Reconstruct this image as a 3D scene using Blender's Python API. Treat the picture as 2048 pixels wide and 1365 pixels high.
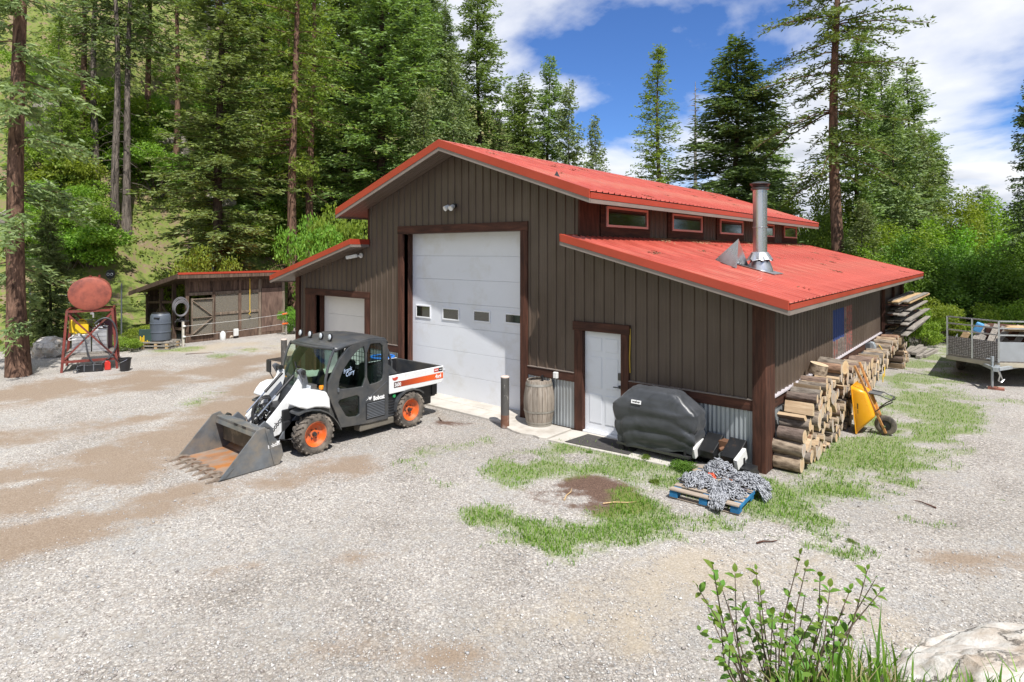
import bpy, bmesh, math, random
import numpy as np
from mathutils import Vector, Matrix, noise as mnoise

# ------------------------------------------------------------------ reset
for o in list(bpy.data.objects):
    bpy.data.objects.remove(o, do_unlink=True)
scene = bpy.context.scene
COL = scene.collection
RAD = math.radians
random.seed(7)
rng = np.random.default_rng(11)

# ------------------------------------------------------------------ camera
CAM = Vector((3.1769, -10.2119, 3.5977)); YAW = 0.6947; FPX = 1209.45; HY = 504.44
cd = bpy.data.cameras.new('camera'); cam = bpy.data.objects.new('camera', cd); COL.objects.link(cam)
cam.location = CAM; cam.rotation_euler = (math.pi / 2, 0, YAW)
cd.sensor_width = 36; cd.lens = 36 * FPX / 2048; cd.shift_y = (HY - 682.5) / 2048
cd.clip_start = 0.05; cd.clip_end = 3000
scene.camera = cam
FWD = Vector((-math.sin(YAW), math.cos(YAW), 0)); RGT = Vector((math.cos(YAW), math.sin(YAW), 0))

# ------------------------------------------------------------------ sun, sky, exposure
SUN_DIR = Vector((1.30, -0.62, 2.36)).normalized()          # towards the sun
sl = bpy.data.lights.new('sun', 'SUN'); sl.energy = 4.6; sl.angle = RAD(0.53); sl.color = (1.0, 0.965, 0.91)
sun = bpy.data.objects.new('sun', sl); COL.objects.link(sun)
sun.rotation_euler = SUN_DIR.to_track_quat('Z', 'Y').to_euler(); sun.location = (20, -20, 40)
w = bpy.data.worlds.new('World'); scene.world = w; w.use_nodes = True
nt = w.node_tree; nt.nodes.clear()
def N(nt, t, **kw):
    n = nt.nodes.new(t)
    for k, v in kw.items():
        if k.startswith('i_'):
            key = k[2:]
            key = int(key) if key.isdigit() else key.replace('_', ' ')
            n.inputs[key].default_value = v
        else:
            setattr(n, k, v)
    return n
def ramp(nt, fac, stops, interp='LINEAR'):
    r = nt.nodes.new('ShaderNodeValToRGB'); r.color_ramp.interpolation = interp
    el = r.color_ramp.elements
    while len(el) < len(stops): el.new(0.5)
    for e, (p, c) in zip(el, stops):
        e.position = p
        e.color = (c, c, c, 1) if isinstance(c, (int, float)) else (*c[:3], 1)
    if fac is not None: nt.links.new(fac, r.inputs[0])
    return r
def mix(nt, fac, a, b, mode='MIX'):
    m = nt.nodes.new('ShaderNodeMix'); m.data_type = 'RGBA'; m.blend_type = mode; m.clamp_factor = True
    for sock, v in ((m.inputs[0], fac), (m.inputs[6], a), (m.inputs[7], b)):
        if isinstance(v, (int, float)): sock.default_value = v if sock == m.inputs[0] else (v, v, v, 1)
        elif isinstance(v, (tuple, list)): sock.default_value = (*v[:3], 1)
        else: nt.links.new(v, sock)
    return m.outputs[2]
def mth(nt, op, a, b=None, c=None, clamp=False):
    m = nt.nodes.new('ShaderNodeMath'); m.operation = op; m.use_clamp = clamp
    for s, v in zip(m.inputs, (a, b, c)):
        if v is None: continue
        if isinstance(v, (int, float)): s.default_value = v
        else: nt.links.new(v, s)
    return m.outputs[0]
sky = N(nt, 'ShaderNodeTexSky', sky_type='NISHITA', sun_disc=False, altitude=800.0, air_density=1.0, dust_density=0.25, ozone_density=3.0)
sky.sun_elevation = math.asin(SUN_DIR.z); sky.sun_rotation = math.atan2(SUN_DIR.x, SUN_DIR.y)
tc = N(nt, 'ShaderNodeTexCoord'); sep = N(nt, 'ShaderNodeSeparateXYZ'); nt.links.new(tc.outputs['Generated'], sep.inputs[0])
zc = mth(nt, 'ADD', mth(nt, 'MAXIMUM', sep.outputs[2], 0.0), 0.20)
cmb = N(nt, 'ShaderNodeCombineXYZ')
nt.links.new(mth(nt, 'DIVIDE', sep.outputs[0], zc), cmb.inputs[0]); nt.links.new(mth(nt, 'DIVIDE', sep.outputs[1], zc), cmb.inputs[1])
mp = N(nt, 'ShaderNodeMapping'); mp.inputs['Location'].default_value = (15.2, 7.7, 0.0); nt.links.new(cmb.outputs[0], mp.inputs[0])
n1 = N(nt, 'ShaderNodeTexNoise', i_Scale=0.9, i_Detail=8.0, i_Roughness=0.52, i_Distortion=0.25); nt.links.new(mp.outputs[0], n1.inputs['Vector'])
mp2 = N(nt, 'ShaderNodeMapping'); mp2.inputs['Location'].default_value = (15.2 + 0.10, 7.7 - 0.06, 0.05); nt.links.new(cmb.outputs[0], mp2.inputs[0])
n2 = N(nt, 'ShaderNodeTexNoise', i_Scale=0.9, i_Detail=5.0, i_Roughness=0.5, i_Distortion=0.25); nt.links.new(mp2.outputs[0], n2.inputs['Vector'])
cover = ramp(nt, n1.outputs[0], [(0.39, 0.0), (0.46, 0.65), (0.54, 1.0)])
thick = ramp(nt, n2.outputs[0], [(0.47, (10.2, 10.3, 10.5)), (0.56, (8.2, 8.5, 9.2)), (0.66, (5.0, 5.5, 6.6))])
skyc = mix(nt, 1.0, sky.outputs[0], (0.68, 0.98, 1.46), 'MULTIPLY')
cl = mix(nt, cover.outputs[0], skyc, thick.outputs[0])
bg = N(nt, 'ShaderNodeBackground'); bg.inputs[1].default_value = 0.075; nt.links.new(cl, bg.inputs[0])
wo = N(nt, 'ShaderNodeOutputWorld'); nt.links.new(bg.outputs[0], wo.inputs[0])
vs = scene.view_settings; vs.view_transform = 'Standard'; vs.look = 'None'; vs.gamma = 1.0; vs.use_curve_mapping = False
vs.exposure = 0.50
scene.render.engine = 'CYCLES'
scene.render.resolution_x = 1024; scene.render.resolution_y = 682
cy = scene.cycles
cy.max_bounces = 5; cy.diffuse_bounces = 2; cy.glossy_bounces = 2; cy.transmission_bounces = 4; cy.transparent_max_bounces = 8
cy.caustics_reflective = False; cy.caustics_refractive = False

# ------------------------------------------------------------------ layout helpers (photograph pixel -> place in the world)
def pray(u, v): return FWD + RGT * ((u - 1024) / FPX) + Vector((0, 0, (HY - v) / FPX))
def gp(u, v, z=0.0):
    d = pray(u, v); t = (z - CAM.z) / d.z; return CAM + d * t
def pl(u, v, ax, val):
    d = pray(u, v); t = (val - CAM[ax]) / d[ax]; return CAM + d * t
def pd(u, v, depth): return CAM + pray(u, v) * depth

# ------------------------------------------------------------------ mesh builder
class MB:
    def __init__(s): s.v = []; s.f = []; s.m = []
    def add(s, vs, fs, mi=0):
        b = len(s.v); s.v += [tuple(p) for p in vs]
        for f in fs: s.f.append(tuple(b + i for i in f)); s.m.append(mi)
        return s
    def box(s, x0, y0, z0, x1, y1, z1, mi=0):
        return s.add([(x0,y0,z0),(x1,y0,z0),(x1,y1,z0),(x0,y1,z0),(x0,y0,z1),(x1,y0,z1),(x1,y1,z1),(x0,y1,z1)],
                     [(3,2,1,0),(4,5,6,7),(0,1,5,4),(1,2,6,5),(2,3,7,6),(3,0,4,7)], mi)
    def obox(s, c, size, rot=None, mi=0):
        hx, hy, hz = [q / 2 for q in size]; c = Vector(c); rot = rot or Matrix.Identity(3)
        P = [c + rot @ Vector(p) for p in ((-hx,-hy,-hz),(hx,-hy,-hz),(hx,hy,-hz),(-hx,hy,-hz),(-hx,-hy,hz),(hx,-hy,hz),(hx,hy,hz),(-hx,hy,hz))]
        return s.add(P, [(3,2,1,0),(4,5,6,7),(0,1,5,4),(1,2,6,5),(2,3,7,6),(3,0,4,7)], mi)
    def beam(s, a, b, w, h, up=(0,0,1), mi=0):
        a = Vector(a); b = Vector(b); d = (b - a); L = d.length; d.normalize(); up = Vector(up)
        if abs(d.dot(up)) > 0.98: up = Vector((1,0,0))
        x = d.cross(up).normalized(); z = x.cross(d)
        rot = Matrix((x, d, z)).transposed()
        return s.obox((a + b) / 2, (w, L, h), rot, mi)
    def cyl(s, a, b, r0, r1=None, n=12, caps=True, mi=0):
        r1 = r0 if r1 is None else r1; a = Vector(a); b = Vector(b); d = (b - a).normalized()
        x = d.orthogonal().normalized(); y = d.cross(x)
        P = []
        for c, r in ((a, r0), (b, r1)):
            for i in range(n):
                t = 2 * math.pi * i / n; P.append(c + x * math.cos(t) * r + y * math.sin(t) * r)
        F = [(i, (i+1) % n, n + (i+1) % n, n + i) for i in range(n)]
        if caps: F += [tuple(range(n-1, -1, -1)), tuple(range(n, 2*n))]
        return s.add(P, F, mi)
    def tube(s, pts, r, n=8, mi=0, closed=False):
        pts = [Vector(p) for p in pts]; m = len(pts)
        rr = r if isinstance(r, (list, tuple)) else [r] * m
        P = []; prev = None
        for i, p in enumerate(pts):
            if closed: d = (pts[(i+1) % m] - pts[i-1])
            else: d = pts[min(i+1, m-1)] - pts[max(i-1, 0)]
            d.normalize()
            x = (prev - d * prev.dot(d)).normalized() if prev is not None and (prev - d * prev.dot(d)).length > 1e-4 else d.orthogonal().normalized()
            prev = x; y = d.cross(x)
            for k in range(n):
                t = 2 * math.pi * k / n; P.append(p + (x * math.cos(t) + y * math.sin(t)) * rr[i])
        F = []
        for i in range(m if closed else m - 1):
            j = (i + 1) % m
            for k in range(n): F.append((i*n+k, i*n+(k+1) % n, j*n+(k+1) % n, j*n+k))
        if not closed: F += [tuple(range(n-1, -1, -1)), tuple((m-1)*n+k for k in range(n))]
        return s.add(P, F, mi)
    def lathe(s, prof, n=20, c=(0,0,0), mi=0, axis=None, caps=True):
        c = Vector(c); rot = Matrix.Identity(3) if axis is None else Vector(axis).to_track_quat('Z', 'Y').to_matrix()
        P = []
        for r, z in prof:
            for i in range(n):
                t = 2 * math.pi * i / n; P.append(c + rot @ Vector((r * math.cos(t), r * math.sin(t), z)))
        F = []
        for j in range(len(prof) - 1):
            for i in range(n): F.append((j*n+i, j*n+(i+1) % n, (j+1)*n+(i+1) % n, (j+1)*n+i))
        if caps: F += [tuple(range(n-1, -1, -1)), tuple((len(prof)-1)*n+i for i in range(n))]
        return s.add(P, F, mi)
    def prism(s, pts, plane, a, b, mi=0):
        def mk(p, q): return {'xz': (p[0], q, p[1]), 'yz': (q, p[0], p[1]), 'xy': (p[0], p[1], q)}[plane]
        n = len(pts); P = [mk(p, a) for p in pts] + [mk(p, b) for p in pts]
        F = [tuple(range(n-1, -1, -1)), tuple(range(n, 2*n))] + [(i, (i+1) % n, n + (i+1) % n, n + i) for i in range(n)]
        return s.add(P, F, mi)
    def grid(s, pts, nu, nv, mi=0, closed_u=False):
        F = []
        for j in range(nv - 1):
            for i in range(nu if closed_u else nu - 1): F.append((j*nu+i, j*nu+(i+1) % nu, (j+1)*nu+(i+1) % nu, (j+1)*nu+i))
        return s.add(pts, F, mi)
    def build(s, name, mats, parent=None, smooth=None, bevel=0, seg=2, recalc=True):
        me = bpy.data.meshes.new(name); me.from_pydata(s.v, [], s.f); 
        for m in (mats if isinstance(mats, (list, tuple)) else [mats]): me.materials.append(m)
        if any(s.m): me.polygons.foreach_set('material_index', s.m)
        if recalc:
            bm = bmesh.new(); bm.from_mesh(me); bmesh.ops.recalc_face_normals(bm, faces=bm.faces); bm.to_mesh(me); bm.free()
        if smooth is not None:
            me.shade_smooth(); me.set_sharp_from_angle(angle=RAD(smooth))
        o = bpy.data.objects.new(name, me); COL.objects.link(o)
        if bevel:
            b = o.modifiers.new('bevel', 'BEVEL'); b.width = bevel; b.segments = seg; b.limit_method = 'ANGLE'; b.angle_limit = RAD(40); b.use_clamp_overlap = True
        if parent is not None: o.parent = parent
        return o
def tag(o, label, cat, group=None):
    o['label'] = label; o['category'] = cat
    if group: o['group'] = group
    return o
def thing(name, label, cat, loc=(0,0,0), rotz=0.0, group=None):
    o = bpy.data.objects.new(name, None); COL.objects.link(o); o.empty_display_size = 0.2
    o.location = loc; o.rotation_euler = (0, 0, rotz)
    return tag(o, label, cat, group)
def struct(o): o['kind'] = 'structure'; return o
def stuff(o): o['kind'] = 'stuff'; return o
def place(src, name, parent=None, loc=(0,0,0), rot=(0,0,0), scale=(1,1,1)):
    c = src.copy(); c.name = name; COL.objects.link(c); c.parent = parent
    c.location = loc; c.rotation_euler = rot; c.scale = scale if isinstance(scale, tuple) else (scale,)*3
    return c
def text_mesh(txt, size, mat, parent, loc, rot, name='lettering', depth=0.002, shear=0.0, bold=0.0, sx=1.0):
    cu = bpy.data.curves.new('t', 'FONT'); cu.body = txt; cu.size = size; cu.extrude = depth; cu.shear = shear; cu.offset = bold
    cu.resolution_u = 2
    t = bpy.data.objects.new('t', cu); COL.objects.link(t)
    dg = bpy.context.evaluated_depsgraph_get(); me = bpy.data.meshes.new_from_object(t.evaluated_get(dg)); me.name = name
    bpy.data.objects.remove(t); bpy.data.curves.remove(cu)
    me.materials.clear(); me.materials.append(mat)
    o = bpy.data.objects.new(name, me); COL.objects.link(o); o.parent = parent; o.location = loc; o.rotation_euler = rot; o.scale = (sx, 1, 1)
    return o

# ------------------------------------------------------------------ materials
_mats = {}
def newmat(name):
    m = bpy.data.materials.new(name); m.use_nodes = True; nt = m.node_tree
    b = nt.nodes['Principled BSDF']; return m, nt, b
def basic(name, col, rough=0.6, metal=0.0, var=0.18, vs=2.5, bump=0.0, bs=60.0, col2=None, thr=0.6, soft=0.08, s2=4.0, stretch=None, spec=0.5, coat=0.0):
    """procedural material: base colour with low-frequency variation, optional blotches of a second colour, fine bump"""
    if name in _mats: return _mats[name]
    m, nt, b = newmat(name)
    tc = N(nt, 'ShaderNodeTexCoord'); vec = tc.outputs['Object']
    if stretch:
        mp = N(nt, 'ShaderNodeMapping'); mp.inputs['Scale'].default_value = stretch; nt.links.new(vec, mp.inputs[0]); vec = mp.outputs[0]
    n1 = N(nt, 'ShaderNodeTexNoise', i_Scale=vs, i_Detail=6.0, i_Roughness=0.6); nt.links.new(vec, n1.inputs['Vector'])
    lo = tuple(max(0, c * (1 - var)) for c in col); hi = tuple(min(1, c * (1 + var)) for c in col)
    c = ramp(nt, n1.outputs[0], [(0.3, lo), (0.7, hi)]).outputs[0]
    if col2 is not None:
        n2 = N(nt, 'ShaderNodeTexNoise', i_Scale=s2, i_Detail=8.0, i_Roughness=0.65); nt.links.new(vec, n2.inputs['Vector'])
        f = ramp(nt, n2.outputs[0], [(thr - soft, 0.0), (thr + soft, 1.0)]).outputs[0]
        c = mix(nt, f, c, col2)
    nt.links.new(c, b.inputs['Base Color'])
    b.inputs['Metallic'].default_value = metal
    b.inputs['Specular IOR Level'].default_value = spec
    if coat: b.inputs['Coat Weight'].default_value = coat; b.inputs['Coat Roughness'].default_value = 0.08
    rr = ramp(nt, n1.outputs[0], [(0.25, max(0.02, rough - 0.1)), (0.75, min(1, rough + 0.1))]); nt.links.new(rr.outputs[0], b.inputs['Roughness'])
    if bump:
        n3 = N(nt, 'ShaderNodeTexNoise', i_Scale=bs, i_Detail=5.0, i_Roughness=0.6); nt.links.new(vec, n3.inputs['Vector'])
        bp = N(nt, 'ShaderNodeBump', i_Strength=1.0, i_Distance=bump); nt.links.new(n3.outputs[0], bp.inputs['Height']); nt.links.new(bp.outputs[0], b.inputs['Normal'])
    _mats[name] = m; return m
def glass(name, tint=(0.75, 0.9, 0.85), rough=0.02, mixf=0.35):
    """window glass: part clear, part mirror by angle"""
    if name in _mats: return _mats[name]
    m, nt, b = newmat(name); nt.nodes.remove(b)
    tr = N(nt, 'ShaderNodeBsdfTransparent'); tr.inputs[0].default_value = (*tint, 1)
    gl = N(nt, 'ShaderNodeBsdfGlossy'); gl.inputs['Roughness'].default_value = rough; gl.inputs[0].default_value = (0.9, 0.95, 0.95, 1)
    lw = N(nt, 'ShaderNodeLayerWeight', i_Blend=0.5); f = mth(nt, 'ADD', mth(nt, 'MULTIPLY', mth(nt, 'POWER', lw.outputs['Facing'], 4.0), 0.6), 0.04 + mixf * 0.2, clamp=True)
    ms = N(nt, 'ShaderNodeMixShader'); nt.links.new(f, ms.inputs[0]); nt.links.new(tr.outputs[0], ms.inputs[1]); nt.links.new(gl.outputs[0], ms.inputs[2])
    nt.links.new(ms.outputs[0], nt.nodes['Material Output'].inputs[0]); _mats[name] = m; return m
def wood(name, col, col2, scale=(18, 18, 1.2), rough=0.75, bump=0.003, var=0.25):
    """grain along the object's Z unless scale says otherwise"""
    if name in _mats: return _mats[name]
    m, nt, b = newmat(name); tc = N(nt, 'ShaderNodeTexCoord'); mp = N(nt, 'ShaderNodeMapping'); mp.inputs['Scale'].default_value = scale
    nt.links.new(tc.outputs['Object'], mp.inputs[0])
    n1 = N(nt, 'ShaderNodeTexNoise', i_Scale=1.6, i_Detail=7.0, i_Roughness=0.65, i_Distortion=0.6); nt.links.new(mp.outputs[0], n1.inputs['Vector'])
    n0 = N(nt, 'ShaderNodeTexNoise', i_Scale=1.7, i_Detail=4.0); nt.links.new(tc.outputs['Object'], n0.inputs['Vector'])
    c = ramp(nt, n1.outputs[0], [(0.32, col), (0.68, col2)]).outputs[0]
    oi = N(nt, 'ShaderNodeObjectInfo'); v = mth(nt, 'ADD', mth(nt, 'MULTIPLY', n0.outputs[0], var * 2), mth(nt, 'MULTIPLY', oi.outputs['Random'], var))
    hv = N(nt, 'ShaderNodeHueSaturation'); nt.links.new(c, hv.inputs['Color']); nt.links.new(mth(nt, 'ADD', v, 1 - 1.5 * var), hv.inputs['Value'])
    nt.links.new(hv.outputs[0], b.inputs['Base Color']); b.inputs['Roughness'].default_value = rough; b.inputs['Specular IOR Level'].default_value = 0.3
    bp = N(nt, 'ShaderNodeBump', i_Strength=0.8, i_Distance=bump); nt.links.new(n1.outputs[0], bp.inputs['Height']); nt.links.new(bp.outputs[0], b.inputs['Normal'])
    _mats[name] = m; return m
def leafmat(name, col, col2, trans=0.35, hue=0.02):
    if name in _mats: return _mats[name]
    m, nt, b = newmat(name); nt.nodes.remove(b)
    geo = N(nt, 'ShaderNodeNewGeometry'); oi = N(nt, 'ShaderNodeObjectInfo'); tc = N(nt, 'ShaderNodeTexCoord')
    n1 = N(nt, 'ShaderNodeTexNoise', i_Scale=0.9, i_Detail=3.0); nt.links.new(tc.outputs['Object'], n1.inputs['Vector'])
    f = mth(nt, 'ADD', mth(nt, 'MULTIPLY', geo.outputs['Random Per Island'], 0.55), mth(nt, 'MULTIPLY', n1.outputs[0], 0.5))
    c = ramp(nt, f, [(0.15, col), (0.85, col2)]).outputs[0]
    hs = N(nt, 'ShaderNodeHueSaturation'); nt.links.new(c, hs.inputs['Color'])
    nt.links.new(mth(nt, 'ADD', mth(nt, 'MULTIPLY', oi.outputs['Random'], 2 * hue), 0.5 - hue), hs.inputs['Hue'])
    nt.links.new(mth(nt, 'ADD', mth(nt, 'MULTIPLY', oi.outputs['Random'], 0.3), 0.85), hs.inputs['Value'])
    d = N(nt, 'ShaderNodeBsdfPrincipled'); d.inputs['Roughness'].default_value = 0.55; d.inputs['Specular IOR Level'].default_value = 0.35; nt.links.new(hs.outputs[0], d.inputs['Base Color'])
    t = N(nt, 'ShaderNodeBsdfTranslucent'); tcx = mix(nt, 1.0, hs.outputs[0], (1.3, 1.35, 0.6), 'MULTIPLY'); nt.links.new(tcx, t.inputs[0])
    ms = N(nt, 'ShaderNodeMixShader'); ms.inputs[0].default_value = trans
    nt.links.new(d.outputs[0], ms.inputs[1]); nt.links.new(t.outputs[0], ms.inputs[2]); nt.links.new(ms.outputs[0], nt.nodes['Material Output'].inputs[0])
    _mats[name] = m; return m
# ------------------------------------------------------------------ ground
def sst(t):
    t = np.clip(t, 0, 1); return t * t * (3 - 2 * t)
def vnoise(x, y, seed=0, octs=4):
    """value noise, vectorised"""
    x = np.asarray(x, float); y = np.asarray(y, float); out = np.zeros_like(x); amp = 1.0; tot = 0
    for o in range(octs):
        xi = np.floor(x).astype(np.int64); yi = np.floor(y).astype(np.int64); fx = sst(x - xi); fy = sst(y - yi)
        def h(a, b):
            n = (a * 374761393 + b * 668265263 + (seed + o) * 974634777) & 0x7fffffff
            n = ((n ^ (n >> 13)) * 1274126177) & 0x7fffffff
            return ((n ^ (n >> 16)) & 0xffff) / 65535.0
        v = (h(xi, yi) * (1-fx) + h(xi+1, yi) * fx) * (1-fy) + (h(xi, yi+1) * (1-fx) + h(xi+1, yi+1) * fx) * fy
        out += v * amp; tot += amp; amp *= 0.5; x = x * 2.03 + 17.3; y = y * 2.03 + 9.1
    return out / tot
def height(x, y):
    x = np.asarray(x, float); y = np.asarray(y, float)
    dx = x - CAM.x; dy = y - CAM.y
    d = dx * FWD.x + dy * FWD.y; r = dx * RGT.x + dy * RGT.y
    toe = 4.35 + 0.32 * sst((r - 0.2) / 1.6)
    bank = 2.02 * sst((toe - d) / 2.75) * sst((r + 9) / 5.0)
    s = -(x + 26.0) + 1.6 * (vnoise(y * 0.12, x * 0.02, 5, 2) - 0.5) * 2
    hill = 25 * sst(s / 27.0) * (1 - 0.75 * sst((y - 35) / 60.0))
    hill = hill + (vnoise(x * 0.35, y * 0.35, 3, 4) - 0.5) * 2.2 * sst(s / 6.0)
    far = -1.6 * sst((y - 22) / 30.0) * sst((x + 24) / 12.0)
    rut = (vnoise(x * 0.5, y * 0.5, 8, 4) - 0.5) * 0.05 * sst((-y - 1.0) / 1.5 + 0.15)
    mic = (vnoise(x * 4, y * 4, 21, 2) - 0.5) * 0.012 * sst((-y - 0.8) / 1.0)
    return bank + hill + far + rut + mic + (vnoise(x * 1.7, y * 1.7, 31, 3) - 0.5) * 0.18 * sst(bank / 0.4)
def seg_mask(X, Y, pts, w, soft=0.85):
    best = np.full(X.shape, 1e9)
    P = [gp(*p) for p in pts]
    if len(P) == 1: best = np.hypot(X - P[0].x, Y - P[0].y)
    for a, b in zip(P[:-1], P[1:]):
        ax, ay, bx, by = a.x, a.y, b.x, b.y; L2 = (bx-ax)**2 + (by-ay)**2 + 1e-9
        t = np.clip(((X-ax)*(bx-ax) + (Y-ay)*(by-ay)) / L2, 0, 1)
        best = np.minimum(best, np.hypot(X - ax - t*(bx-ax), Y - ay - t*(by-ay)))
    return 1 - sst((best / w - (1 - soft)) / (2 * soft))
GRASS = [([(1040,940),(1180,905),(1300,935),(1400,970)], .6, 1.25), ([(990,1050),(1100,1078),(1200,1055),(1330,1035)], .5, 1.2), ([(1080,1085),(1140,1080)], .22, 1.6),
    ([(1290,1000),(1340,1030),(1400,1055),(1480,1060),(1560,995)], .42, 1.1), ([(1555,1000),(1640,965),(1720,935),(1800,890),(1850,850),(1870,800)], .75, 1.5),
    ([(1560,960),(1620,930),(1670,905)], .4, 1.5), ([(1770,830),(1830,770),(1880,715)], .8, 1.3), ([(1700,900),(1760,880),(1840,850)], .5, 1.5), ([(860,905),(960,880)], .30, .6),
    ([(1690,890),(1650,915)], .25, .8), ([(380,810),(430,790)], .4, .5), ([(420,715),(540,692)], .5, .5), ([(920,1105),(965,1085)], .16, .8), ([(820,930),(900,960)], .3, .5),
    ([(1700,1110),(1780,1090)], .18, .6), ([(1830,1040),(1900,1060)], .2, .5), ([(1620,1090),(1660,1070)], .14, .6), ([(1500,1020),(1560,1040)], .2, .5),
    ([(240,660),(300,690),(340,700)], .9, 1.0), ([(1800,690),(1950,670),(2100,660)], 2.2, .75), ([(1900,760),(2000,800)], .8, .35)]
DIRT = [([(-80,1010),(180,948),(340,898),(420,852),(520,785),(600,738)], .95, 1.15), ([(-80,960),(160,915),(330,868),(440,810)], .55, .9), ([(-60,1100),(40,1085),(200,1045),(330,1010),(420,985)], .5, 1.1), ([(540,960),(620,945),(700,935)], .45, 1.15),
    ([(-60,800),(150,775),(260,765),(400,745),(540,720)], 1.5, 1.0), ([(-20,880),(200,860),(330,830)], .8, .6), ([(700,1120),(900,1105)], .2, .5), ([(430,1145),(500,1130)], .15, .6),
    ([(600,1310),(760,1290),(980,1330)], .28, .45), ([(1510,1045),(1560,1050)], .16, .7), ([(1880,1120),(1960,1130),(2060,1110)], .3, .6), ([(1220,820),(1250,835)], .3, .0), ([(870,830),(960,860)], .3, .35)]
MULCH = [([(1120,985),(1180,975),(1240,1000)], .42, 1.0), ([(1160,1010),(1200,1020)], .3, .8), ([(885,845),(930,850)], .18, .7)]
SAND = [([(1210,1240),(1330,1160),(1460,1120)], .5, 1.0), ([(1620,1140),(1700,1190),(1770,1250)], .42, 1.0), ([(360,705),(480,690),(600,700)], 1.1, .9), ([(480,665),(560,662)], .6, 1.0), ([(1000,1250),(1100,1280)], .4, .4)]
def masks(X, Y):
    n = vnoise(X * 1.5, Y * 1.5, 40, 5) - 0.5; n2 = vnoise(X * 4.5, Y * 4.5, 60, 3) - 0.5
    out = []
    for L, k in ((GRASS, 1.5), (DIRT, 0.85), (SAND, 0.9), (MULCH, 1.2)):
        m = np.zeros_like(X)
        for pts, w, s in L: m = np.maximum(m, seg_mask(X, Y, pts, w) * s)
        m = np.clip(m * (0.8 + 0.8 * k * n) + (n * k * 1.2 + n2 * 0.6 * k) * np.minimum(1, m * 2), 0, 1.2)
        out.append(m)
    d = (X - CAM.x) * FWD.x + (Y - CAM.y) * FWD.y; r = (X - CAM.x) * RGT.x + (Y - CAM.y) * RGT.y
    toe = 4.35 + 0.32 * sst((r - 0.2) / 1.6)
    g = out[0]
    g = np.maximum(g, sst((toe - 0.1 - d) / 0.5 + n * 1.4) * 0.9 * sst((r + 2.0) / 2.0))
    forest = np.clip(np.maximum(sst((-X - 24.3 + n * 2) / 2.0), sst((Y - 19 + n * 3) / 3.0)), 0, 1)
    forest = np.maximum(forest, sst((-X - 18.6 + n * 1.5) / 1.0) * sst((-Y - 1.6) / 1.5) * 0.0)
    out[0] = np.clip(g, 0, 1); out.append(forest)
    return [np.clip(m, 0, 1) for m in out]
def axis(lo, hi, step, far_lo, far_hi):
    a = list(np.arange(lo, hi + 1e-6, step)); s = step; x = hi
    while x < far_hi: s *= 1.16; x += s; a.append(x)
    s = step; x = lo; pre = []
    while x > far_lo: s *= 1.16; x -= s; pre.append(x)
    return np.array(pre[::-1] + a)
xs = axis(-26, 6, 0.17, -420, 420); ys = axis(-9.5, 17, 0.17, -300, 600)
GX, GY = np.meshgrid(xs, ys); GZ = height(GX, GY)
gm = bpy.data.meshes.new('ground'); nx, ny = len(xs), len(ys)
idx = np.arange(nx * ny).reshape(ny, nx)
faces = np.stack([idx[:-1, :-1], idx[:-1, 1:], idx[1:, 1:], idx[1:, :-1]], -1).reshape(-1, 4)
gm.from_pydata(np.stack([GX, GY, GZ], -1).reshape(-1, 3).tolist(), [], faces.tolist()); gm.shade_smooth()
mk = masks(GX, GY)
at = gm.attributes.new('mask', 'FLOAT_COLOR', 'POINT'); arr = np.stack([mk[0], mk[1], mk[2], mk[4]], -1).reshape(-1).astype(np.float32); at.data.foreach_set('color', arr)
at2 = gm.attributes.new('mulch', 'FLOAT', 'POINT'); at2.data.foreach_set('value', mk[3].reshape(-1).astype(np.float32))
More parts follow.
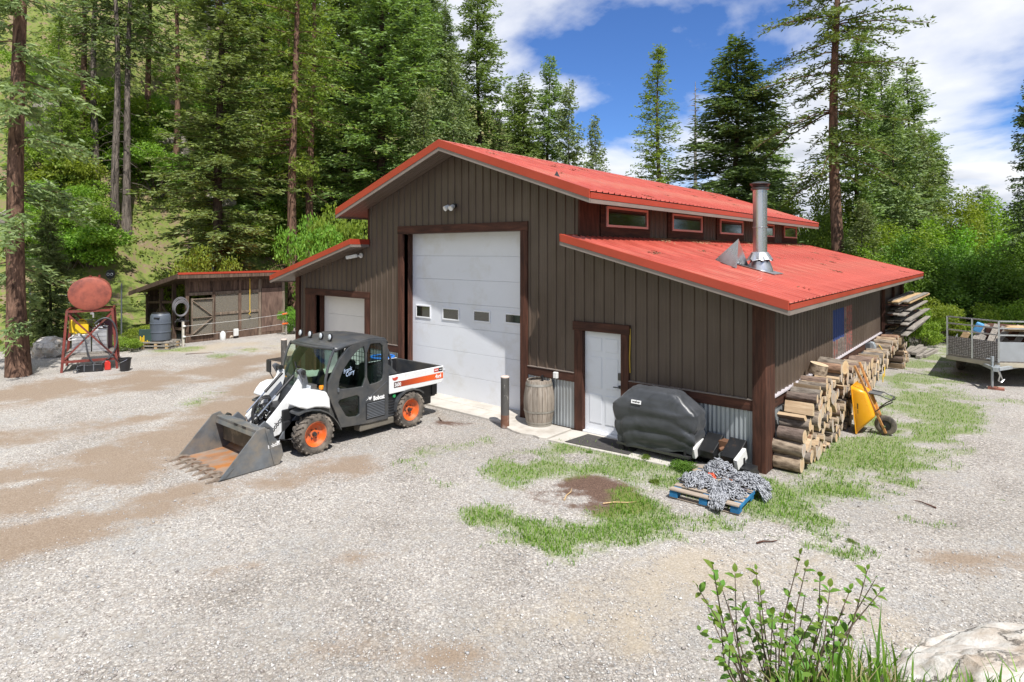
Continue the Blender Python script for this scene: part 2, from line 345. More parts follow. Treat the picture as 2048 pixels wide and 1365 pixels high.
def ground_mat():
    m, nt, b = newmat('gravel_ground'); L = nt.links.new
    tc = N(nt, 'ShaderNodeTexCoord'); V = tc.outputs['Object']
    A = N(nt, 'ShaderNodeAttribute', attribute_name='mask'); sp = N(nt, 'ShaderNodeSeparateColor'); L(A.outputs['Color'], sp.inputs[0])
    A2 = N(nt, 'ShaderNodeAttribute', attribute_name='mulch')
    # pebbles in two sizes
    v1 = N(nt, 'ShaderNodeTexVoronoi', i_Scale=40.0, i_Randomness=1.0); L(V, v1.inputs['Vector'])
    v2 = N(nt, 'ShaderNodeTexVoronoi', i_Scale=95.0, i_Randomness=1.0); L(V, v2.inputs['Vector'])
    pal = [(0.0, (.17,.15,.135)), (0.14, (.33,.305,.28)), (0.34, (.43,.405,.38)), (0.5, (.375,.345,.32)), (0.64, (.31,.32,.335)), (0.8, (.54,.52,.495)), (0.93, (.74,.715,.68))]
    s1 = N(nt, 'ShaderNodeSeparateColor'); L(v1.outputs['Color'], s1.inputs[0]); s2 = N(nt, 'ShaderNodeSeparateColor'); L(v2.outputs['Color'], s2.inputs[0])
    c1 = ramp(nt, s1.outputs[0], pal).outputs[0]; c2 = ramp(nt, s2.outputs[0], pal).outputs[0]
    nb = N(nt, 'ShaderNodeTexNoise', i_Scale=0.9, i_Detail=5.0); L(V, nb.inputs['Vector'])
    nf = N(nt, 'ShaderNodeTexNoise', i_Scale=6.0, i_Detail=6.0, i_Roughness=0.7); L(V, nf.inputs['Vector'])
    nn = N(nt, 'ShaderNodeTexNoise', i_Scale=60.0, i_Detail=4.0, i_Roughness=0.7); L(V, nn.inputs['Vector'])
    gsel = ramp(nt, nf.outputs[0], [(0.40, 0.0), (0.56, 1.0)]).outputs[0]
    grav = mix(nt, gsel, c2, c1)
    gap = ramp(nt, v1.outputs['Distance'], [(0.0, 1.0), (0.42, 1.0), (0.72, 0.62)]).outputs[0]
    grav = mix(nt, 1.0, grav, gap, 'MULTIPLY')
    tone = ramp(nt, nb.outputs[0], [(0.32, (.86,.83,.80)), (0.5, (1.0,.98,.965)), (0.68, (.90,.93,.97))]).outputs[0]
    grav = mix(nt, 1.0, grav, tone, 'MULTIPLY')
    nl = N(nt, 'ShaderNodeTexNoise', i_Scale=0.28, i_Detail=4.0, i_Distortion=1.0); L(V, nl.inputs['Vector'])
    grav = mix(nt, 1.0, grav, ramp(nt, nl.outputs[0], [(0.35, (.84,.835,.82)), (0.5, (.99,.99,.985)), (0.65, (1.09,1.095,1.09))]).outputs[0], 'MULTIPLY')
    fines = ramp(nt, nn.outputs[0], [(0.3, (.29,.26,.22)), (0.7, (.43,.39,.34))]).outputs[0]
    ff = mth(nt, 'MULTIPLY', ramp(nt, nf.outputs[0], [(0.38, 0.15), (0.66, 0.8)]).outputs[0], ramp(nt, nb.outputs[0], [(0.40, 0.25), (0.62, 1.0)]).outputs[0])
    grav = mix(nt, ff, grav, fines)
    dirt = ramp(nt, nn.outputs[0], [(0.25, (.155,.105,.07)), (0.55, (.27,.20,.14)), (0.8, (.42,.35,.28))]).outputs[0]
    sand = ramp(nt, nn.outputs[0], [(0.25, (.33,.27,.195)), (0.75, (.46,.395,.305))]).outputs[0]
    gras = ramp(nt, nn.outputs[0], [(0.25, (.07,.125,.02)), (0.5, (.15,.215,.04)), (0.75, (.29,.29,.12))]).outputs[0]
    nh = N(nt, 'ShaderNodeTexNoise', i_Scale=1.3, i_Detail=9.0, i_Roughness=0.75); L(V, nh.inputs['Vector'])
    floor = ramp(nt, nh.outputs[0], [(0.32, (.045,.045,.02)), (0.42, (.10,.135,.03)), (0.50, (.18,.22,.05)), (0.56, (.20,.15,.09)), (0.70, (.27,.21,.14))]).outputs[0]
    mul = ramp(nt, nn.outputs[0], [(0.3, (.05,.03,.022)), (0.6, (.16,.10,.075)), (0.8, (.36,.27,.22))]).outputs[0]
    def msk(v, lo, hi, amp=0.8):
        j = mth(nt, 'ADD', v, mth(nt, 'MULTIPLY', mth(nt, 'SUBTRACT', nf.outputs[0], 0.5), amp * 1.2))
        j = mth(nt, 'ADD', j, mth(nt, 'MULTIPLY', mth(nt, 'SUBTRACT', nn.outputs[0], 0.5), amp))
        return ramp(nt, j, [(lo, 0.0), (hi, 1.0)]).outputs[0]
    c = mix(nt, mth(nt, 'MULTIPLY', msk(sp.outputs[2], 0.25, 0.9), 0.7), grav, sand)
    c = mix(nt, mth(nt, 'MULTIPLY', msk(sp.outputs[1], 0.22, 0.75), 0.85), c, dirt)
    c = mix(nt, msk(A2.outputs['Fac'], 0.3, 0.62, 0.9), c, mul)
    c = mix(nt, mth(nt, 'MULTIPLY', msk(sp.outputs[0], 0.30, 0.95, 1.1), 0.72), c, gras)
    c = mix(nt, msk(A.outputs['Alpha'], 0.35, 0.6, 0.3), c, floor)
    L(c, b.inputs['Base Color']); b.inputs['Roughness'].default_value = 0.9; b.inputs['Specular IOR Level'].default_value = 0.25
    h = mth(nt, 'ADD', mth(nt, 'MULTIPLY', v1.outputs['Distance'], -0.008), mth(nt, 'MULTIPLY', v2.outputs['Distance'], -0.004))
    h = mth(nt, 'ADD', h, mth(nt, 'MULTIPLY', nn.outputs[0], 0.012))
    bp = N(nt, 'ShaderNodeBump', i_Strength=0.9, i_Distance=1.0); L(h, bp.inputs['Height']); L(bp.outputs[0], b.inputs['Normal'])
    return m
gm.materials.append(ground_mat())
ground = bpy.data.objects.new('ground', gm); COL.objects.link(ground); struct(ground)

def mesh_np(name, V, F, mats, smooth=False):
    """mesh from numpy arrays; F is an (n,3) or (n,4) array"""
    me = bpy.data.meshes.new(name); V = np.asarray(V, np.float32); F = np.asarray(F, np.int32); k = F.shape[1]
    me.vertices.add(len(V)); me.vertices.foreach_set('co', V.reshape(-1))
    me.loops.add(F.size); me.loops.foreach_set('vertex_index', F.reshape(-1))
    me.polygons.add(len(F)); me.polygons.foreach_set('loop_start', np.arange(0, F.size, k, dtype=np.int32))
    try: me.polygons.foreach_set('loop_total', np.full(len(F), k, np.int32))
    except Exception: pass
    for m in mats: me.materials.append(m)
    me.update(calc_edges=True)
    if smooth: me.shade_smooth()
    return me
def scatter_px(n, u0, u1, v0, v1):
    """ground points spread so that they are about evenly dense over that part of the yard as seen"""
    u = rng.uniform(u0, u1, n); v = rng.uniform(v0, v1, n)
    dx = FWD.x + RGT.x * (u - 1024) / FPX; dy = FWD.y + RGT.y * (u - 1024) / FPX; dz = (HY - v) / FPX
    t = -CAM.z / dz; return CAM.x + dx * t, CAM.y + dy * t
# loose stones lying on the gravel
px, py = scatter_px(30000, -60, 2110, 880, 1420)
m_ = masks(px, py); keep = (m_[0] < 0.5) & (m_[1] < 0.75) & (m_[2] < .8) & (m_[3] < .4) & ~((px > -14.1) & (px < 0.1) & (py > -1.05)) ; px, py = px[keep], py[keep]
k = len(px); sz = np.clip(rng.lognormal(math.log(0.0075), 0.42, k), 0.004, 0.024)
oc = np.array([(1,0,0),(-1,0,0),(0,1,0),(0,-1,0),(0,0,1),(0,0,-1)], float); of = np.array([(0,2,4),(2,1,4),(1,3,4),(3,0,4),(2,0,5),(1,2,5),(3,1,5),(0,3,5)])
V = oc[None] * (sz[:, None, None] * rng.uniform(0.6, 1.25, (k, 6, 3))); V[:, :, 2] *= 0.65
V += rng.normal(0, 0.16, (k, 6, 3)) * sz[:, None, None]
a = rng.uniform(0, 6.283, k); ca, sa = np.cos(a), np.sin(a)
X = V[:, :, 0] * ca[:, None] - V[:, :, 1] * sa[:, None]; Y = V[:, :, 0] * sa[:, None] + V[:, :, 1] * ca[:, None]
V = np.stack([X + px[:, None], Y + py[:, None], V[:, :, 2] + (height(px, py) + sz * 0.25)[:, None]], -1).reshape(-1, 3)
F = (of[None] + (np.arange(k) * 6)[:, None, None]).reshape(-1, 3)
def stone_mat():
    m, nt, b = newmat('loose_stone'); g = N(nt, 'ShaderNodeNewGeometry')
    c = ramp(nt, g.outputs['Random Per Island'], [(0.0, (.16,.14,.13)), (0.15, (.35,.32,.30)), (0.4, (.40,.365,.345)), (0.6, (.34,.35,.365)), (0.8, (.50,.485,.47)), (1.0, (.64,.625,.60))])
    nt.links.new(c.outputs[0], b.inputs['Base Color']); b.inputs['Roughness'].default_value = 0.85; return m
so = bpy.data.objects.new('gravel_stones', mesh_np('gravel_stones', V, F, [stone_mat()])); COL.objects.link(so); stuff(so)
so['label'] = 'loose pink and grey gravel stones strewn over the yard'; so['category'] = 'gravel'
# grass blades
def blades(px, py, hmin, hmax, wid, lean=0.5, z=None):
    k = len(px); h = rng.uniform(hmin, hmax, k) * rng.uniform(0.5, 1.0, k); a = rng.uniform(0, 6.283, k); w = wid * rng.uniform(0.6, 1.3, k)
    dx, dy = np.cos(a), np.sin(a); l = rng.uniform(0.1, lean, k) * h; z = height(px, py) if z is None else z
    P = np.zeros((k, 5, 3))
    P[:, 0] = np.stack([px - dy * w, py + dx * w, z], -1); P[:, 1] = np.stack([px + dy * w, py - dx * w, z], -1)
    mxx, myy = px + dx * l * 0.35, py + dy * l * 0.35
    P[:, 2] = np.stack([mxx + dy * w * .8, myy - dx * w * .8, z + h * 0.6], -1); P[:, 3] = np.stack([mxx - dy * w * .8, myy + dx * w * .8, z + h * 0.6], -1)
    P[:, 4] = np.stack([px + dx * l, py + dy * l, z + h], -1)
    f = np.array([(0,1,2),(0,2,3),(3,2,4)]); F = (f[None] + (np.arange(k) * 5)[:, None, None]).reshape(-1, 3)
    return P.reshape(-1, 3), F
M_GRASS = leafmat('grass_blade', (.075,.165,.018), (.24,.37,.05), 0.38, .03)
M_GRASSDRY = leafmat('grass_dry', (.25,.24,.10), (.45,.38,.2), 0.3)
px, py = scatter_px(330000, 240, 2100, 640, 1360)
g_ = masks(px, py)[0]; keep = (g_ * (0.55 + 0.9 * vnoise(px * 7, py * 7, 77, 3)) > 0.26 + 0.95 * rng.random(len(px))) & ~((px > -14.1) & (px < -0.02) & (py > -0.45)) & ~((px > -0.02) & (px < 0.5) & (py > 0.1) & (py < 13)); px, py = px[keep], py[keep]
V, F = blades(px, py, 0.02, 0.085, 0.005, 0.9)
go = bpy.data.objects.new('grass', mesh_np('grass', V, F, [M_GRASS])); COL.objects.link(go); stuff(go); go['label'] = 'patchy short green grass growing through the gravel by the barn'; go['category'] = 'grass'
# ------------------------------------------------------------------ barn
def siding_mat(name, col, col2, metal=0.0, rough=0.45, dirt=(.15,.115,.085), st=(3, 3, .35)):
    m, nt, b = newmat(name); L = nt.links.new; tc = N(nt, 'ShaderNodeTexCoord'); mp = N(nt, 'ShaderNodeMapping'); mp.inputs['Scale'].default_value = st; L(tc.outputs['Object'], mp.inputs[0])
    n1 = N(nt, 'ShaderNodeTexNoise', i_Scale=3.0, i_Detail=6.0, i_Roughness=0.6); L(mp.outputs[0], n1.inputs['Vector'])
    n2 = N(nt, 'ShaderNodeTexNoise', i_Scale=0.7, i_Detail=5.0); L(tc.outputs['Object'], n2.inputs['Vector'])
    c = ramp(nt, n1.outputs[0], [(0.3, col), (0.7, col2)]).outputs[0]
    f = ramp(nt, n2.outputs[0], [(0.46, 0.0), (0.72, 0.5)]).outputs[0]; c = mix(nt, f, c, dirt)
    oi = N(nt, 'ShaderNodeObjectInfo'); hs = N(nt, 'ShaderNodeHueSaturation'); L(c, hs.inputs['Color']); L(mth(nt, 'ADD', mth(nt, 'MULTIPLY', oi.outputs['Random'], 0.10), 0.95), hs.inputs['Value'])
    L(hs.outputs[0], b.inputs['Base Color']); b.inputs['Metallic'].default_value = metal
    L(ramp(nt, n1.outputs[0], [(0.2, rough - 0.08), (0.8, rough + 0.12)]).outputs[0], b.inputs['Roughness'])
    n3 = N(nt, 'ShaderNodeTexNoise', i_Scale=2.2, i_Detail=3.0); L(tc.outputs['Object'], n3.inputs['Vector'])
    bp = N(nt, 'ShaderNodeBump', i_Strength=0.5, i_Distance=0.012); L(n3.outputs[0], bp.inputs['Height']); L(bp.outputs[0], b.inputs['Normal'])
    return m
M_SIDE = siding_mat('brown_metal_siding', (.075,.052,.037), (.100,.071,.052))
M_GALV = siding_mat('galvanised_sheet', (.36,.40,.43), (.50,.54,.57), 0.55, 0.42, (.30,.29,.27))
M_ROOF = siding_mat('red_metal_roof', (.37,.064,.044), (.53,.118,.084), 0.0, 0.34, (.50,.25,.17), (.5, 3.2, .5))
M_FASC = basic('red_trim', (.39,.052,.026), 0.4, var=.1, vs=1.0, bump=.002, bs=4)
M_BROWNTRIM = basic('brown_trim', (.23,.19,.165), 0.5, var=.1)
M_SOFF = siding_mat('brown_soffit', (.14,.11,.092), (.17,.135,.115))
M_STAIN = wood('dark_stained_wood', (.030,.013,.009), (.105,.042,.026), (9, 9, 1.0), bump=.004)
M_STAINH = wood('dark_stained_wood_x', (.030,.013,.009), (.10,.040,.025), (1.0, 9, 9), bump=.004)
M_STAINY = wood('dark_stained_wood_y', (.030,.014,.010), (.105,.045,.028), (9, 1.0, 9), bump=.004)
M_WHITE = basic('white_door_paint', (.74,.76,.80), 0.38, var=.03, vs=1.0, col2=(.62,.61,.58), thr=.68, soft=.15, s2=1.5)
M_WHITEF = basic('white_frame', (.80,.81,.83), 0.4, var=.04)
M_CREAM = basic('cream_garage_door', (.70,.69,.66), 0.42, var=.04)
M_PINK = basic('faded_red_window_frame', (.74,.42,.38), 0.5, var=.08)
M_DARKG = basic('dark_window_glass', (.020,.024,.018), 0.03, var=.1, spec=1.0, coat=.6)
M_STEEL = basic('stove_pipe_steel', (.56,.57,.58), 0.30, 0.9, var=.12, vs=3, stretch=(1, 1, .3), bump=.001, bs=8)
M_STEELD = basic('smoked_steel', (.10,.10,.10), 0.4, 0.8)
M_BLACK = basic('black_plastic', (.018,.018,.02), 0.45, var=.2, bump=.0006, bs=120)
M_CONC = basic('concrete', (.50,.47,.42), 0.85, var=.12, vs=2.0, bump=.003, bs=50, col2=(.36,.32,.27), thr=.6, soft=.12, s2=2.2)
M_WPLASTIC = basic('white_plastic', (.72,.72,.70), 0.4, var=.05)
M_FLASH = basic('pale_flashing', (.66,.62,.66), 0.4, 0.2, var=.08)

XC, XL, XR, YB = -6.996, -14.01, 0.0, 15.77
OV, LB = 0.6204, 16.386
ZA, ZU, HWU = 6.151, 4.745, 4.0685
ZH, ZL, HWI, HWL = 3.917, 2.8355, 3.4023, 7.5689
SU = (ZA - ZU) / HWU; SLO = (ZH - ZL) / (HWL - HWI)
def zu(x): return ZA - SU * abs(x - XC)
def zl(x): return ZH - SLO * (abs(x - XC) - HWI)
def wtop(x): return zu(x) - 0.19 if abs(x - XC) < HWI + 0.001 else zl(x) - 0.16
barn = thing('barn', 'brown metal-sided barn with stepped red metal roof and white garage doors', 'barn')
RIB = [(0,0),(.055,0),(.060,.003),(.070,.003),(.075,0),(.112,0),(.117,.003),(.127,.003),(.132,0),(.168,0),(.182,.026),(.210,.026),(.224,0)]
PITCH = .2286
def rib_cols(a, b, start, pitch=PITCH, prof=RIB):
    s = pitch / PITCH; cols = [(a, 0.0)]; k = math.floor((a - start) / pitch) - 1
    us = []
    while start + k * pitch < b:
        for du, dd in prof: us.append((start + k * pitch + du * s, dd))
        k += 1
    def dep(u):
        for (u0, d0), (u1, d1) in zip(us[:-1], us[1:]):
            if u0 <= u <= u1: return d0 + (d1 - d0) * (u - u0) / max(u1 - u0, 1e-9)
        return 0
    return [(a, dep(a))] + [(u, d) for u, d in us if a + 1e-4 < u < b - 1e-4] + [(b, dep(b))]
def sheet(name, cols, zb, zt, fmap, mat, parent, smooth=None):
    """one profiled sheet: columns (u, depth) between bottom zb(u) and top zt(u)"""
    mb = MB(); P = [fmap(u, zb(u), d) for u, d in cols] + [fmap(u, zt(u), d) for u, d in cols]; n = len(cols)
    mb.add(P, [(i, i+1, n+i+1, n+i) for i in range(n-1)])
    return mb.build(name, mat, parent, recalc=False, smooth=smooth)
def front(u, z, d): return (u, -0.004 - d, z)
def side(u, z, d): return (0.004 + d, u, z)
def panels(a, b, zb, zt, fmap, mat, name='wall_panel', cover=.9144, start=0.0, parent=barn):
    u = a
    while u < b - 0.02:
        k = math.floor((u - start) / cover + 1e-6) + 1; e = min(b, start + k * cover)
        if b - e < 0.1: e = b
        sheet(name, rib_cols(u, e, start), zb, zt, fmap, mat, parent); u = e
# front wall cladding
cz = lambda v: (lambda u: v)
panels(-2.425, -0.14, cz(1.17), wtop, front, M_SIDE)
panels(-3.675, -2.425, cz(2.21), wtop, front, M_SIDE)
panels(-4.86, -3.675, cz(1.17), wtop, front, M_SIDE)   # right of the big door; splits at the roof step below
panels(-9.12, -4.86, cz(4.26), wtop, front, M_SIDE)
panels(XC - HWI, -9.12, cz(1.17), wtop, front, M_SIDE)
panels(-13.51, XC - HWI - .002, cz(2.50), wtop, front, M_SIDE)
panels(-13.85, -13.51, cz(1.17), wtop, front, M_SIDE)
# side wall cladding
zs = zl(0) - 0.17
panels(0.40, YB - .08, cz(1.17), cz(zs), side, M_SIDE)
# clerestory wall above the lower roof
def cler(u, z, d): return (XC + HWI + 0.004 + d, u, z)
panels(0.75, YB - .05, cz(ZH - .03), cz(zu(XC + HWI) - .17), cler, M_SIDE)
# solid walls behind the cladding (openings left free)
core = MB()
def slab(x0, x1, z0, z1, y0=0.0, y1=0.12): core.box(x0, y0, z0, x1, y1, z1)
slab(-4.86, -3.66, 0, 3.7); slab(-3.66, -2.43, 2.06, 3.4); slab(-2.43, -0.01, 0, 2.8); slab(-8.95, -5.06, 4.06, 5.0, 0, .35)
slab(XC - HWI, -8.95, 0, 4.4); slab(-13.0, -10.55, 2.31, 2.6, 0, .35); slab(-14.0, -13.0, 0, 2.55)
core.box(-.12, .12, 0, -0.01, YB, zs); core.box(-14.0, .12, 0, -13.88, YB, zs); core.box(-14.0, YB - .12, 0, -.01, YB, zs)
core.box(XC + HWI - .12, .12, 3.2, XC + HWI - .002, YB, 4.7); core.box(XC - HWI + .002, .12, 3.2, XC - HWI + .12, YB, 4.7); core.prism([(XC - HWI, 2.6), (XC + HWI, 2.6), (XC + HWI, zu(XC + HWI) - .2), (XC, ZA - .2), (XC - HWI, zu(XC + HWI) - .2)], 'xz', YB - .1, YB - .001)
core.prism([(XC - 1.9, 4.27), (XC + 1.9, 4.27), (XC + HWI, 4.7), (XC, ZA - .22), (XC - HWI, 4.7)], 'xz', .004, .1)
for sgn in (-1, 1): core.prism([(XC + sgn * 3.4, 2.5), (XC + sgn * 7.0, 2.5), (XC + sgn * 7.0, zl(0) - .2), (XC + sgn * 3.4, ZH - .2)], 'xz', .004, .1)
core.build('wall_core', M_SIDE, barn)
# roof sheets: one profile per slope, shared by all sheets of that slope
def roof_slope(sgn, x_hi, z_hi, x_lo, z_lo, n=19):
    wdt = (LB + OV) / n; mb = MB(); cols = rib_cols(0, wdt, 0, wdt / 4)
    dx, dz = x_lo - x_hi, z_lo - z_hi; Ls = math.hypot(dx, dz); nx_, nz_ = -dz / Ls * sgn, abs(dx) / Ls
    if nz_ < 0: nz_ = -nz_
    nx_ = abs(dz) / Ls * sgn
    pa = (x_hi, z_hi); pb = (x_lo + .02 * sgn, z_lo + dz / Ls * .02)
    P = [(pa[0] + nx_ * d, u, pa[1] + nz_ * d) for u, d in cols] + [(pb[0] + nx_ * d, u, pb[1] + nz_ * d) for u, d in cols]; k = len(cols)
    mb.add(P, [(i, i+1, k+i+1, k+i) if sgn < 0 else (k+i, k+i+1, i+1, i) for i in range(k-1)])
    src = mb.build('roof_panel', M_ROOF, barn, recalc=False); src.location = (0, -OV, 0)
    for i in range(1, n): place(src, 'roof_panel', barn, (0, -OV + i * wdt, 0))
for sgn in (1, -1):
    roof_slope(sgn, XC, ZA, XC + sgn * HWU, ZU); roof_slope(sgn, XC + sgn * HWI, ZH, XC + sgn * HWL, ZL)
rc = MB()
for sgn in (1, -1):
    rc.prism([(XC, ZA + .03), (XC + sgn * .16, ZA + .03 - SU * .16), (XC + sgn * .16, ZA + .022 - SU * .16), (XC, ZA + .022)], 'xz', -OV - .01, LB + .01)
rc.build('ridge_cap', M_ROOF, barn)
# decks under the sheets (keep the light out) and soffits
for sgn in (1, -1):
    for (xa, za, xb, zb, t) in ((XC, ZA, XC + sgn * HWU, ZU, .20), (XC + sgn * HWI, ZH, XC + sgn * HWL, ZL, .17)):
        d = MB(); d.prism([(xa, za - .012), (xb, zb - .012), (xb, zb - .05), (xa, za - .05)], 'xz', -OV + .02, LB - .02); d.build('roof_deck', M_STAINY, barn)
        # gable soffit with grooves running along the slope, and the eave soffit
        L_ = math.hypot(xb - xa, zb - za); ex, ez = (xb - xa) / L_, (zb - za) / L_
        for y0, y1 in ((-OV + .03, -.022), (YB + .02, LB - .03)):
            k = 4; wd = (y1 - y0) / k
            for i in range(k):
                s_ = MB(); s_.prism([(xa, za - t + .02), (xb, zb - t + .02), (xb, zb - t), (xa, za - t)], 'xz', y0 + i * wd + .006, y0 + (i+1) * wd - .006); s_.build('soffit_strip', M_SOFF, barn)
        xw = XC + sgn * (HWI if t > .18 else 7.0)
        zw = (zu(xw) if t > .18 else zl(xw))
        s_ = MB(); s_.prism([(xw + sgn * .03, zw - t + .02), (xb - sgn * .02, zb - t + .02), (xb - sgn * .02, zb - t), (xw + sgn * .03, zw - t)], 'xz', -.02, YB + .02); s_.build('soffit_strip', M_SOFF, barn)
        # rake trim front and back: red over brown
        red, brn = (.145, .085) if t > .18 else (.115, .075)
        for y0, y1 in ((-OV - .022, -OV + .025), (LB - .025, LB + .022)):
            s_ = MB(); s_.prism([(xa, za + .035), (xb, zb + .035), (xb, zb - red), (xa, za - red)], 'xz', y0, y1); s_.build('rake_trim', M_FASC, barn, bevel=.006)
            s_ = MB(); s_.prism([(xa, za - red), (xb, zb - red), (xb, zb - red - brn), (xa, za - red - brn)], 'xz', y0 + .012, y1 - .003); s_.build('fascia_board', M_BROWNTRIM, barn)
        x0, x1 = sorted((xb - sgn * .02, xb + sgn * .012))
        s_ = MB(); s_.box(x0, -OV + .026, zb - red + .0, x1, LB - .026, zb - .028); s_.build('eave_trim', M_FASC, barn, bevel=.004)
        x0, x1 = sorted((xb - sgn * .02, xb + sgn * .004))
        s_ = MB(); s_.box(x0, -OV + .026, zb - red - brn, x1, LB - .026, zb - red - .001); s_.build('fascia_board', M_BROWNTRIM, barn)
# upper ends of the lower rakes return to the wall
for sgn in (1, -1):
    xa = XC + sgn * HWI; x0, x1 = sorted((xa - sgn * .03, xa - sgn * .002))
    s_ = MB(); s_.box(x0, -OV, ZH - .115, x1, -.03, ZH + .03); s_.build('rake_trim', M_FASC, barn)
    s_ = MB(); s_.box(x0 + .004, -OV, ZH - .19, x1 - .004, -.03, ZH - .116); s_.build('fascia_board', M_BROWNTRIM, barn)
# corner boards, jambs, headers, rails
def board(name, x0, y0, z0, x1, y1, z1, mat, parent=barn, bevel=.006):
    s_ = MB(); cx, cy, cz_ = (x0+x1)/2, (y0+y1)/2, (z0+z1)/2; s_.box(x0-cx, y0-cy, z0-cz_, x1-cx, y1-cy, z1-cz_)
    o = s_.build(name, mat, parent, bevel=bevel); o.location = (cx, cy, cz_); return o
board('corner_board', -.145, -.075, -.02, .06, -.002, zl(0) - .15, M_STAIN); board('corner_board', .002, -.078, -.02, .075, .40, zl(0) - .16, M_STAIN)
board('corner_board', -14.07, -.06, -.02, -13.85, -.002, zl(0) - .15, M_STAIN)
board('corner_board', XC + HWI + .002, -.03, ZH - .02, XC + HWI + .05, .30, zu(XC + HWI) - .17, M_STAIN)
board('corner_board', XC + HWI + .002, .302, ZH - .02, XC + HWI + .035, .75, zu(XC + HWI) - .17, M_STAIN)
board('corner_board', XC - HWI - .05, -.03, ZH - .02, XC - HWI - .002, .30, zu(XC + HWI) - .17, M_STAIN)
board('corner_board', 0.004, YB - .10, 0, .05, YB + .04, zs, M_STAIN)
board('door_jamb', -9.14, -.06, 0, -8.95, .30, 4.06, M_STAIN); board('door_jamb', -5.06, -.06, 0, -4.86, .30, 4.06, M_STAIN); board('door_header', -9.15, -.065, 4.062, -4.85, .28, 4.262, M_STAINH)
board('door_jamb', -13.51, -.06, 0, -13.0, -.003, 2.31, M_STAIN); board('door_jamb', -13.05, -.003, 0, -13.0, .30, 2.31, M_STAIN); board('door_jamb', -10.56, -.06, 0, -10.38, .30, 2.31, M_STAIN); board('door_header', -13.52, -.065, 2.312, -10.37, .28, 2.5, M_STAINH)
board('door_jamb', -3.66, -.055, 0, -3.465, .10, 2.03, M_STAIN); board('door_jamb', -2.60, -.055, 0, -2.43, .10, 2.03, M_STAIN); board('door_header', -3.69, -.07, 2.032, -2.41, .10, 2.212, M_STAINH)
for x0, x1 in ((-4.858, -3.662), (-2.428, -.147), (-10.378, -9.142)):
    board('rail_board', x0, -.05, .975, x1, -.002, 1.155, M_STAINH); board('rail_cap', x0, -.062, 1.157, x1, -.002, 1.172, M_BROWNTRIM, bevel=0)
    # galvanised corrugated sheets below the rail
    u = x0
    while u < x1 - .05:
        e = min(u + .66, x1); cols = [(u + (e-u) * i / 54, .007 + .007 * math.sin((u + (e-u) * i / 54) / .0762 * 2 * math.pi)) for i in range(55)]
        sheet('corrugated_panel', cols, cz(.03), cz(.974), front, M_GALV, barn, smooth=60); u = e
board('rail_board', .002, .402, .955, .045, YB - .11, 1.145, M_STAINY); board('rail_cap', .002, .402, 1.147, .075, YB - .11, 1.172, M_FLASH, bevel=0)
u = .405
while u < YB - .15:
    e = min(u + .91, YB - .11); cols = [(u + (e-u) * i / 60, .007 + .007 * math.sin((u + (e-u) * i / 60) / .0762 * 2 * math.pi)) for i in range(61)]
    sheet('corrugated_panel', cols, cz(.03), cz(.954), side, M_GALV, barn, smooth=60); u = e
# overhead doors
def overhead(name, label, x0, x1, y, ztop, nsec, mat, wins):
    dr = MB(); dr.box(x0, y + .045, 0.0, x1, y + .06, ztop); root = dr.build(name, mat, barn); root['label'] = label
    h = ztop / nsec
    for i in range(nsec):
        s_ = MB(); s_.box(x0 + .004, y, .012 + i * h + .0015, x1 - .004, y + .044, (i+1) * h + .010); s_.build('door_section', mat, root, bevel=.005)
    rub = MB(); rub.box(x0, y + .002, -.01, x1, y + .05, .014); rub.build('bottom_seal', M_BLACK, root)
    for (ua, va), (ub, vb) in wins:
        a = pl(ua, va, 1, y); b = pl(ub, vb, 1, y)
        xa, xb, zb, zt = a.x, b.x, b.z, a.z
        fr = MB(); t = .035
        for q in ((xa, xb, zt - t, zt), (xa, xb, zb, zb + t), (xa, xa + t, zb + t, zt - t), (xb - t, xb, zb + t, zt - t)): fr.box(q[0], y - .018, q[2], q[1], y + .001, q[3])
        fr.build('window_frame', M_WHITEF, root, bevel=.004)
        pn = MB(); pn.box(xa + t, y - .006, zb + t, xb - t, y - .002, zt - t); pn.build('window_pane', M_DARKG, root)
    return root
BIG = overhead('garage_door', 'tall white overhead garage door with four small windows', -8.96, -5.05, .285, 4.07, 7, M_WHITE, [((832,609),(862,638)), ((885,615),(919,643)), ((947,620),(981,647)), ((1010,626),(1048,651))])
overhead('garage_door', 'smaller cream overhead garage door at the left end', -13.01, -10.55, .285, 2.32, 4, M_CREAM, [])
# entry door
e = MB(); e.box(-3.462, .045, .06, -2.602, .085, 2.035); ed = e.build('entry_door', M_WHITE, barn, bevel=.004)
for (xa, xb) in ((-3.35, -3.07), (-2.99, -2.71)):
    for (za, zb) in ((.22, .78), (.92, 1.52), (1.64, 1.90)):
        q = MB(); q.box(xa, .036, za, xb, .0445, zb); q.build('raised_panel', M_WHITE, ed, bevel=.0075)
q = MB(); q.cyl((-2.665, .03, 1.0), (-2.665, .045, 1.0), .035, n=14); q.tube([(-2.665, .03, 1.0), (-2.665, -.01, 1.0), (-2.70, -.02, 1.0), (-2.78, -.02, .995)], .011, 8); q.build('door_handle', M_STEELD, ed, smooth=40)
q = MB(); q.box(-2.70, .01, 1.13, -2.63, .045, 1.27); q.build('keypad_lock', M_STEELD, ed, bevel=.008)
board('door_sill', -3.46, -.05, .0, -2.60, .09, .055, M_WHITEF)
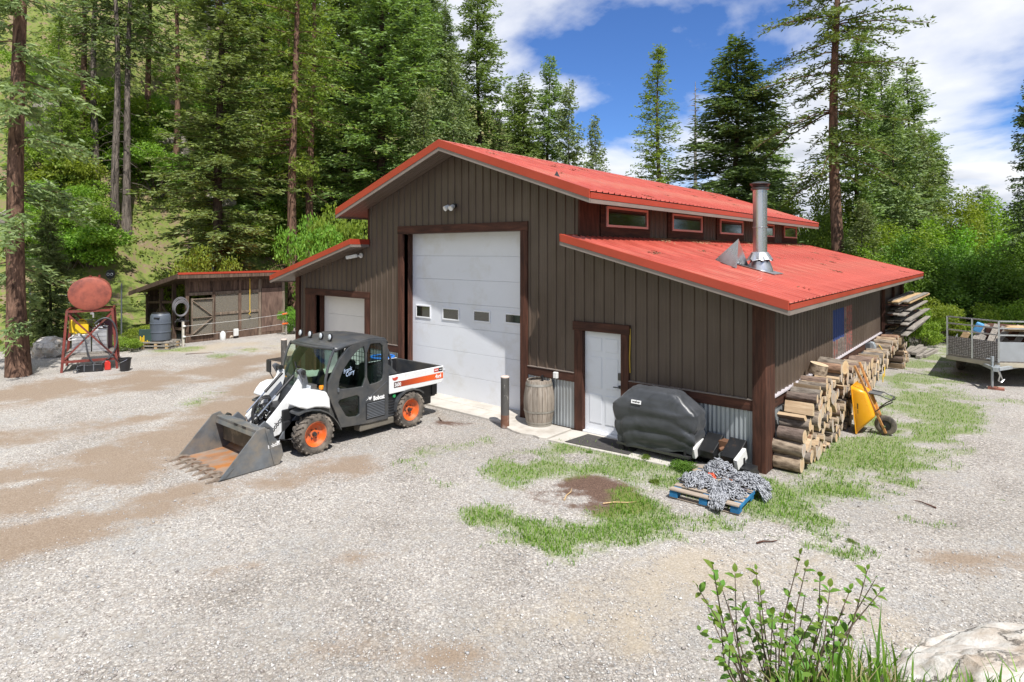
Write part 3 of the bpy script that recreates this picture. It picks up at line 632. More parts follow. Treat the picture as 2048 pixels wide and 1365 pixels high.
# clerestory windows
xw = XC + HWI + .004
for (y0, y1) in ((1.0, 2.87), (4.22, 6.10), (7.45, 9.39), (10.69, 12.62), (13.88, 15.55)):
    z0, z1 = 4.135, 4.58
    bd = MB(); bd.box(xw, y0 - .20, ZH - .04, xw + .035, y1 + .16, zu(XC + HWI) - .18); b_ = bd.build('window_surround', M_STAINY, barn, bevel=.004)
    fr = MB(); t = .05
    for q in ((y0, y1, z1 - t, z1), (y0, y1, z0, z0 + t), (y0, y0 + t, z0 + t, z1 - t), (y1 - t, y1, z0 + t, z1 - t)): fr.box(xw + .036, q[0], q[2], xw + .075, q[1], q[3])
    fr.build('window_frame', M_PINK, b_, bevel=.004)
    pn = MB(); pn.box(xw + .037, y0 + t, z0 + t, xw + .046, y1 - t, z1 - t); pn.build('window_pane', M_DARKG, b_)
# stove pipe with storm collar, flashing and cap
def roofpt(u, v):
    d = pray(u, v); a = SLO; xe = XC + HWL; t = (ZL + a * xe - a * CAM.x - CAM.z) / (d.z + a * d.x); return CAM + d * t
pb = roofpt(1520, 541); PX, PY, PZ = pb.x, pb.y, pb.z
fl = MB(); fl.prism([(PX - .45, PZ + SLO * .45 + .028), (PX + .38, PZ - SLO * .38 + .028), (PX + .38, PZ - SLO * .38 + .034), (PX - .45, PZ + SLO * .45 + .034)], 'xz', PY - .3, PY + .3)
flo = fl.build('chimney_flashing', M_STEEL, barn)
sp = MB(); sp.cyl((PX, PY, PZ), (PX, PY, 4.90), .138, n=28); spo = sp.build('stove_pipe', M_STEEL, barn, smooth=40)
q = MB(); q.lathe([(.26, -.06), (.245, .02), (.17, .22), (.15, .23)], 24, (PX, PY, PZ + .02)); q.build('flashing_cone', M_STEEL, flo, smooth=40)
q = MB(); P = []
for j, (r, z) in enumerate(((.15, .38), (.17, .36), (.25, .22), (.24, .21))):
    for i in range(24): P.append((PX + math.cos(i * math.pi / 12) * r * (1 + .07 * (i % 3 - 1) * (j > 1)), PY + math.sin(i * math.pi / 12) * r * (1 + .07 * (i % 3 - 1) * (j > 1)), PZ + z + .02 * math.sin(i * 2.1) * (j > 1)))
q.grid(P, 24, 4, closed_u=True); q.build('storm_collar', M_STEEL, spo)
q = MB(); q.lathe([(.145, 0), (.152, .004), (.152, .012), (.145, .016)], 24, (PX, PY, PZ + .88)); q.build('pipe_seam', M_STEEL, spo, smooth=40)
cp = MB(); cp.lathe([(.15, 0), (.175, .01), (.175, .05), (.15, .06)], 24, (PX, PY, 4.88)); cp.cyl((PX, PY, 4.91), (PX, PY, 4.99), .10, n=20); cp.lathe([(.19, 0), (.20, .012), (.20, .03), (.12, .055), (.03, .06)], 24, (PX, PY, 4.99)); cp.lathe([(.165, 0), (.175, .01), (.165, .02)], 20, (PX, PY, 4.955)); cp.build('pipe_cap', M_STEELD, spo, smooth=35)
# snow diverter beside the pipe: two folded steel sheets
A_, B_, C_ = roofpt(1430, 523), roofpt(1473, 540), roofpt(1497, 535)
ap = pl(1477, 478, 0, (B_.x + C_.x) / 2 - .08); up = Vector((0, 0, .03))
A_ += up; B_ += up; C_ += up
q = MB()
for tri in ((A_, B_, ap), (A_, ap, C_)):
    n_ = (tri[1] - tri[0]).cross(tri[2] - tri[0]).normalized() * .006
    q.add([*tri, *[p - n_ for p in tri]], [(0,1,2),(5,4,3),(0,3,4,1),(1,4,5,2),(2,5,3,0)])
q.build('snow_diverter', M_STEEL, barn)
# small roof vent stub near the upper eave
rv = pd(1124, 357, 1)  # direction only
t_ = 0
x_ = -4.05; y_ = -.1
q = MB(); q.add([(x_-.05, y_-.05, zu(x_)+.01), (x_+.05, y_-.05, zu(x_)-.02), (x_+.05, y_+.05, zu(x_)-.02), (x_-.05, y_+.05, zu(x_)+.01), (x_, y_, zu(x_)+.13)], [(0,1,4),(1,2,4),(2,3,4),(3,0,4)]); q.build('roof_peg', M_STEELD, barn)
# debris blown against the foot of the clerestory wall
V = []; F = []
for i in range(2600):
    y = random.uniform(3, 15.6); x = XC + HWI + .06 + abs(random.gauss(0, .22)); 
    if mnoise.noise(Vector((y * .9, x * 2, 3))) < -.05: continue
    a = random.uniform(0, 6.3); l = random.uniform(.02, .06); z = zl(x) + .022 + random.uniform(0, .015); b = len(V)
    V += [(x - math.cos(a) * l, y - math.sin(a) * l, z), (x + math.cos(a) * l, y + math.sin(a) * l, z + .006), (x + math.sin(a) * .012, y - math.cos(a) * .012, z + .012)]; F.append((b, b+1, b+2))
lo_ = bpy.data.objects.new('needle_litter', mesh_np('needle_litter', V, F, [basic('needle_litter', (.34,.22,.12), .9, var=.4, vs=30)])); COL.objects.link(lo_); lo_.parent = barn; stuff(lo_)
# needle clumps and bark flakes caught on the roof sheets
V = []; F = []; random.seed(55)
for c in range(46):
    up_ = c % 2; cy_ = random.uniform(0, 16); cx_ = (XC + random.uniform(.3, 3.9)) if up_ else (XC + random.uniform(3.6, 7.4)); fz = zu if up_ else zl
    for i in range(random.randint(5, 26)):
        x = cx_ + random.gauss(0, .06); y = cy_ + random.gauss(0, .10)
        if not (XC + .1 < x < XC + (HWU if up_ else HWL) - .05) or (not up_ and x < XC + HWI + .03): continue
        a = random.uniform(0, 6.3); l = random.uniform(.015, .05); z = fz(x) + .03; b = len(V)
        V += [(x - math.cos(a) * l, y - math.sin(a) * l, z), (x + math.cos(a) * l, y + math.sin(a) * l, z - .003), (x + math.sin(a) * .012, y - math.cos(a) * .012, z + .010)]; F.append((b, b+1, b+2))
lo_ = bpy.data.objects.new('roof_debris', mesh_np('roof_debris', V, F, [basic('roof_debris', (.16,.09,.05), .9, var=.4, vs=30)])); COL.objects.link(lo_); lo_.parent = barn; stuff(lo_)
# flood light, security camera, outlet box
q = MB(); lx, lz = -7.11, 4.66
q.cyl((lx + .03, -.02, lz + .04), (lx + .03, -.07, lz + .04), .06, n=14); q.cyl((lx + .03, -.06, lz + .03), (lx, -.12, lz), .02, n=8); fo = q.build('flood_light', M_BLACK, barn, smooth=40)
for dx in (-.10, .05):
    q = MB(); q.lathe([(.03, 0), (.05, .03), (.062, .13), (.062, .15), (.05, .145)], 16, (lx + dx + .02, -.10, lz + .03), axis=(dx * 2.2, -1, -.55)); q.build('lamp_head', M_WPLASTIC, fo, smooth=40)
cx_, cz2 = -10.75, 3.50
q = MB(); q.cyl((cx_ + .02, -.025, cz2), (cx_ + .02, -.06, cz2), .07, n=14); q.cyl((cx_, -.06, cz2), (cx_ - .05, -.12, cz2 - .02), .03, n=10); co = q.build('security_camera', M_WPLASTIC, barn, smooth=40)
q = MB(); q.beam((cx_ - .02, -.13, cz2), (cx_ - .30, -.30, cz2 - .06), .10, .10); q.build('camera_body', M_WPLASTIC, co, bevel=.02)
q = MB(); q.cyl((cx_ - .30, -.30, cz2 - .06), (cx_ - .325, -.315, cz2 - .066), .045, n=14); q.build('camera_lens', M_BLACK, co)
q = MB(); q.box(-4.14, -.12, 1.0, -4.04, -.052, 1.13); q.build('outlet_box', M_WPLASTIC, barn, bevel=.012)
q = MB(); q.tube([(-2.415, -.02, 2.15), (-2.41, -.03, 1.9), (-2.42, -.03, 1.6), (-2.41, -.03, 1.32)], .012, 6); q.build('yellow_cord', basic('yellow_cord', (.55, .36, .04), .6), barn)
# worn flag painted on the ribs of the side wall
def flag_mat():
    m, nt, b = newmat('worn_flag_paint'); L = nt.links.new; tc = N(nt, 'ShaderNodeTexCoord'); s_ = N(nt, 'ShaderNodeSeparateXYZ'); L(tc.outputs['Object'], s_.inputs[0])
    n1 = N(nt, 'ShaderNodeTexNoise', i_Scale=14.0, i_Detail=6.0, i_Roughness=.7); L(tc.outputs['Object'], n1.inputs['Vector'])
    y = s_.outputs[1]; z = s_.outputs[2]
    st = mth(nt, 'GREATER_THAN', mth(nt, 'SINE', mth(nt, 'MULTIPLY', y, 2 * math.pi / .26)), 0.0)
    stripes = mix(nt, st, (.24, .20, .175), (.30, .10, .08))
    blue = mth(nt, 'MULTIPLY', mth(nt, 'LESS_THAN', y, 5.95), mth(nt, 'GREATER_THAN', mth(nt, 'ADD', z, mth(nt, 'MULTIPLY', n1.outputs[0], .16)), 1.66))
    c = mix(nt, blue, stripes, (.025, .055, .20))
    wear = ramp(nt, mth(nt, 'SUBTRACT', n1.outputs[0], mth(nt, 'MULTIPLY', mth(nt, 'SUBTRACT', z, 1.6), .10)), [(.42, 0.0), (.58, .9)]).outputs[0]
    wear = mth(nt, 'MULTIPLY', wear, mth(nt, 'SUBTRACT', 1.0, mth(nt, 'MULTIPLY', blue, .85)))
    c = mix(nt, wear, c, (.11, .09, .075)); L(c, b.inputs['Base Color']); b.inputs['Roughness'].default_value = .6; return m
sheet('painted_flag', rib_cols(4.85, 6.95, 0.0), cz(1.18), cz(2.28), lambda u, z, d: (.008 + d, u, z), flag_mat(), barn)
# lumber brackets at the far end of the side wall
for y in (11.1, 13.0, 14.8):
    q = MB(); q.box(.05, y - .05, .95, .13, y + .05, 2.45); q.build('rack_post', M_STAIN, barn)
    for z in (1.12, 1.42, 1.72, 2.02): 
        q = MB(); q.box(.13, y - .03, z - .03, .72, y + .03, z); q.build('rack_arm', M_STAIN, barn)
# concrete apron
ap_ = MB()
def slabpoly(pts, z1, name, mat):
    s_ = MB(); s_.prism(pts, 'xy', -.12, z1); o = s_.build(name, mat, None, bevel=.012); return struct(o)
slabpoly([(-9.4, -.10), (-9.4, -.62), (-8.2, -.60), (-6.4, -.60), (-5.0, -.62), (-4.86, -.80), (-4.55, -.93), (-4.30, -.97), (-4.05, -.90), (-3.86, -.95), (-3.72, -.90), (-3.70, -.10)], .045, 'concrete_apron', M_CONC)
slabpoly([(-8.95, -.099), (-5.06, -.099), (-5.06, .30), (-8.95, .30)], .05, 'concrete_sill', M_CONC)
slabpoly([(-3.66, -.10), (-3.68, -.92), (-1.2, -.75), (-1.1, -.05), (-2.5, -.06), (-3.4, -.06)], .03, 'concrete_step', M_CONC)
slabpoly([(-13.1, .30), (-13.2, -.62), (-10.4, -.62), (-10.5, .30)], .045, 'concrete_pad', M_CONC)
# ------------------------------------------------------------------ utility loader
M_CAB = basic('charcoal_cab_plastic', (.045,.050,.057), 0.36, var=.2, vs=3, bump=.0005, bs=150, col2=(.12,.11,.095), thr=.60, soft=.2, s2=2.2)
M_VWHITE = basic('vehicle_white_paint', (.76,.77,.77), 0.28, var=.04, coat=.4, col2=(.52,.49,.44), thr=.70, soft=.10, s2=3.5)
M_ORANGE = basic('orange_paint', (.72,.125,.022), 0.38, var=.10, col2=(.38,.20,.12), thr=.60, soft=.14, s2=5)
M_TIRE = basic('tyre_rubber', (.032,.030,.028), 0.85, var=.3, vs=6, bump=.002, bs=60, col2=(.22,.185,.15), thr=.50, soft=.16, s2=5)
M_BKT = basic('worn_grey_steel', (.15,.165,.18), 0.40, 0.35, var=.35, vs=2.5, bump=.0015, bs=25, col2=(.27,.24,.20), thr=.55, soft=.13, s2=3.5)
M_RUST = basic('rusty_bucket_floor', (.30,.23,.18), 0.6, 0.25, var=.3, vs=3, bump=.001, bs=30, col2=(.42,.17,.05), thr=.52, soft=.10, s2=2.6, stretch=(1, .6, 1))
M_TOOTH = basic('tooth_steel', (.34,.28,.23), 0.5, 0.5, var=.3, vs=20, col2=(.22,.11,.06), thr=.6, s2=9)
M_VGLASS = glass('green_cab_glass', (.74,.90,.82), 0.01, .05)
M_VGLASSD = glass('dark_cab_glass', (.46,.62,.56), 0.01, .05)
M_CHROME = basic('hydraulic_chrome', (.75,.76,.78), 0.15, 1.0, var=.05)
M_LENS = basic('lamp_lens', (.62,.66,.70), 0.12, 0.3, var=.15, vs=20)
M_AMBER = basic('amber_lens', (.85,.28,.02), 0.2, var=.1)
M_GREY = basic('grey_frame_paint', (.12,.13,.145), 0.4, 0.2, var=.2, col2=(.2,.17,.14), thr=.66)
M_HOSE = basic('rubber_hose', (.025,.025,.027), 0.5, var=.2)
M_LETW = basic('white_lettering', (.8,.8,.8), 0.4, var=.03); M_LETB = basic('black_lettering', (.02,.02,.02), 0.4, var=.1)
M_GREEN = basic('green_cap', (.03,.33,.10), 0.4); M_REDST = basic('red_sticker', (.52,.06,.04), .4)
def stripe_mat():
    m, nt, b = newmat('fading_stripe'); tc = N(nt, 'ShaderNodeTexCoord'); s_ = N(nt, 'ShaderNodeSeparateXYZ'); nt.links.new(tc.outputs['Object'], s_.inputs[0])
    mr = N(nt, 'ShaderNodeMapRange'); mr.inputs[1].default_value = .55; mr.inputs[2].default_value = 2.1; nt.links.new(s_.outputs[1], mr.inputs[0])
    c = ramp(nt, mr.outputs[0], [(0.0, (.05,.02,.015)), (.14, (.06,.022,.016)), (.2, (.30,.045,.02)), (.65, (.72,.11,.025)), (1.0, (.75,.13,.03))]); nt.links.new(c.outputs[0], b.inputs['Base Color']); b.inputs['Roughness'].default_value = .35; return m
M_STRIPE = stripe_mat()
VO = Vector((-7.20, -3.10, 0.0)); XM = 0.0
veh = thing('utility_loader', 'white and charcoal compact utility loader with orange wheels and lowered bucket', 'loader', VO)
def vz(a, b, X=-6.45):
    p = pl(340 + a * .2832, 620 + b * .2832, 0, X); return (p.y - VO.y, p.z)
def holed(name, outer, holes, fmap, thick, mat, parent, bevel=0.0):
    bm = bmesh.new(); ed = []
    for loop in [outer] + holes:
        vs_ = [bm.verts.new(fmap(*p)) for p in loop]
        ed += [bm.edges.new((vs_[i], vs_[(i+1) % len(vs_)])) for i in range(len(vs_))]
    bmesh.ops.triangle_fill(bm, use_beauty=True, use_dissolve=False, edges=ed)
    bmesh.ops.recalc_face_normals(bm, faces=bm.faces)
    me = bpy.data.meshes.new(name); bm.to_mesh(me); bm.free(); me.materials.append(mat)
    o = bpy.data.objects.new(name, me); COL.objects.link(o); o.parent = parent
    s_ = o.modifiers.new('solid', 'SOLIDIFY'); s_.thickness = thick; s_.offset = 0
    if bevel: b = o.modifiers.new('bevel', 'BEVEL'); b.width = bevel; b.segments = 2; b.limit_method = 'ANGLE'; b.angle_limit = RAD(50)
    return o
def rounded(pts, k=2):
    """corner-cutting: turn a rough outline into a smooth one"""
    for _ in range(k):
        q = []
        for i in range(len(pts)):
            a, b = pts[i], pts[(i+1) % len(pts)]
            q += [(a[0]*.8 + b[0]*.2, a[1]*.8 + b[1]*.2), (a[0]*.2 + b[0]*.8, a[1]*.2 + b[1]*.8)]
        pts = q
    return pts
XN = .755                                                     # half width at the doors
outer = [vz(*p) for p in ((1200,832),(1170,745),(1130,650),(1108,590),(1112,520),(1145,440),(1190,350),(1250,268),(1320,222),(1410,198),(1500,194),(1528,215),(1534,300),(1534,500),(1534,768),(1400,800))]
w1 = rounded([vz(*p) for p in ((1184,560),(1188,500),(1216,425),(1262,355),(1312,292),(1374,246),(1374,537),(1270,553))], 1)
w2 = rounded([vz(*p) for p in ((1386,242),(1496,231),(1500,350),(1499,475),(1478,505),(1386,534))], 1)
w3 = rounded([vz(*p) for p in ((1174,642),(1250,618),(1330,598),(1333,680),(1331,748),(1243,758),(1212,705))], 1)
for sg in (1, -1):
    f_ = lambda y, z, sg=sg: (sg * XN, y, z)
    d_ = holed('cab_door', outer, [w1, w2, w3], f_, .06, M_CAB, veh, .012)
    for wq, gm_ in ((w1, M_VGLASSD), (w2, M_VGLASSD), (w3, M_VGLASSD)):
        q = MB(); n = len(wq); q.add([f_(y, z) for y, z in wq], [tuple(range(n))]); q.build('side_window', gm_, d_, recalc=False)
    # louvred grille and door furniture
    g0 = [vz(*p) for p in ((1378,662),(1508,630),(1510,738),(1375,772))]
    ys_ = (g0[0][0] + .01, g0[1][0] - .01); zt, zb = g0[0][1], g0[3][1]
    q = MB(); q.box(min(sg*(XN+.028), sg*(XN+.034)), ys_[0] - .02, zb - .015, max(sg*(XN+.028), sg*(XN+.034)), ys_[1] + .02, zt + .015); gb = q.build('grille', M_BLACK, d_)
    for i in range(10):
        z = zb + (zt - zb) * (i + .5) / 10
        q = MB(); q.obox((sg * (XN + .040), (ys_[0] + ys_[1]) / 2, z), (.018, ys_[1] - ys_[0], .013), Matrix.Rotation(sg * .5, 3, 'Y')); q.build('slat', M_GREY, gb)
    hp = vz(1165, 560); q = MB(); q.box(min(sg*(XN+.03), sg*(XN+.055)), hp[0] + .02, hp[1] - .06, max(sg*(XN+.03), sg*(XN+.055)), hp[0] + .06, hp[1] + .02); q.build('door_latch', M_GREY, d_, bevel=.006)
    q = MB(); q.tube([(sg * (XN + .033), *vz(*p)) for p in ((1370,632),(1430,590),(1490,535),(1525,500))], .004, 5); q.build('door_crease', M_GREY, d_)
# bobcat-face badge: small emblem of two ears, head and whisker strokes
def emblem(parent, mat, c, s, sg=1, back=False):
    q = MB(); x = c[0]
    pts = [(-.5,.5),(-.36,.18),(.0,.26),(.36,.18),(.5,.5),(.52,0),(.30,-.3),(.12,-.52),(-.12,-.52),(-.30,-.3),(-.52,0)]
    q.prism([(c[1] + p[0] * s, c[2] + p[1] * s) for p in pts], 'yz', x, x + .003 * sg)
    q.prism([(c[1] - .55*s, c[2] - .1*s), (c[1] - 1.3*s, c[2] - .55*s), (c[1] - .5*s, c[2] - .22*s)], 'yz', x, x + .003 * sg)
    return q.build('emblem', mat, parent)
RT = (math.pi / 2, 0, math.pi / 2)
t0 = vz(1428, 640); text_mesh('Bobcat', .115, M_LETW, veh, (XN + .031, t0[0], t0[1] + .005), RT, depth=.0015, bold=.006, sx=.82)
t0 = vz(1405, 620); emblem(veh, M_LETW, (XN + .031, t0[0], t0[1]), .075)
text_mesh('Frank', .115, basic('blue_white_marker', (.50,.62,.85), .5), veh, (XN + .004, *vz(1225, 452)), (math.pi/2, RAD(-14), math.pi/2), name='window_writing', depth=.001, shear=.3, sx=.72)
text_mesh('Curry', .115, _mats['blue_white_marker'], veh, (XN + .004, *vz(1240, 475)), (math.pi/2, RAD(-14), math.pi/2), name='window_writing', depth=.001, shear=.3, sx=.70)
# roof shell
prof = [(-.66,1.845),(-.60,1.875),(-.42,1.915),(-.15,1.945),(.15,1.958),(.38,1.945),(.50,1.915),(.555,1.85)]
q = MB(); P = []; ncol = 13
for y, z in prof:
    for i in range(ncol):
        t = -1 + 2 * i / (ncol - 1); P.append((t * (XN + .035), y - .09 * (1 - t * t) * (y < -.3), z - .055 * abs(t) ** 4))
q.grid(P, ncol, len(prof)); ro = q.build('cab_roof', M_CAB, veh, smooth=50, recalc=False)
sm = ro.modifiers.new('solid', 'SOLIDIFY'); sm.thickness = .05; sm.offset = -1
for i, x in enumerate((-.62, -.28, .10, .40)):
    q = MB(); q.cyl((x, -.52, 1.89), (x, -.52, 1.955), .014, n=8); q.lathe([(.03, .05), (.062, .03), (.068, 0), (.06, -.004)], 16, (x, -.53, 1.985), axis=(.1, .95, -.12)); l_ = q.build('work_light', M_BLACK, veh, smooth=40)
    q = MB(); q.lathe([(.058, 0), (.05, -.012), (.02, -.018)], 16, (x, -.532, 1.985), axis=(.1, .95, -.12)); q.build('lamp_lens', M_LENS, l_, smooth=60)
# windscreen and its pillars
wp = [(-.665,1.80),(-.74,1.66),(-.80,1.48),(-.845,1.28),(-.865,1.05)]
q = MB(); P = []
for y, z in wp:
    for i in range(11):
        t = -1 + 2 * i / 10; P.append((t * (XN - .02), y - .10 * (1 - t * t), z))
q.grid(P, 11, len(wp)); q.build('windscreen', M_VGLASS, veh, smooth=60, recalc=False)
for sg in (1, -1):
    q = MB(); q.tube([(sg * (XN - .005), y, z) for y, z in wp], .026, 8); q.build('windscreen_pillar', M_CAB, veh, smooth=60)
q = MB(); q.tube([((-1 + 2*i/10) * (XN - .02), -.665 - .10 * (1 - (-1 + 2*i/10)**2), 1.81) for i in range(11)], .03, 8); q.build('windscreen_header', M_CAB, veh, smooth=60)
q = MB(); q.tube([(.15, -.97, 1.06), (.0, -.945, 1.30), (-.2, -.90, 1.50)], .008, 6); q.build('wiper', M_BLACK, veh)
# cowl, dash, seats, rear cab wall with mesh
q = MB(); q.prism([(-1.02,1.06),(-.80,1.08),(-.62,.98),(-.62,.45),(-1.06,.45),(-1.10,.80)], 'yz', -XN + .02, XN - .03); q.build('cowl', M_CAB, veh, bevel=.03)
q = MB(); q.box(-XN + .05, -.60, .35, XN - .05, .50, .42); q.build('cab_floor', M_BLACK, veh)
for x in (-.36, .36):
    q = MB(); q.box(x - .24, -.12, .62, x + .24, .36, .76); q.obox((x, .36, 1.05), (.46, .14, .62), Matrix.Rotation(-.12, 3, 'X')); q.build('seat', M_BLACK, veh, bevel=.04)
q = MB(); q.tube([(.30 + .17 * math.cos(a), -.36 + .06 * math.sin(a), 1.10 + .15 * math.sin(a)) for a in [k * math.pi / 9 for k in range(18)]], .014, 6, closed=True); q.cyl((.30, -.37, 1.10), (.30, -.60, .95), .02, n=8); q.build('steering_wheel', M_BLACK, veh, smooth=60)
q = MB()
for x in (-.70, .70): q.beam((x, .50, .4), (x, .50, 1.88), .07, .06)
q.beam((-.7, .50, 1.86), (.7, .50, 1.86), .06, .06); q.box(-.7, .47, .4, .7, .53, 1.12); q.build('rear_cab_frame', M_CAB, veh)
q = MB()
for i in range(15): q.beam((-.66 + i * .094, .50, 1.12), (-.66 + i * .094, .50, 1.84), .008, .008)
for i in range(8): q.beam((-.68, .506, 1.15 + i * .094), (.68, .506, 1.15 + i * .094), .008, .008)
q.build('mesh_screen', M_BLACK, veh)
# front fenders (white) with black flares
for sg in (1, -1):
    top = [vz(*p, X=-6.42) for p in ((900,690),(925,640),(955,600),(1000,576),(1050,570),(1100,578),(1122,620),(1130,700),(1080,690),(1020,690),(960,706))]
    q = MB(); x0, x1 = sorted((sg * .43, sg * .82)); q.prism(top, 'yz', x0, x1); q.build('front_fender', M_VWHITE, veh, bevel=.035, seg=4, smooth=45)
    arc = [vz(*p, X=-6.40) for p in ((905,735),(945,712),(1000,700),(1060,702),(1110,720),(1150,750),(1180,790),(1205,838))]
    q = MB()
    for a, b in zip(arc[:-1], arc[1:]): q.add([(sg*.52, *a), (sg*.83, *a), (sg*.83, *b), (sg*.52, *b)] + [(sg*.52, a[0], a[1]-.03), (sg*.83, a[0], a[1]-.03), (sg*.83, b[0], b[1]-.03), (sg*.52, b[0], b[1]-.03)], [(0,1,2,3),(4,7,6,5),(1,5,6,2),(0,3,7,4),(0,4,5,1),(3,2,6,7)])
    q.build('wheel_flare', M_CAB, veh)
    ra = [(.72,.42),(.75,.58),(.84,.71),(.98,.78),(1.16,.79),(1.33,.74),(1.45,.66)]
    q = MB()
    for a, b in zip(ra[:-1], ra[1:]): q.add([(sg*.50, *a), (sg*.84, *a), (sg*.84, *b), (sg*.50, *b)] + [(sg*.50, a[0], a[1]-.035), (sg*.84, a[0], a[1]-.035), (sg*.84, b[0], b[1]-.035), (sg*.50, b[0], b[1]-.035)], [(0,1,2,3),(4,7,6,5),(1,5,6,2),(0,3,7,4),(0,4,5,1),(3,2,6,7)])
    q.build('wheel_flare', M_CAB, veh)
    # engine side vent behind the door
    x0, x1 = sorted((sg * .60, sg * .735)); q = MB(); q.box(x0, .575, .30, x1, .80, .75); sv = q.build('side_vent', M_CAB, veh, bevel=.01)
    for i in range(7):
        z = .36 + i * .056; x0, x1 = sorted((sg * .736, sg * .748)); q = MB(); q.box(x0, .60, z, x1, .78, z + .022); q.build('slat', M_BLACK, sv)
    x0, x1 = sorted((sg * .55, sg * .76)); q = MB(); q.box(x0, -.10, .16, x1, .72, .29); q.build('side_step', basic('dusty_step', (.14,.125,.10), .7, var=.2), veh, bevel=.02)
q = MB(); q.cyl((.735, .72, .70), (.775, .72, .70), .035, n=14); q.build('fuel_cap', M_GREEN, veh, bevel=.005)
# chassis and belly
q = MB(); q.box(-.46, -1.5, .26, .46, 2.0, .60); q.box(-.60, .55, .45, .60, 2.0, .76); q.box(-.42, -1.50, .40, .42, -.98, .80); q.build('chassis', M_BLACK, veh, bevel=.02)
q = MB(); q.box(-.40, 1.95, .50, .55, 2.10, .70); q.box(.38, 1.88, .48, .62, 2.03, .72); q.box(-.06, 2.08, .42, .06, 2.24, .52); q.build('rear_hitch', M_BLACK, veh, bevel=.012)
# wheels
def wheel(x, y, sg):
    R_, W = .355, .25
    tp = [(.215,-W*.40),(.25,-W*.48),(.30,-W*.5),(.335,-W*.44),(.345,-W*.3),(.347,0),(.345,W*.3),(.335,W*.44),(.30,W*.5),(.25,W*.48),(.215,W*.40)]
    q = MB(); q.lathe(tp, 36, (0,0,0), axis=(1,0,0), caps=False); w_ = q.build('wheel', M_TIRE, veh, smooth=50); w_.location = (x, y, R_)
    lug = MB()
    for k in range(20):
        for h in (-1, 1):
            a = 2 * math.pi * (k + (.5 if h > 0 else 0)) / 20
            for (xo, da, ln) in ((.028, .0, .05), (.075, .055, .055), (.112, .13, .035)):
                aa = a + da; r = .349 if xo < .1 else .334
                rot = Matrix.Rotation(-aa, 3, 'X') @ Matrix.Rotation(h * (.55 if xo < .1 else .9), 3, 'Z')
                lug.obox((h * xo, math.sin(aa) * r, math.cos(aa) * r), (ln + .02, .034, .030), rot)
    lug.build('tread_lugs', M_TIRE, w_)
    s = sg; q = MB(); q.lathe([(.228,.115),(.232,.100),(.205,.09),(.19,.055),(.17,.02),(.12,.012),(.075,.02),(.07,.035),(.001,.036)], 32, (0,0,0), axis=(s,0,0), caps=False); rm = q.build('rim', M_ORANGE, w_, smooth=35)
    q = MB(); q.cyl((s*.03,0,0),(s*.085,0,0),.045,.032,n=14)
    for k in range(6): a = k * math.pi / 3; q.cyl((s*.012, .088*math.cos(a), .088*math.sin(a)), (s*.034, .088*math.cos(a), .088*math.sin(a)), .013, n=6)
    q.build('hub', M_STEELD, rm, smooth=35)
    return w_
for (y_) in (-4.19 - VO.y, -2.0 - VO.y):
    for sg in (1, -1): wheel(sg * .735, y_, sg)
# cargo bed
BZ0, BZ1, BY0, BY1, BX = .765, 1.125, .575, 2.055, .80
for sg in (1, -1):
    x0, x1 = sorted((sg * BX, sg * (BX - .035))); q = MB(); q.prism([(BY0, BZ0), (BY1 - .07, BZ0), (BY1, BZ0 + .07), (BY1, BZ1), (BY0, BZ1)], 'yz', x0, x1); sp_ = q.build('bed_side', M_VWHITE, veh, bevel=.012, seg=3)
    x0, x1 = sorted((sg * (BX - .036), sg * (BX - .05))); q = MB(); q.box(x0, BY0 + .02, BZ0 + .04, x1, BY1 - .03, BZ1 - .004); q.build('bed_liner', M_BLACK, sp_)
    x0, x1 = sorted((sg * (BX + .001), sg * (BX + .004))); q = MB(); q.prism([(BY0 + .11, .872), (BY1 - .02, .858), (BY1 - .02, .985), (BY0 + .11, .985)], 'yz', x0, x1); q.build('stripe', M_STRIPE, sp_)
    q = MB(); q.prism([(BY0 + .01, BZ1 + .02), (BY0 + .26, BZ1 + .01), (BY0 + .05, 1.33), (BY0 + .01, 1.35)], 'yz', *sorted((sg * (BX - .06), sg * (BX - .085)))); q.build('headboard_gusset', M_CAB, veh, bevel=.006)
text_mesh('5600', .105, M_LETW, veh, (BX + .0045, BY0 + .125, .892), RT, depth=.0015, bold=.003, sx=.78)
text_mesh('4x4', .115, M_LETW, veh, (BX + .0045, BY1 - .25, .885), RT, depth=.0015, bold=.004)
q = MB(); q.prism([(.64,1.085),(.68,1.07),(.75,1.085),(.79,1.075),(.775,1.035),(.715,1.012),(.655,1.035)], 'yz', BX + .001, BX + .004); q.build('red_badge', M_REDST, veh)
q = MB(); q.box(BX + .001, 1.77, 1.02, BX + .004, 1.90, 1.095); q.build('red_label', M_REDST, veh)
q = MB(); q.box(BX + .001, 1.905, 1.02, BX + .004, 2.02, 1.095); q.build('black_label', M_LETB, veh)
q = MB(); q.box(BX + .0041, 1.79, 1.05, BX + .005, 1.88, 1.066); q.box(BX + .0041, 1.925, 1.05, BX + .005, 2.0, 1.062); q.build('label_print', M_LETW, veh)
q = MB(); q.box(-BX + .05, BY0, BZ0 + .02, BX - .05, BY1 - .03, BZ0 + .05); q.build('bed_floor', M_BLACK, veh)
q = MB(); q.box(-BX + .04, BY1 - .045, BZ0 + .03, BX - .04, BY1, BZ1 - .005); q.build('tailgate', M_CAB, veh, bevel=.012)
q = MB(); q.box(-BX + .04, BY0, BZ0, BX - .04, BY0 + .03, BZ1 + .02); q.build('headboard', M_CAB, veh, bevel=.008)
q = MB(); q.box(.1, .75, BZ0 + .052, .62, 1.55, BZ0 + .075); q.build('bed_plank', wood('raw_plank', (.34,.22,.12), (.52,.38,.23), (12, 1, 12)), veh)
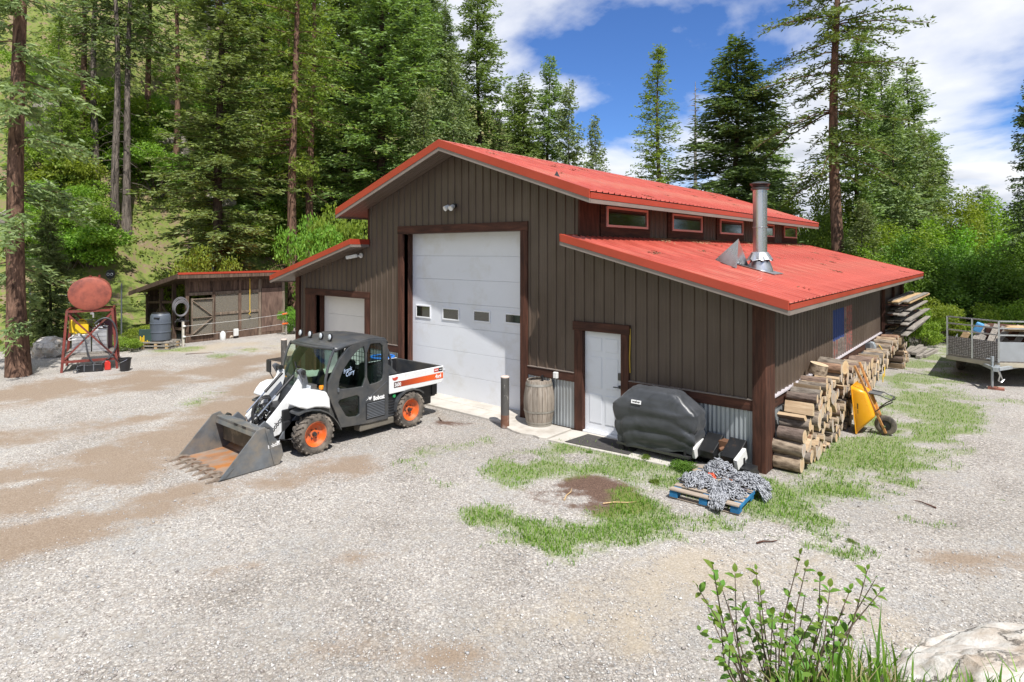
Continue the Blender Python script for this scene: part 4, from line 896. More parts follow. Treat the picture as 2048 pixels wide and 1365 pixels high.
for x in (.70, -.70):
    q = MB(); q.tube([(x, .52, 1.80), (x, .62, 1.60), (x, .70, 1.38), (x, .70, 1.13)], .022, 8); q.build('roll_bar', M_CAB, veh, smooth=60)
q = MB(); q.lathe([(.012, 0), (.03, .01), (.03, .03), (.012, .04)], 12, (BX - .01, BY1 + .005, 1.02), axis=(0, 1, 0)); q.build('tail_lamp', M_LENS, veh)
# head lamp clusters and mirror
for sg in (1, -1):
    q = MB(); q.obox((sg * .50, -.98, 1.13), (.20, .12, .12), Matrix.Rotation(-.1, 3, 'X')); hl = q.build('head_lamp', M_CAB, veh, bevel=.015)
    q = MB(); q.obox((sg * .50, -1.045, 1.135), (.16, .02, .09), Matrix.Rotation(-.1, 3, 'X')); q.build('lamp_lens', M_LENS, hl, bevel=.01)
    q = MB(); q.obox((sg * .66, -.86, 1.13), (.09, .09, .075)); q.build('turn_signal', M_AMBER, hl, bevel=.018)
q = MB(); q.tube([(-.74, -.80, 1.12), (-.90, -.95, 1.10), (-.98, -.98, 1.22)], .012, 6); mi = q.build('mirror', M_BLACK, veh, smooth=60)
q = MB(); q.obox((-.98, -1.0, 1.34), (.15, .04, .24)); q.build('mirror_head', M_BLACK, mi, bevel=.015)
# lift arms, towers, cylinders
AX = .36
for sg in (1, -1):
    arm = [vz(*p, X=-6.85) for p in ((908,455),(948,452),(952,505),(925,610),(880,735),(765,880),(716,900),(690,840),(672,800),(760,690),(850,570),(895,500))]
    q = MB(); x0, x1 = sorted((sg * (AX - .03), sg * (AX + .03))); q.prism(arm, 'yz', x0, x1); ao = q.build('lift_arm', M_VWHITE, veh, bevel=.012)
    tw = [vz(*p, X=-6.80) for p in ((890,430),(915,412),(945,425),(955,470),(975,560),(960,700),(935,800),(880,870),(865,915),(760,910),(800,840),(880,745),(925,600),(930,500))]
    q = MB(); x0, x1 = sorted((sg * (AX + .06), sg * (AX + .10))); q.prism(tw, 'yz', x0, x1); q.build('arm_tower', M_GREY, veh, bevel=.008)
    pv = vz(927, 440, X=-6.80); q = MB(); q.cyl((sg * (AX - .06), *pv), (sg * (AX + .13), *pv), .045, n=16); q.cyl((sg * (AX + .12), *pv), (sg * (AX + .15), *pv), .022, n=8); q.build('pivot_pin', M_STEELD, veh, smooth=40)
    a = vz(893, 470, X=-6.9); b = vz(770, 610, X=-6.9); c_ = vz(640, 760, X=-6.9)
    q = MB(); q.cyl((sg * .20, *a), (sg * .20, *b), .027, n=12); cyl_ = q.build('tilt_cylinder', M_BLACK, veh, smooth=40)
    q = MB(); q.cyl((sg * .20, *b), (sg * .20, *c_), .015, n=10); q.build('piston_rod', M_CHROME, cyl_, smooth=40)
t0 = vz(735, 860, X=-6.83); text_mesh('bobcat', .13, M_LETB, veh, (AX + .031, t0[0] - .02, t0[1] + .0), (math.pi/2, RAD(-46), math.pi/2), depth=.0015, bold=.003, sx=.8)
e_ = vz(712, 862, X=-6.83); emblem(veh, M_LETB, (AX + .031, e_[0], e_[1]), .07)
q = MB(); a = vz(770, 720, X=-7.2); q.cyl((-AX, *a), (AX, *a), .05, n=14); q.build('cross_tube', M_VWHITE, veh, smooth=40)
# hydraulic block and hoses
random.seed(5)
hb = vz(645, 720, X=-7.2); q = MB()
for i in range(16):
    q.obox((random.uniform(-.16, .16), hb[0] + random.uniform(-.10, .14), hb[1] + random.uniform(-.20, .10)), (random.uniform(.03,.09), random.uniform(.03,.10), random.uniform(.03,.08)), Matrix.Rotation(random.uniform(0, 3), 3, random.choice('XYZ')))
q.build('valve_block', M_STEELD, veh, bevel=.005)
q = MB()
for i in range(9):
    c = Vector((random.uniform(-.18, .18), hb[0] + random.uniform(-.12, .12), hb[1] + random.uniform(-.16, .12))); d = Vector((random.gauss(0,1), random.gauss(0,1), random.gauss(0,1))).normalized() * random.uniform(.04,.09); q.cyl(c - d, c + d, random.uniform(.010, .02), n=8)
q.build('hose_fittings', M_CHROME, veh, smooth=40)
q = MB()
for k, x in enumerate((-.16, -.10, -.03, .06, .13, .2)):
    r1 = [(720 - 5*k, 690), (712, 625), (690, 604 + 3*k), (640, 625), (600, 680), (578 + 4*k, 750), (588, 830), (620, 880 - 4*k)]
    P = [(x + .03 * math.sin(i * 1.3 + k), *vz(u + random.uniform(-9, 9), v + random.uniform(-9, 9), X=-7.2 + x)) for i, (u, v) in enumerate(r1)]
    # smooth the path
    PP = [Vector(p) for p in P]
    for _ in range(2):
        Q = [PP[0]]
        for a_, b_ in zip(PP[:-1], PP[1:]): Q += [a_ * .75 + b_ * .25, a_ * .25 + b_ * .75]
        PP = Q + [PP[-1]]
    q.tube(PP, .013, 6)
for k, x in enumerate((.30, .27)):
    P = [(x, *vz(u, v, X=-6.88)) for u, v in ((700, 780), (712, 752), (738, 750), (742, 800), (735, 880))]; q.tube(P, .012, 6)
q.build('hydraulic_hoses', M_HOSE, veh, smooth=60)
# bucket
BW = .79; bx1 = .79; bx0 = -.80
sidep = [(-2.79,.012),(-2.17,.66),(-2.03,.69),(-1.90,.52),(-1.745,.36),(-1.70,.16),(-1.78,.012)]
bk = MB(); fl_ = [(-2.78,.022),(-2.2,.022),(-1.92,.03),(-1.82,.09),(-1.83,.30),(-1.98,.60)]
bw = MB()
for a, b in zip(fl_[:-1], fl_[1:]):
    bw.add([(bx0, *a), (bx1, *a), (bx1, *b), (bx0, *b), (bx0, a[0]+.012, a[1]-.018), (bx1, a[0]+.012, a[1]-.018), (bx1, b[0]+.018, b[1]-.012), (bx0, b[0]+.018, b[1]-.012)], [(3,2,1,0),(4,5,6,7),(0,1,5,4),(2,3,7,6),(1,2,6,5),(0,4,7,3)])
bucket = bw.build('bucket', M_RUST, veh); bucket['label'] = 'wide toothed bucket with rusty floor'
for x, sg in ((bx1, 1), (bx0, -1)):
    q = MB(); q.prism(sidep, 'yz', *sorted((x, x + sg * .022))); q.build('bucket_side', M_BKT, bucket, bevel=.004)
    q = MB(); q.prism([(-2.77,.03),(-2.60,.17),(-2.55,.16),(-2.70,.025)], 'yz', *sorted((x + sg * .0225, x + sg * .035))); q.build('side_cutter', M_BKT, bucket, bevel=.003)
    q = MB(); q.beam((x + sg * .03, -2.02, .665), (x + sg * .03, -1.86, .03), .03, .012, up=(1, 0, 0)); q.build('side_rib', M_BKT, bucket)
q = MB(); q.box(bx0, -2.10, .575, bx1, -1.93, .625); q.prism([(-2.10,.575),(-2.12,.50),(-2.10,.49),(-2.085,.575)], 'yz', bx0, bx1); q.build('bucket_lip', M_BKT, bucket, bevel=.008)
for x in (-.12, .18):
    q = MB(); q.box(x, -2.108, .585, x + .12, -2.098, .612); q.build('lip_slot', M_BLACK, bucket)
q = MB(); q.box(bx0 + .02, -1.99, .18, bx1 - .02, -1.965, .60); q.build('bucket_back', basic('muddy_back', (.10,.085,.06), .75, .1, var=.4, vs=4, col2=(.28,.23,.15), thr=.6), bucket)
q = MB(); q.box(bx0 + .02, -2.78, .0225, bx1 - .02, -2.66, .040); q.build('cutting_edge', M_TOOTH, bucket, bevel=.005)
for i in range(7):
    x = bx0 + .06 + i * (bx1 - bx0 - .12) / 6
    q = MB(); q.add([(x-.055,-2.60,.045),(x+.055,-2.60,.045),(x+.055,-2.74,.075),(x-.055,-2.74,.075),(x-.035,-2.80,.06),(x+.035,-2.80,.06),(x-.055,-2.60,.005),(x+.055,-2.60,.005),(x+.014,-2.96,.006),(x-.014,-2.96,.006),(x-.014,-2.955,.014),(x+.014,-2.955,.014)],
        [(0,1,2,3),(3,2,5,4),(4,5,11,10),(10,11,8,9),(6,9,8,7),(0,3,6),(1,7,2),(3,4,10,9,6),(2,7,8,11,5),(0,6,7,1)]); q.build('tooth', M_TOOTH, bucket)
text_mesh('bobcat', .085, M_LETW, bucket, (bx1 + .0235, -1.975, .32), (math.pi/2, RAD(-8), math.pi/2), depth=.001, bold=.002, sx=.9)
emblem(bucket, M_LETW, (bx1 + .0235, -1.80, .40), .05)
for sg in (1, -1):
    q = MB(); q.prism([(-1.98,.62),(-1.86,.70),(-1.72,.55),(-1.66,.20),(-1.80,.12),(-1.90,.3)], 'yz', *sorted((sg * .50, sg * .46))); q.box(*sorted((sg*.30, sg*.62))[:1], -1.93, .15, sorted((sg*.30, sg*.62))[1], -1.83, .58); q.build('attach_plate', M_GREY, veh, bevel=.008)
    q = MB(); q.cyl((sg * .64, -1.93, .62), (sg * .74, -1.93, .62), .035, n=12); q.tube([(sg * .70, -1.96, .63), (sg * .70, -2.02, .58), (sg * .70, -2.04, .44)], .016, 6); q.build('lock_lever', M_STEELD, veh, smooth=40)
# ------------------------------------------------------------------ bollards, barrels, mat
def bollard(p, h, r, label, seed):
    random.seed(seed); root = thing('bollard', label, 'bollard', (p[0], p[1], 0), group='steel bollards guarding the garage doors')
    q = MB(); q.cyl((0,0,-.1), (0,0,h-.02), r, n=24); q.build('post', basic('bollard_paint_%d' % seed, (.10,.095,.09), .6, .2, var=.3, vs=4, bump=.001, bs=40, col2=(.42,.40,.37), thr=.60, soft=.03, s2=9, stretch=(1,1,.45)), root, smooth=40)
    q = MB(); q.lathe([(r + .001,-.26),(r + .0012,0)], 24, (0,0,.27), caps=False); q.build('rust_band', basic('bollard_rust', (.16,.075,.045), .8, var=.4, vs=8, col2=(.30,.25,.22), thr=.6), root, smooth=40)
    q = MB(); q.lathe([(r + .004, 0), (r + .004, .02), (r * .8, .032), (.001, .035)], 24, (0,0,h-.02), caps=False); q.build('concrete_cap', basic('pale_cap', (.58,.48,.42), .9), root, smooth=40)
bollard(gp(1010, 856), 1.05, .087, 'peeling steel bollard beside the weathered wooden barrel', 1)
bollard(gp(568, 748), 1.02, .085, 'steel bollard behind the loader, before the smaller garage door', 2)
M_OAK = wood('grey_oak_stave', (.20,.16,.125), (.40,.35,.295), (14, 14, 1.0), .85, .004, .3)
M_HOOP = basic('galvanised_hoop', (.34,.32,.28), .5, .5, var=.25, vs=6)
bb = gp(1077, 853); barrel = thing('wooden_barrel', 'weathered grey oak barrel with metal hoops beside the tall garage door', 'barrel', (bb.x, bb.y + .02, .045))
def brad(z): return .245 + .075 * math.cos((z - .46) / .46 * math.pi / 2 * .92)
for k in range(18):
    a0 = 2*math.pi*k/18 + .012; a1 = 2*math.pi*(k+1)/18 - .012; q = MB(); P = []
    zz = [i * .92 / 10 for i in range(11)]
    for z in zz:
        for a in (a0, (a0+a1)/2, a1): P.append((math.cos(a)*brad(z), math.sin(a)*brad(z), z))
    for z in zz:
        for a in (a0, (a0+a1)/2, a1): P.append((math.cos(a)*(brad(z)-.024), math.sin(a)*(brad(z)-.024), z))
    F = []; m = 33
    for j in range(10):
        for i in range(2): F.append((j*3+i, j*3+i+1, j*3+i+4, j*3+i+3))
        F += [(j*3, j*3+3, m+j*3+3, m+j*3), (j*3+2, m+j*3+2, m+j*3+5, j*3+5)]
    for i in range(2): F.append((30+i, 31+i, m+31+i, m+30+i))
    q.add(P, F); q.build('stave', M_OAK, barrel, smooth=30)
q = MB(); q.cyl((0,0,.84), (0,0,.865), .232, n=28); q.build('barrel_head', M_OAK, barrel)
q = MB(); q.lathe([(.225,0),(.225,.84)], 24, (0,0,.01)); q.build('barrel_core', M_STAIN, barrel)
for z0, h in ((.0, .045), (.285, .035), (.82, .045), (.06, .03)):
    q = MB(); q.lathe([(brad(z0) + .001, z0), (brad(z0) + .006, z0), (brad(z0+h) + .006, z0+h), (brad(z0+h) + .001, z0+h)], 36, caps=False); q.build('hoop', M_HOOP, barrel, smooth=30)
q = MB(); q.box(-.02, .10, .86, .02, .13, .99); q.build('tap_handle', M_BLACK, barrel)
mt = MB(); mt.prism([(-3.33,-.86),(-2.05,-.74),(-2.10,-.16),(-3.25,-.18)], 'xy', .032, .044); tag(mt.build('door_mat', basic('dark_mat', (.055,.05,.048), .95, var=.3, vs=12, bump=.006, bs=220), bevel=.004), 'dark ribbed rubber mat lying before the white entry door', 'mat')
bd = pl(765, 717, 1, -.55); dr = thing('blue_drum', 'blue plastic drum standing at the barn wall behind the loader', 'drum', (bd.x, bd.y, .0))
zt_ = bd.z + .04; M_BLUEP = basic('blue_plastic', (.02,.17,.60), .4, var=.1)
q = MB(); q.lathe([(.27,0),(.29,.03),(.295,.28),(.30,.30),(.295,.32),(.295,.60),(.30,.62),(.295,.64),(.29,zt_-.05),(.275,zt_-.01)], 28); q.build('body', basic('dark_drum', (.02,.03,.05), .5), dr, smooth=40)
q = MB(); q.tube([(.285*math.cos(a), .285*math.sin(a), zt_) for a in [k*math.pi/14 for k in range(28)]], .028, 8, closed=True); q.build('rim', M_BLUEP, dr, smooth=60)
q = MB(); q.cyl((0,0,zt_-.03), (0,0,zt_-.015), .27, n=28); q.build('lid', M_BLUEP, dr)
# ------------------------------------------------------------------ covered grill
def fabric_mat():
    m, nt, b = newmat('black_grill_cover'); L = nt.links.new; tc = N(nt, 'ShaderNodeTexCoord')
    n1 = N(nt, 'ShaderNodeTexNoise', i_Scale=3.0, i_Detail=5.0, i_Distortion=1.2); L(tc.outputs['Object'], n1.inputs['Vector'])
    L(ramp(nt, n1.outputs[0], [(.3, (.030,.033,.037)), (.7, (.060,.064,.072))]).outputs[0], b.inputs['Base Color']); b.inputs['Roughness'].default_value = .40; b.inputs['Sheen Weight'].default_value = .1
    bp = N(nt, 'ShaderNodeBump', i_Strength=.35, i_Distance=.03); L(n1.outputs[0], bp.inputs['Height']); L(bp.outputs[0], b.inputs['Normal']); return m
gx0, gx1, gy0, gy1 = -2.47, -.88, -.66, -.08
grill = thing('covered_grill', 'barbecue grill under a black fabric cover beside the entry door', 'grill', ((gx0+gx1)/2, (gy0+gy1)/2, .03))
def cover_pt(s, t):
    """s runs round the hem 0..1, t from hem 0 to top 1"""
    hw, hd = (gx1 - gx0) / 2, (gy1 - gy0) / 2
    a = s * 2 * math.pi; cx, sx = math.cos(a), math.sin(a)
    ex = .32
    x = math.copysign(abs(cx) ** ex, cx); y = math.copysign(abs(sx) ** ex, sx)
    # levels: hem, shelf shoulder, lid shoulder, lid top
    lv = [(0, .90, .86, .13), (.18, .93, .92, .30), (.40, .97, .97, .55), (.60, 1.0, 1.0, .82), (.68, .97, .96, .87), (.82, .72, .84, 1.03), (.92, .56, .66, 1.14), (.97, .46, .42, 1.17), (1.0, .30, .15, 1.175)]
    for q0, q1 in zip(lv[:-1], lv[1:]):
        if q0[0] <= t <= q1[0] + 1e-9:
            k = (t - q0[0]) / (q1[0] - q0[0]); fx, fy, z = [q0[i] + (q1[i] - q0[i]) * k for i in (1, 2, 3)]; break
    # sagging folds on the front, ripples at the hem
    fold = 0
    if t < .62:
        sag = t - .16 * (1 - min(1, abs(x)) ** 2)
        fold = .05 * (abs(math.sin(sag * 15 + .8 + .7 * mnoise.noise(Vector((x * 1.5, y, 7))))) ** .6 - .5) * math.sin(min(1, t / .62) * math.pi) ** .7 * (.5 + .5 * abs(y))
        fold += .028 * math.sin(s * 44 + 2 * math.sin(s * 19)) * (1 - t / .62)
    nz = mnoise.noise(Vector((x * 2 + 5, y * 2, t * 5))) * .035 + mnoise.noise(Vector((x * 6 + 5, y * 6, t * 14))) * .010
    px_, py_ = x * hw * fx, y * hd * fy
    l = math.hypot(px_, py_) + 1e-6
    lift = .10 * max(0, x) ** 2 * (1 - t) ** 2 + .03 * math.sin(s * 25) * (1 - t) ** 3
    return (px_ * (1 + (fold + nz) / l), py_ * (1 + (fold + nz) / l), z + lift + nz * .4)
q = MB(); nu, nv = 120, 46; P = [cover_pt(i / nu, j / (nv - 1)) for j in range(nv) for i in range(nu)]
q.grid(P, nu, nv, closed_u=True); q.add([P[(nv-1)*nu + i] for i in range(nu)], [tuple(range(nu))]); q.build('cover', fabric_mat(), grill, smooth=70)
q = MB(); q.box(-.095, -.003, -.032, .095, .003, .032); lb = q.build('label_patch', M_LETW, grill); lb.rotation_euler = (RAD(-13), 0, 0); lb.location = (-.27, -.292, .935)
text_mesh('weber', .06, M_LETB, grill, (-.345, -.292 - .006, .920), (math.pi/2 - RAD(13), 0, 0), depth=.001, bold=.002, name='label_lettering')
for x in (-.6, .6):
    for y in (-.22, .22):
        q = MB(); q.cyl((x, y - .02, .055), (x, y + .02, .055), .055, n=16); q.beam((x, y, .05), (x, y, .25), .03, .03); q.build('caster', M_BLACK, grill, smooth=40)
q = MB(); q.box(-.68, -.26, .12, .68, .26, .16); q.build('base_shelf', M_STEELD, grill)
# ------------------------------------------------------------------ hitch and timbers by the corner
M_BLKSTEEL = basic('black_steel', (.022,.023,.025), .38, .3, var=.3, col2=(.12,.075,.05), thr=.68, s2=6)
hc = thing('trailer_hitch', 'black steel fifth-wheel hitch lying between grill and pallet', 'hitch', (-.56, -.30, 0), RAD(-6))
q = MB(); q.prism([(-.19,.30),(.17,.52),(.20,.50),(.20,.30),(-.17,.18)], 'yz', -.34, -.06); q.build('skid_plate', M_BLKSTEEL, hc, bevel=.01)
q = MB(); q.prism([(-.19,.30),(.17,.52),(.20,.50),(.20,.30),(-.17,.18)], 'yz', .06, .34); q.build('skid_plate', M_BLKSTEEL, hc, bevel=.01)
q = MB(); q.box(-.07, .02, .30, .07, .20, .46); q.cyl((-.02, -.05, .33), (.04, .10, .37), .03, n=10); q.build('jaw', basic('rusty_jaw', (.18,.09,.05), .7, .3, var=.4), hc)
for x in (-.37, .37):
    q = MB(); q.box(x - .03, -.18, .22, x + .03, .17, .40); wp_ = q.build('white_pad', M_WPLASTIC, hc, bevel=.006); wp_.rotation_euler = (RAD(20), 0, 0)
q = MB(); q.beam((-.38, -.05, .03), (-.38, -.05, .30), .06, .06); q.beam((.38, -.05, .03), (.38, -.05, .30), .06, .06); q.beam((-.5, .12, .04), (.55, .12, .04), .09, .08); q.beam((-.45, -.14, .04), (.6, -.14, .04), .09, .08); q.build('base_rails', M_BLKSTEEL, hc, bevel=.006)
q = MB(); q.box(.30, -.20, .06, .56, .10, .18); q.build('side_block', M_BLKSTEEL, hc, bevel=.01)
q = MB(); q.tube([(-.40, -.02, .25), (-.50, -.03, .24), (-.58, .0, .18)], .018, 8); q.build('handle_bar', M_BLKSTEEL, hc)
M_GREYW = wood('grey_weathered_wood', (.17,.15,.13), (.36,.33,.29), (14, 1.0, 14), .9, .004, .3)
M_TAN = wood('fresh_sawn_wood', (.40,.26,.13), (.58,.42,.24), (12, 1.2, 12), .75, .002, .2)
for (a, b, w_, h_, lab, mt_) in (((-1.02,-.70,.05), (-.55,-.42,.05), .09, .09, 'short dark timber offcut lying beside the black hitch', M_GREYW), ((-.86,-.78,.03), (-.40,-.50,.03), .09, .05, 'short pale timber offcut between dark offcut and pallet', M_TAN)):
    q = MB(); a, b = Vector(a), Vector(b); c = (a + b) / 2; q.beam(a - c, b - c, w_, h_); o = q.build('timber_offcut', mt_, None, bevel=.006); o.location = c; tag(o, lab, 'timber')
# ------------------------------------------------------------------ pallet with chains
M_BLUEW = wood('blue_painted_wood', (.015,.11,.26), (.03,.20,.40), (6, 6, 6), .7, .002, .2)
M_DECK = wood('grey_brown_deck', (.22,.17,.13), (.44,.37,.30), (1.0, 14, 14), .9, .003, .35)
pal = thing('pallet', 'blue-edged wooden pallet with grey deck boards before the corner post', 'pallet', (-.24, -1.32, 0), RAD(2))
for i in range(7):
    y = -.56 + i * 1.12 / 6; q = MB(); q.box(-.5, y - .058, .122, .5, y + .058, .142); b_ = q.build('deck_board', M_DECK, pal, bevel=.003)
for x in (-.44, 0, .44):
    q = MB(); q.box(x - .055, -.60, .100, x + .055, .60, .120); q.build('stringer_board', M_BLUEW, pal, bevel=.003)
    for y in (-.54, 0, .54): q = MB(); q.box(x - .062, y - .065, .022, x + .062, y + .065, .099); q.build('block', M_BLUEW, pal, bevel=.004)
for y in (-.54, .0, .54): q = MB(); q.box(-.5, y - .05, .004, .5, y + .05, .021); q.build('bottom_board', M_DECK, pal, bevel=.003)
q = MB(); q.box(.502, -.6, .085, .512, .6, .138); q.build('edge_board', M_BLUEW, pal, bevel=.002)
def link_mesh():
    V = []; n, m = 10, 5; L_, r, w_ = .022, .0050, .0125
    for i in range(n):
        a = 2 * math.pi * i / n; cx = math.cos(a) * w_ + math.copysign(L_ - w_, math.cos(a)) * (abs(math.cos(a)) > .1); cy = math.sin(a) * w_
        d = Vector((math.cos(a), math.sin(a), 0))
        for k in range(m):
            t = 2 * math.pi * k / m; V.append(Vector((cx, cy, 0)) + d * math.cos(t) * r + Vector((0, 0, math.sin(t) * r)))
    F = [(i*m+k, ((i+1) % n)*m+k, ((i+1) % n)*m+(k+1) % m, i*m+(k+1) % m) for i in range(n) for k in range(m)]
    return np.array([tuple(v) for v in V]), np.array(F)
LV, LF = link_mesh()
M_CHAIN = basic('galvanised_chain', (.30,.31,.335), .45, .3, var=.4, vs=14)
def heap(name_label, c, rx, ry, h, n, seed, drape=None, rot=0):
    r_ = np.random.default_rng(seed); Vs = []; Fs = []; p = np.array([0., 0.]); ang = 0
    for i in range(n):
        ang += r_.normal(0, .9); p = p + np.array([math.cos(ang) / rx, math.sin(ang) / ry]) * .045
        rad = math.hypot(*p)
        if rad > 1: p = p / rad * r_.uniform(.3, .95); ang = r_.uniform(0, 6.28)
        rad = min(1, math.hypot(*p)); surf = h * (1 - rad ** 2) * (1 + .35 * mnoise.noise(Vector((p[0] * 3 + seed, p[1] * 3, 0))))
        z = .012 + surf * r_.uniform(.55, 1.0) ** .5
        X, Y = p[0] * rx, p[1] * ry; X, Y = X * math.cos(rot) - Y * math.sin(rot), X * math.sin(rot) + Y * math.cos(rot)
        Rm = Matrix.Rotation(ang, 3, 'Z') @ Matrix.Rotation(r_.uniform(-.6, .6), 3, 'Y') @ Matrix.Rotation((i % 2) * 1.3 + r_.normal(0, .35), 3, 'X')
        V = LV @ np.array(Rm).T * r_.uniform(1.5, 1.9) + np.array([X, Y, z]); Fs.append(LF + len(LV) * len(Vs)); Vs.append(V)
    if drape:
        for d0, d1 in drape:
            for i in range(14):
                t = i / 13; pp = np.array(d0) * (1 - t) + np.array(d1) * t + np.array([0, 0, .05 * math.sin(math.pi * t)]) + r_.normal(0, .008, 3)
                dv = Vector(np.array(d1) - np.array(d0)); Rm = dv.to_track_quat('X', 'Z').to_matrix() @ Matrix.Rotation((i % 2) * 1.5 + r_.normal(0, .3), 3, 'X')
                Fs.append(LF + len(LV) * len(Vs)); Vs.append(LV @ np.array(Rm).T * 1.65 + pp)
    me = mesh_np('chain_heap', np.concatenate(Vs), np.concatenate(Fs), [M_CHAIN], smooth=True)
    o = bpy.data.objects.new('chain_heap', me); COL.objects.link(o); o.location = c; tag(o, name_label, 'chain', 'heaps of tyre chain on the pallet'); return o
heap('heap of grey chain at the back of the pallet, nearest the hitch', (-.36,-.90,.143), .25, .22, .19, 330, 1)
heap('heap of grey chain at the left end of the pallet', (-.48,-1.48,.143), .29, .24, .13, 300, 2, rot=.5)
heap('heap of grey chain spilling over the front edge of the pallet', (.0,-1.60,.143), .24, .21, .16, 290, 3, drape=[((-.12 + k*.035,-.20,.04), (-.10 + k*.03,-.36 - .01*k,-.10 + .01 * k)) for k in range(7)])
heap('heap of grey chain hanging over the right edge of the pallet', (.12,-1.04,.143), .30, .20, .14, 310, 4, drape=[((.16,.06 - k*.04,.03), (.30,.02 - k*.045,-.10)) for k in range(6)])
def coil(label, c, r, n, col):
    q = MB()
    for k in range(n): q.tube([(r * (1 - .12 * k) * math.cos(a + k), r * (1 - .12 * k) * math.sin(a + k), .015 + .012 * k + .01 * math.sin(3 * a + k)) for a in [j * math.pi / 8 for j in range(16)]], .011, 6, closed=True)
    o = q.build('strap_coil', basic(label[:8] + '_strap', col, .7, var=.25, vs=20), None, smooth=60); o.location = c; tag(o, label, 'strap')
coil('bright orange strap coil between the left and back chain heaps', (-.38,-1.22,.16), .065, 5, (.55,.09,.04)); coil('rust brown strap coil in the middle of the pallet', (-.12,-1.24,.145), .095, 4, (.30,.12,.07))
q = MB(); q.cyl((-.10,0,0), (.10,-.03,0), .016, n=10); q.cyl((.10,-.03,0), (.20,-.045,0), .007, n=6); o = q.build('screwdriver', basic('grey_tool', (.13,.12,.14), .5), None, smooth=40); o.location = (.10,-1.33,.165); tag(o, 'small grey-handled screwdriver lying on the pallet boards', 'tool')
# ------------------------------------------------------------------ firewood
def bark_mat(name, c1, c2, s=9.0):
    m, nt, b = newmat(name); L = nt.links.new; tc = N(nt, 'ShaderNodeTexCoord'); mp = N(nt, 'ShaderNodeMapping'); mp.inputs['Scale'].default_value = (.35, 1, 1); L(tc.outputs['Object'], mp.inputs[0])
    n1 = N(nt, 'ShaderNodeTexNoise', i_Scale=s * 3, i_Detail=7.0, i_Roughness=.7, i_Distortion=.5); L(mp.outputs[0], n1.inputs['Vector'])
    v = N(nt, 'ShaderNodeTexVoronoi', i_Scale=s * 2.2); L(mp.outputs[0], v.inputs['Vector'])
    f = mth(nt, 'ADD', mth(nt, 'MULTIPLY', n1.outputs[0], .7), mth(nt, 'MULTIPLY', v.outputs['Distance'], .4))
    c = ramp(nt, f, [(.3, c1), (.7, c2)]).outputs[0]; oi = N(nt, 'ShaderNodeObjectInfo'); hs = N(nt, 'ShaderNodeHueSaturation'); L(c, hs.inputs['Color'])
    L(mth(nt, 'ADD', mth(nt, 'MULTIPLY', oi.outputs['Random'], .7), .65), hs.inputs['Value']); L(mth(nt, 'ADD', mth(nt, 'MULTIPLY', oi.outputs['Random'], .6), .6), hs.inputs['Saturation'])
    L(hs.outputs[0], b.inputs['Base Color']); b.inputs['Roughness'].default_value = .92; b.inputs['Specular IOR Level'].default_value = .2
    bp = N(nt, 'ShaderNodeBump', i_Strength=1.0, i_Distance=.018); L(f, bp.inputs['Height']); L(bp.outputs[0], b.inputs['Normal']); return m
M_BARK1 = bark_mat('grey_brown_bark', (.075,.05,.034), (.34,.27,.20)); M_BARK2 = bark_mat('red_brown_bark', (.12,.07,.048), (.30,.19,.13))
def end_mat():
    m, nt, b = newmat('cut_log_end'); L = nt.links.new; tc = N(nt, 'ShaderNodeTexCoord'); s_ = N(nt, 'ShaderNodeSeparateXYZ'); L(tc.outputs['Object'], s_.inputs[0])
    r = mth(nt, 'SQRT', mth(nt, 'ADD', mth(nt, 'POWER', s_.outputs[1], 2.0), mth(nt, 'POWER', s_.outputs[2], 2.0)))
    n1 = N(nt, 'ShaderNodeTexNoise', i_Scale=9.0, i_Detail=5.0); L(tc.outputs['Object'], n1.inputs['Vector'])
    w_ = mth(nt, 'SINE', mth(nt, 'ADD', mth(nt, 'MULTIPLY', r, 260.0), mth(nt, 'MULTIPLY', n1.outputs[0], 9.0)))
    oi = N(nt, 'ShaderNodeObjectInfo')
    base = ramp(nt, oi.outputs['Random'], [(0.0, (.64,.50,.33)), (.25, (.67,.49,.28)), (.4, (.61,.54,.45)), (.6, (.52,.48,.43)), (.8, (.66,.52,.33)), (1.0, (.38,.36,.33))]).outputs[0]
    c = mix(nt, mth(nt, 'MULTIPLY', mth(nt, 'ADD', w_, 1.0), .14), base, (.30,.15,.07)); heart = ramp(nt, r, [(.035, .5), (.075, 0.0)]).outputs[0]; c = mix(nt, mth(nt, 'MULTIPLY', heart, .6), c, (.45,.21,.09))
    c = mix(nt, ramp(nt, n1.outputs[0], [(.55, 0.0), (.75, .5)]).outputs[0], c, (.28,.25,.22))
    L(c, b.inputs['Base Color']); b.inputs['Roughness'].default_value = .85; return m
M_END = end_mat(); M_SPLIT = wood('split_wood', (.36,.24,.14), (.58,.45,.30), (1.2, 16, 16), .85, .003, .3)
